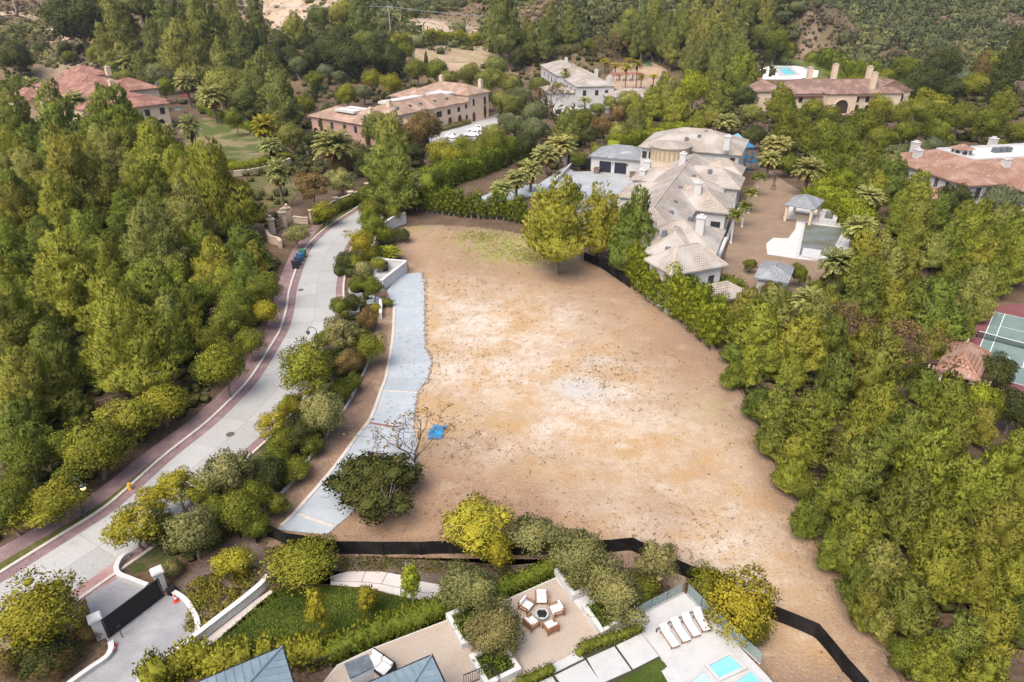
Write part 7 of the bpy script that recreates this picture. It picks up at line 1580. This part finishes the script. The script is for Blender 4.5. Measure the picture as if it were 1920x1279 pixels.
grove('tall_pine', 'back', 'villagarden', 'trees around the peach villa', """500 150 72 pine;470 190 60 pine;530 190 82 pine;555 60 45 pine;600 30 48 airy_pine olive;640 30 60 airy_pine olive;680 50 55 airy_pine;620 100 62 dense dark;655 112 70 dense dark;700 108 70 dense dark;735 112 60 dense dark;590 105 50 dense dark;525 80 40 broad dark;
 697 148 40 broad ygreen;735 158 42 broad ygreen;650 178 42 broad ygreen;610 135 36 olive grey;637 145 30 olive grey;560 125 40 olive grey;545 255 60 dense olive;590 265 40 dense dark;720 245 90 broad olive;740 270 70 pine;828 285 58 broad ygreen;870 275 50 broad green;925 255 58 olive olive;960 235 60 olive grey;1000 245 60 olive grey;
 930 270 50 broad green;985 270 50 broad dark;1000 215 55 olive grey;960 200 50 olive olive;780 130 45 broad green;820 130 44 broad green;880 140 55 broad olive;920 150 60 broad olive;960 160 55 broad olive;900 180 50 loose olive;930 125 50 loose olive;
 775 290 45 dense dark;665 300 50 dense olive;640 310 45 dense brown;1065 240 60 pine;1105 255 42 dense dark;1130 235 48 loose rust;1160 215 40 loose rust;1175 200 22 twiggy gold;1145 195 30 twiggy olive;1120 205 32 loose olive;1030 175 45 twiggy brown;1010 160 40 loose olive;1045 170 35 loose ygreen;
 1090 225 45 dense green;1085 300 30 broad green;1120 285 40 loose olive;1160 250 50 broad olive;1190 235 45 pine;545 110 50 dense dark;510 110 55 dense dark;575 85 40 dense dark;640 70 50 dense dark;690 80 46 loose olive;760 100 40 broad green;590 150 40 dense green;570 200 46 dense green;680 175 36 olive grey;620 215 40 dense dark;770 250 40 dense green;840 150 44 broad olive;940 190 50 broad olive;980 185 46 olive grey;890 290 46 broad green;850 300 46 broad ygreen;905 270 40 dense green""")
grove('tall_pine', 'back', 'centerback', 'tall trees behind the pale roofed villa', """940 45 80;985 80 52 pine;970 110 40 dense dark;1030 50 42;1065 55 45;1020 75 40;1105 85 30 dense green;1142 85 42 twiggy brown;1165 70 55 olive;1185 40 50 olive;1205 60 50;1230 40 55;1250 65 50;1275 45 55;1300 50 52;1320 75 60;1345 60 60;1340 100 55;1370 50 52;1260 90 40;
 1290 105 45;1225 85 40 twiggy olive;1310 110 40;1370 90 50;1390 40 60;1420 70 50 broad olive;1430 25 40;1390 110 50;1350 130 45;1190 85 30;1240 100 30 loose olive;1405 15 50;1440 55 45 back""")
grove('pine', 'pine', 'centermid', 'trees between the pale villa and the mansion', """1230 195 55;1275 205 62;1300 165 65 broad lime;1345 190 58;1260 180 50;1310 230 40;1195 210 45;1215 240 30;1330 225 45 broad olive;1390 148 72;1395 185 50 dense dark;1340 150 40 broad dark;1300 140 36 broad ygreen;1245 160 40;1180 190 50 dense olive;1410 215 45 broad olive;1460 190 45;1435 170 40 loose olive;1480 215 35 broad green""")
grove('broad', 'green', 'rightback', 'trees around the brown roofed villa', """1465 200 55 pine;1500 185 35 dense olive;1525 205 40 broad ygreen;1555 218 45 dense green;1650 205 50 broad ygreen;1690 215 50 broad green;1720 205 50 broad ygreen;1745 220 50 broad green;1620 235 70;1590 255 60 dense green;1650 260 60 dense olive;1540 245 50;1500 240 55 pine;1470 245 45 pine;1700 250 55 loose olive;
 1760 250 60 loose olive;1800 220 75 pine olive;1850 235 65 green;1880 200 55 pine;1910 250 50 olive;1740 150 70 dense dark;1780 170 60 dense dark;1700 130 60 loose olive;1850 120 50 broad lime;1880 150 55 tall_pine dark;1830 160 50 dense ygreen;1900 110 60 tall_pine dark;1810 150 40 broad grey;1840 130 40 tall_pine brown;1770 120 60 broad dark;
 1680 290 50 olive grey;1720 285 50 olive grey;1750 275 45 olive grey;1550 275 62 pine;1580 295 60 pine;1520 265 50 pine;1640 300 50 pine;1560 320 60 dense green;1600 285 50 dense olive;1480 275 40 dense dark;1415 255 45 dense dark;1480 310 40 dense green;1442 548 42 dense rust;1497 522 42 loose olive;1405 505 30 shrub olive;1530 540 40 dense green;1470 570 46 dense olive;1545 355 50 dense lime;1580 345 60 dense lime;1590 375 50 dense lime;1900 300 40 broad green;1870 280 40 dense green;1640 170 45 broad ygreen;1600 160 45 broad ygreen;1565 150 40 broad lime;
 1690 170 60 dense dark;1660 145 40 broad ygreen;1520 110 26 broad lime;1480 95 40 broad olive;1455 80 60 broad olive;1620 190 20 shrub ygreen""")
grove('pine', 'pine', 'rightupper', 'pines above the tennis court', """1722 367 68;1665 337 78;1615 322 68;1640 365 55;1802 415 60;1760 400 55;1827 440 82;1827 492 72;1715 442 78;1677 420 48;1765 480 62;1615 484 82;1650 476 62;1702 516 72;1740 492 62;1665 506 62;1885 466 92;1902 505 80;1865 522 72;1815 542 66;1600 532 82;1635 532 62;1900 430 70;1850 400 50;1780 520 60;1560 545 50 dense dark;1690 470 50;1735 420 50;1870 430 60;1690 390 50""")
grove('pine', 'pine', 'rightmid', 'pines between the lot and tennis court', """1500 655 112;1455 765 92;1612 652 68;1640 712 122;1650 780 112;1760 592 112;1715 567 82;1615 557 92;1667 582 72;1828 555 72;1752 652 72;1775 770 112;1690 826 112;1410 632 104;1395 585 80;1452 582 82;1525 610 70;1560 650 70;1560 725 95;1480 700 60;1440 690 55;1410 690 60;1365 625 55 dense green;1550 580 62;1700 690 60 dense green;1725 730 60;1800 620 50;1380 660 50;1805 602 62;1838 575 50;1840 800 70""")
grove('pine', 'pine', 'rightlow', 'pines along the near right side of the lot', """1600 905 132;1740 882 122;1832 930 112;1690 962 122;1602 1000 112;1762 1012 122;1862 1022 112;1652 1075 104;1742 1092 112;1832 1110 104;1702 1160 112;1852 1190 112;1782 1232 112;1905 1105 95;1562 952 82;1592 862 92;1892 872 92;1782 842 92;1905 960 90;1620 1140 80;1640 1180 60 dense green;1690 1235 70 dense green;1730 1270 90;1500 930 60 dense green;1840 1280 100;1610 820 70;1480 880 60;1905 1180 80;1580 1060 70;1422 765 60;1447 835 70;1482 905 66;1518 968 70;1556 1046 70;1598 1112 70;1640 1185 70;1375 705 50;1500 945 50 dense green;1575 1085 45 dense green;1625 1165 45 dense green""")
grove('dense', 'green', 'strip', 'trees in the planting strip beside the street', """600 805 62 dark;540 852 66;478 942 72;400 962 82 olive;662 642 50 ygreen;640 752 52 olive;620 690 60 dark;650 495 40 dark;672 538 42;660 575 36 dark;548 772 55 ygreen;470 900 70 loose olive;380 930 70 loose;300 960 70 loose yellow;310 1020 72 dark;400 1010 72 dark;520 865 60;590 850 46;640 590 44 loose olive;610 640 46 loose olive;700 480 40;735 405 44;668 500 36 ygreen;750 385 40;770 372 44;690 365 40;710 500 30 ygreen;675 680 40 rust;665 730 40 green;480 985 60 green;430 930 60 green""")
# columnar hedge trees: one row along the top of the lot, one along its right-hand side
def row(px, n, w, label_fmt, group, tone='hedge', hs=1.0):
    P = spline(GP(px), 10); L = [0]
    for a, b in zip(P, P[1:]): L.append(L[-1] + math.dist(a[:2], b[:2]))
    names = ['1st', '2nd', '3rd'] + ['%dth' % k for k in range(4, 21)] + ['21st', '22nd', '23rd'] + ['%dth' % k for k in range(24, 31)] + ['31st', '32nd', '33rd'] + ['%dth' % k for k in range(34, 60)]
    for i in range(n):
        s = L[-1] * i / (n - 1); j = max(k for k in range(len(L)) if L[k] <= s + 1e-6); j = min(j, len(P) - 2); f = (s - L[j]) / max(L[j + 1] - L[j], 1e-6)
        x, y = P[j][0] + (P[j + 1][0] - P[j][0]) * f, P[j][1] + (P[j + 1][1] - P[j][1]) * f
        pr = KIND['hedge_tree'][RNG.randrange(3)]; R = w / 2 * RNG.uniform(0.9, 1.15)
        root = empty('hedge_tree', (x + RNG.uniform(-.2, .2), y + RNG.uniform(-.2, .2), hterr(x, y) - 0.02), RNG.uniform(0, 6.28)); root.scale = (R, R, R * hs * RNG.uniform(0.72, 1.2))
        link('trunk', pr[0], None, root); o = link('crown', pr[1][0][1], None, root); c = TONE[tone][RNG.randrange(len(TONE[tone]))]; o.color = (*c, 1)
        tag(root, label_fmt % names[i], 'hedge tree', group)
row([(772, 392), (820, 400), (880, 408), (940, 412), (985, 420)], 21, 1.75, '%s from left of the clipped trees along the lot top', 'hedge trees along the top of the lot', hs=1.15)
row([(1168, 518), (1215, 560), (1262, 592), (1300, 622), (1338, 655)], 25, 2.1, '%s from mansion end of hedge trees along lot side', 'hedge trees along the right side of the lot', tone='lime', hs=1.2)
row([(1200, 520), (1240, 552), (1290, 585), (1340, 610)], 16, 2.4, '%s in the second row of hedge trees below mansion', 'second row of hedge trees below the mansion', hs=0.8)
screen_fence([(770, 386), (830, 394), (900, 401), (990, 412)], 'black screen fence behind the clipped trees at lot top', h=1.2)
screen_fence([(1095, 488), (1130, 505), (1180, 540)], 'black screen fence under the pines at lot corner', h=1.4)

# labels for the grove trees: by row from the street and place in the row
ORD = ['first', 'second', 'third', 'fourth', 'fifth', 'sixth', 'seventh', 'eighth', 'ninth', 'tenth', 'eleventh', 'twelfth', 'thirteenth', 'fourteenth', 'fifteenth', 'sixteenth', 'seventeenth', 'eighteenth', 'nineteenth', 'twentieth']
WHERE = dict(strip='planting strip beside street', left='grove left of the street', leftlow='green thicket left of the street', upperleft='pines below the red villa', hillleft='slope behind the red villa', villagarden='garden round the peach villa', centerback='wood behind the pale villa',
             centermid='trees behind the white mansion', rightback='trees round the brown villa', rightupper='pines above the tennis court', rightmid='pines between lot and tennis', rightlow='pines along the lower right')
KN = dict(lone_pine='pine', pine='pine', airy_pine='airy pine', tall_pine='tall pine', broad='leafy tree', loose='loose tree', olive='olive tree', dense='dense tree', shrub='shrub', twiggy='twiggy tree', willow='willow', conifer='conifer')
TN = dict(pine='olive green', back='dark olive', green='green', lime='lime green', yellow='yellow', gold='golden', orange='orange', olive='grey olive', dark='dark green', oak='bronze', brown='brown', grey='silver grey', palm='palm green', ygreen='yellow green', rust='rusty', hedge='green')
for reg, wh in WHERE.items():
    T_ = sorted([t for t in TREES if t['region'] == reg], key=lambda t: -t['py'])
    nrow = max(1, round(math.sqrt(len(T_) / 1.6))); per = math.ceil(len(T_) / nrow)
    for rI in range(nrow):
        seg = sorted(T_[rI * per:(rI + 1) * per], key=lambda t: t['px'])
        for k, t in enumerate(seg):
            lab = '%s %s, %s from left in %s row up, %s' % (TN[t['tone']], KN[t['kind']], ORD[k], ORD[rI], wh)
            t['o']['label'] = lab

# ------------------------------------------------------------------ stuff: scrub on the hills, undergrowth, weeds, groundcover
def hill_scrub():
    rg = np.random.default_rng(5); A = []; B = []; D = []; E_ = []; n = 0
    while n < 13000:
        px = rg.uniform(-60, 1980); py = 185 * rg.uniform() ** 1.1 - 35
        lim = 125 if px < 500 else 92 if px < 1450 else 150
        if py > lim: continue
        p = GT(px, py)
        if p[1] < 325 or p[1] > 1200 or (1412 < px < 1590 and 108 < py < 165): continue
        n += 1
        sp = 5 if px > 1450 else 3
        x, y = p[0] + rg.normal() * sp, p[1] + rg.normal() * sp; z = hterr(x, y)
        k = math.sin(x * 0.035 + 1.3) + math.sin(y * 0.045 + x * 0.02) + 0.6 * math.sin(x * 0.11 - y * 0.07) + rg.normal() * 0.45
        ridge = math.exp(-((x - 175) / 60) ** 2 - ((y - 445) / 45) ** 2)
        dry = (px < 560 and k > -0.7) or (560 <= px < 900 and k > 0.3) or (ridge > 0.35 and k > -0.4) or k > 1.7
        if (470 < px < 650 and py < 52) or (762 < px < 915 and 34 < py < 84):
            if rg.uniform() < 0.9: continue
        s = min(2.2, rg.lognormal(-0.05, 0.4))
        if dry: A.append((x, y, z - 0.35, 1.15 * s, rg.uniform(0.1, 0.9)))
        elif (rg.uniform() < 0.35 and px > 560) or (p[1] > 540 and rg.uniform() < 0.7): D.append((x, y, z - 0.5, 3.6 * s, rg.uniform(0.1, 0.85)))
        elif rg.uniform() < 0.35: E_.append((x, y, z - 0.4, 1.9 * s, rg.uniform(0.1, 0.9)))
        else: B.append((x, y, z - 0.4, 2.1 * s, rg.uniform(0.1, 0.9)))
    TONE['scrub'] = [(0.18, 0.135, 0.088)]; TONE['chap'] = [(0.195, 0.188, 0.066)]; TONE['woods'] = [(0.145, 0.155, 0.064)]; TONE['sage'] = [(0.23, 0.215, 0.10)]
    bush_mass('dry_scrub', A, 'scrub', 1, 15); bush_mass('chaparral', B, 'chap', 2, 26); bush_mass('far_woods', D, 'woods', 3, 44); bush_mass('sage_scrub', E_, 'sage', 8, 26)
    tr = spline([GT(a, b, 0.25) for a, b in ((-20, 34), (15, 30), (45, 32), (72, 40), (95, 55), (125, 78))], 8)
    A, B = offset(tr, 2.0), offset(tr, -2.0); m = MB()
    for i in range(len(tr) - 1): m.quad(*[(q[0], q[1], hterr(q[0], q[1]) + 0.35) for q in (A[i], A[i + 1], B[i + 1], B[i])])
    m.build('dirt_track', mat('track_sand', (0.44, 0.33, 0.235), 0.95, 0.1, noise=[(0.3, (0.36, 0.26, 0.18), 0.4, 0.65, 4)]))['kind'] = 'structure'
hill_scrub()
def undergrowth():
    rg = np.random.default_rng(6); A = []
    for px0, px1, py0, py1, n, r0, r1 in ((0, 540, 250, 700, 1000, 0.5, 1.5), (0, 200, 700, 1040, 240, 0.4, 0.9), (480, 700, 230, 330, 300, 0.8, 2.0), (760, 1100, 200, 320, 380, 0.8, 2.2), (1080, 1420, 170, 260, 380, 0.8, 2.2), (1420, 1920, 190, 330, 520, 0.8, 2.4), (1540, 1920, 330, 560, 260, 0.6, 1.5), (1380, 1830, 580, 800, 150, 0.4, 1.1), (1520, 1920, 850, 1279, 150, 0.4, 1.0), (430, 960, 90, 200, 520, 0.9, 2.6), (960, 1450, 85, 150, 330, 0.9, 2.8), (1640, 1920, 110, 200, 330, 1.2, 3.0), (200, 480, 100, 240, 260, 0.9, 2.2), (0, 60, 130, 240, 60, 0.9, 2.0)):
        for _ in range(n):
            px, py = rg.uniform(px0, px1), rg.uniform(py0, py1); p = GT(px, py); x, y = p[0], p[1]
            if any((x - LE[i][0]) ** 2 + (y - LE[i][1]) ** 2 < 81 for i in range(0, len(LE), 3)): continue
            if in_poly(x, y, LOT): continue
            if 1440 < px < 1625 and 370 < py < 500: continue
            if 340 < px < 510 and 215 < py < 312: continue
            if 800 < px < 960 and 210 < py < 275: continue
            if px > 1825 and 560 < py < 700: continue
            if 570 < px < 960 and 150 < py < 240 and abs(py - (240 - (px - 570) * 0.1)) < 34 and px > 600: continue
            if 60 < px < 340 and 130 < py < 235 : continue
            if 755 < px < 965 and 86 < py < 130: continue
            if 1130 < px < 1270 and 112 < py < 172: continue
            A.append((x, y, p[2], rg.uniform(r0, r1), rg.uniform(0.1, 0.9)))
    for i in range(i_gate - 4, len(LE)):
        for _ in range(5):
            q = O(-4.4 - abs(rg.normal()) * 2.2 - (1.0 if i > i_verge else 0.0))[i]; A.append((q[0] + rg.normal() * 0.4, q[1] + rg.normal() * 0.4, 0, rg.uniform(0.3, 0.95), rg.uniform(0.1, 0.9)))
    for i in range(idx_near(640, 480), len(LE) - 12):
        for _ in range(4):
            q = O(W + 2.0 + rg.uniform(0, 3.0))[i]
            if not (20 < i - idx_near(624, 557) < 34): A.append((q[0], q[1], 0, rg.uniform(0.3, 0.8), rg.uniform(0.1, 0.9)))
    TONE['under'] = [(0.10, 0.10, 0.032)]; bush_mass('undergrowth', A, 'under', 4, 22)
undergrowth()
def weeds():
    lf = Leafy(77); rg = lf.rg; n = 0; P = []; T_ = []
    spots = [(1150, 690, 4, 3), (1130, 720, 3, 3), (900, 950, 6, 3), (1180, 1000, 6, 3), (860, 545, 4, 4), (1010, 590, 7, 7), (900, 660, 5, 5), (1300, 760, 6, 8), (880, 845, 5, 1.5), (1250, 1030, 8, 3), (830, 700, 3, 6)]
    for _ in range(2600):
        if rg.uniform() < 0.78:
            s = spots[rg.integers(len(spots))]; c = G(s[0], s[1]); x, y = c[0] + rg.normal() * s[2], c[1] + rg.normal() * s[3]
        else: x, y = rg.uniform(-20, 30), rg.uniform(28, 121)
        if not in_poly(x, y, LOT): continue
        k = rg.integers(3, 8); s = rg.uniform(0.05, 0.17) * (1.8 if rg.uniform() < 0.08 else 1)
        q = np.array([x, y, 0.02]) + np.stack([rg.normal(size=k) * s, rg.normal(size=k) * s, np.zeros(k)], 1)
        P.append(q); T_.append(np.full(k, rg.uniform(0, 1)))
    P = np.concatenate(P); D = np.stack([rg.normal(size=len(P)) * 0.7, rg.normal(size=len(P)) * 0.7, np.ones(len(P))], 1)
    lf.kite(P, D, rg.uniform(0.10, 0.26, len(P)), 0.05, np.concatenate(T_))
    me = lf.mesh('weeds'); me.materials.append(FOL); o = link('weeds', me); o.color = (0.20, 0.14, 0.06, 1); o['kind'] = 'stuff'
    # greener tufts at the top of the lot
    lf = Leafy(78); rg = lf.rg; P = []
    for _ in range(900):
        s = ((960, 470, 6, 4), (1000, 482, 3, 2.5), (905, 445, 5, 3))[rg.integers(3)]; c = G(s[0], s[1]); x, y = c[0] + rg.normal() * s[2] * 0.6, c[1] + rg.normal() * s[3] * 0.6
        k = 6; P.append(np.array([x, y, 0.02]) + np.stack([rg.normal(size=k) * 0.2, rg.normal(size=k) * 0.2, np.zeros(k)], 1))
    P = np.concatenate(P); D = np.stack([rg.normal(size=len(P)) * 0.6, rg.normal(size=len(P)) * 0.6, np.ones(len(P))], 1); lf.kite(P, D, rg.uniform(0.15, 0.4, len(P)), 0.07, rg.uniform(0, 1, len(P)))
    me = lf.mesh('green_weeds'); me.materials.append(FOL); o = link('green_weeds', me); o.color = (0.34, 0.31, 0.09, 1); o['kind'] = 'stuff'
    # groundcover in the bed by the gate and along the path, lawn grass
    lf = Leafy(79); rg = lf.rg
    for _ in range(260):
        px, py = rg.uniform(352, 480), rg.uniform(1070, 1185)
        if (px - 335) / 145 + (py - 1070) / 120 > 1.35 or py < 1075 + (420 - px) * 0.3: continue
        c = G(px, py); lf.leaves((c[0], c[1], 0.05), np.array([0.3, 0.3, 0.28]), 60, 0.17, 0.09, up=0.5, tint=rg.uniform(0.3, 1), zmin=0)
    for _ in range(420):
        px, py = rg.uniform(640, 960), rg.uniform(1046, 1072); c = G(px, py + (max(0, px - 780) * 0.13)); lf.leaves((c[0], c[1], 0.02), np.array([0.3, 0.3, 0.14]), 18, 0.13, 0.06, up=0.5, tint=rg.uniform(0.0, 0.5), zmin=0)
    me = lf.mesh('groundcover'); me.materials.append(FOL); o = link('groundcover', me); o.color = (0.26, 0.24, 0.04, 1); o['kind'] = 'stuff'
    lf = Leafy(80); rg = lf.rg; poly = GP([(395, 1211), (480, 1137), (520, 1104), (640, 1099), (672, 1104), (750, 1119), (802, 1129), (838, 1137), (760, 1182), (630, 1226), (600, 1245), (500, 1240), (400, 1250)])
    x0, x1, y0, y1 = min(p[0] for p in poly), max(p[0] for p in poly), min(p[1] for p in poly), max(p[1] for p in poly); P = []
    while len(P) < 16000:
        x, y = rg.uniform(x0, x1), rg.uniform(y0, y1)
        if in_poly(x, y, poly): P.append((x, y, 0.03))
    P = np.array(P); D = np.stack([rg.normal(size=len(P)) * 0.5, rg.normal(size=len(P)) * 0.5, np.ones(len(P))], 1)
    tt = 0.5 + 0.35 * np.sin(P[:, 0] * 0.9) * np.sin(P[:, 1] * 1.1 + 1) + rg.normal(size=len(P)) * 0.15; lf.kite(P, D, rg.uniform(0.1, 0.28, len(P)), 0.05, tt)
    me = lf.mesh('lawn_grass'); me.materials.append(FOL); o = link('lawn_grass', me); o.color = (0.14, 0.18, 0.025, 1); o['kind'] = 'stuff'
weeds()
def litter():
    lf = Leafy(81); rg = lf.rg; P = []
    for i in range(0, len(LE)):
        for d0, sd_, k in ((-0.75, 0.25, 7), (W + 0.75, 0.28, 9), (-2.6, 0.8, 7), (W * 0.5, 1.7, 3)):
            for _ in range(k):
                q = LE[i]; e = O_cache(d0 + rg.normal() * sd_, i); P.append((e[0] + rg.normal() * 0.4, e[1] + rg.normal() * 0.4, 0.065 if d0 < -2 else 0.05))
    P = np.array(P); D = np.stack([rg.normal(size=len(P)), rg.normal(size=len(P)), 0.15 + 0 * P[:, 0]], 1); lf.kite(P, D, rg.uniform(0.05, 0.14, len(P)), 0.07, rg.uniform(0, 1, len(P)))
    me = lf.mesh('leaf_litter'); me.materials.append(FOL); o = link('leaf_litter', me); o.color = (0.20, 0.14, 0.07, 1); o['kind'] = 'stuff'
    b = MB(); ed = resample(spline(GP([q for p_, q in stn[:10]]), 6), 0.45)
    for x, y, z in ed:
        for _ in range(2):
            s_ = RNG.uniform(0.05, 0.15); b.box(-s_, s_, -s_ * 0.7, s_ * 0.8, 0, s_ * 1.1, RNG.uniform(0, 3), (x + RNG.gauss(0.12, 0.16), y + RNG.gauss(0, 0.2), 0.02))
    b.build('edge_stones', mat('field_stone', (0.24, 0.20, 0.17), 0.95, 0.1, noise=[(3, (0.34, 0.29, 0.25), 0.4, 0.7, 3)]))['kind'] = 'stuff'
def O_cache(d, i):
    a, b = LE[max(i - 1, 0)], LE[min(i + 1, len(LE) - 1)]; tx, ty = b[0] - a[0], b[1] - a[1]; l = math.hypot(tx, ty); d *= RIGHT
    return (LE[i][0] - ty / l * d, LE[i][1] + tx / l * d)
litter()

# ------------------------------------------------------------------ thin haze over the hills
def haze():
    b = MB().box(-880, 980, -25, 1270, -30, 330); o = b.build('haze', None); m = bpy.data.materials.new('haze_air'); m.use_nodes = True; t = m.node_tree
    t.nodes.remove(t.nodes['Principled BSDF']); v = t.nodes.new('ShaderNodeVolumePrincipled'); v.inputs['Color'].default_value = (0.80, 0.88, 1.0, 1); v.inputs['Density'].default_value = 0.00008; v.inputs['Anisotropy'].default_value = 0.2
    t.links.new(v.outputs[0], t.nodes['Material Output'].inputs['Volume']); o.data.materials.append(m); o['kind'] = 'stuff'
haze()
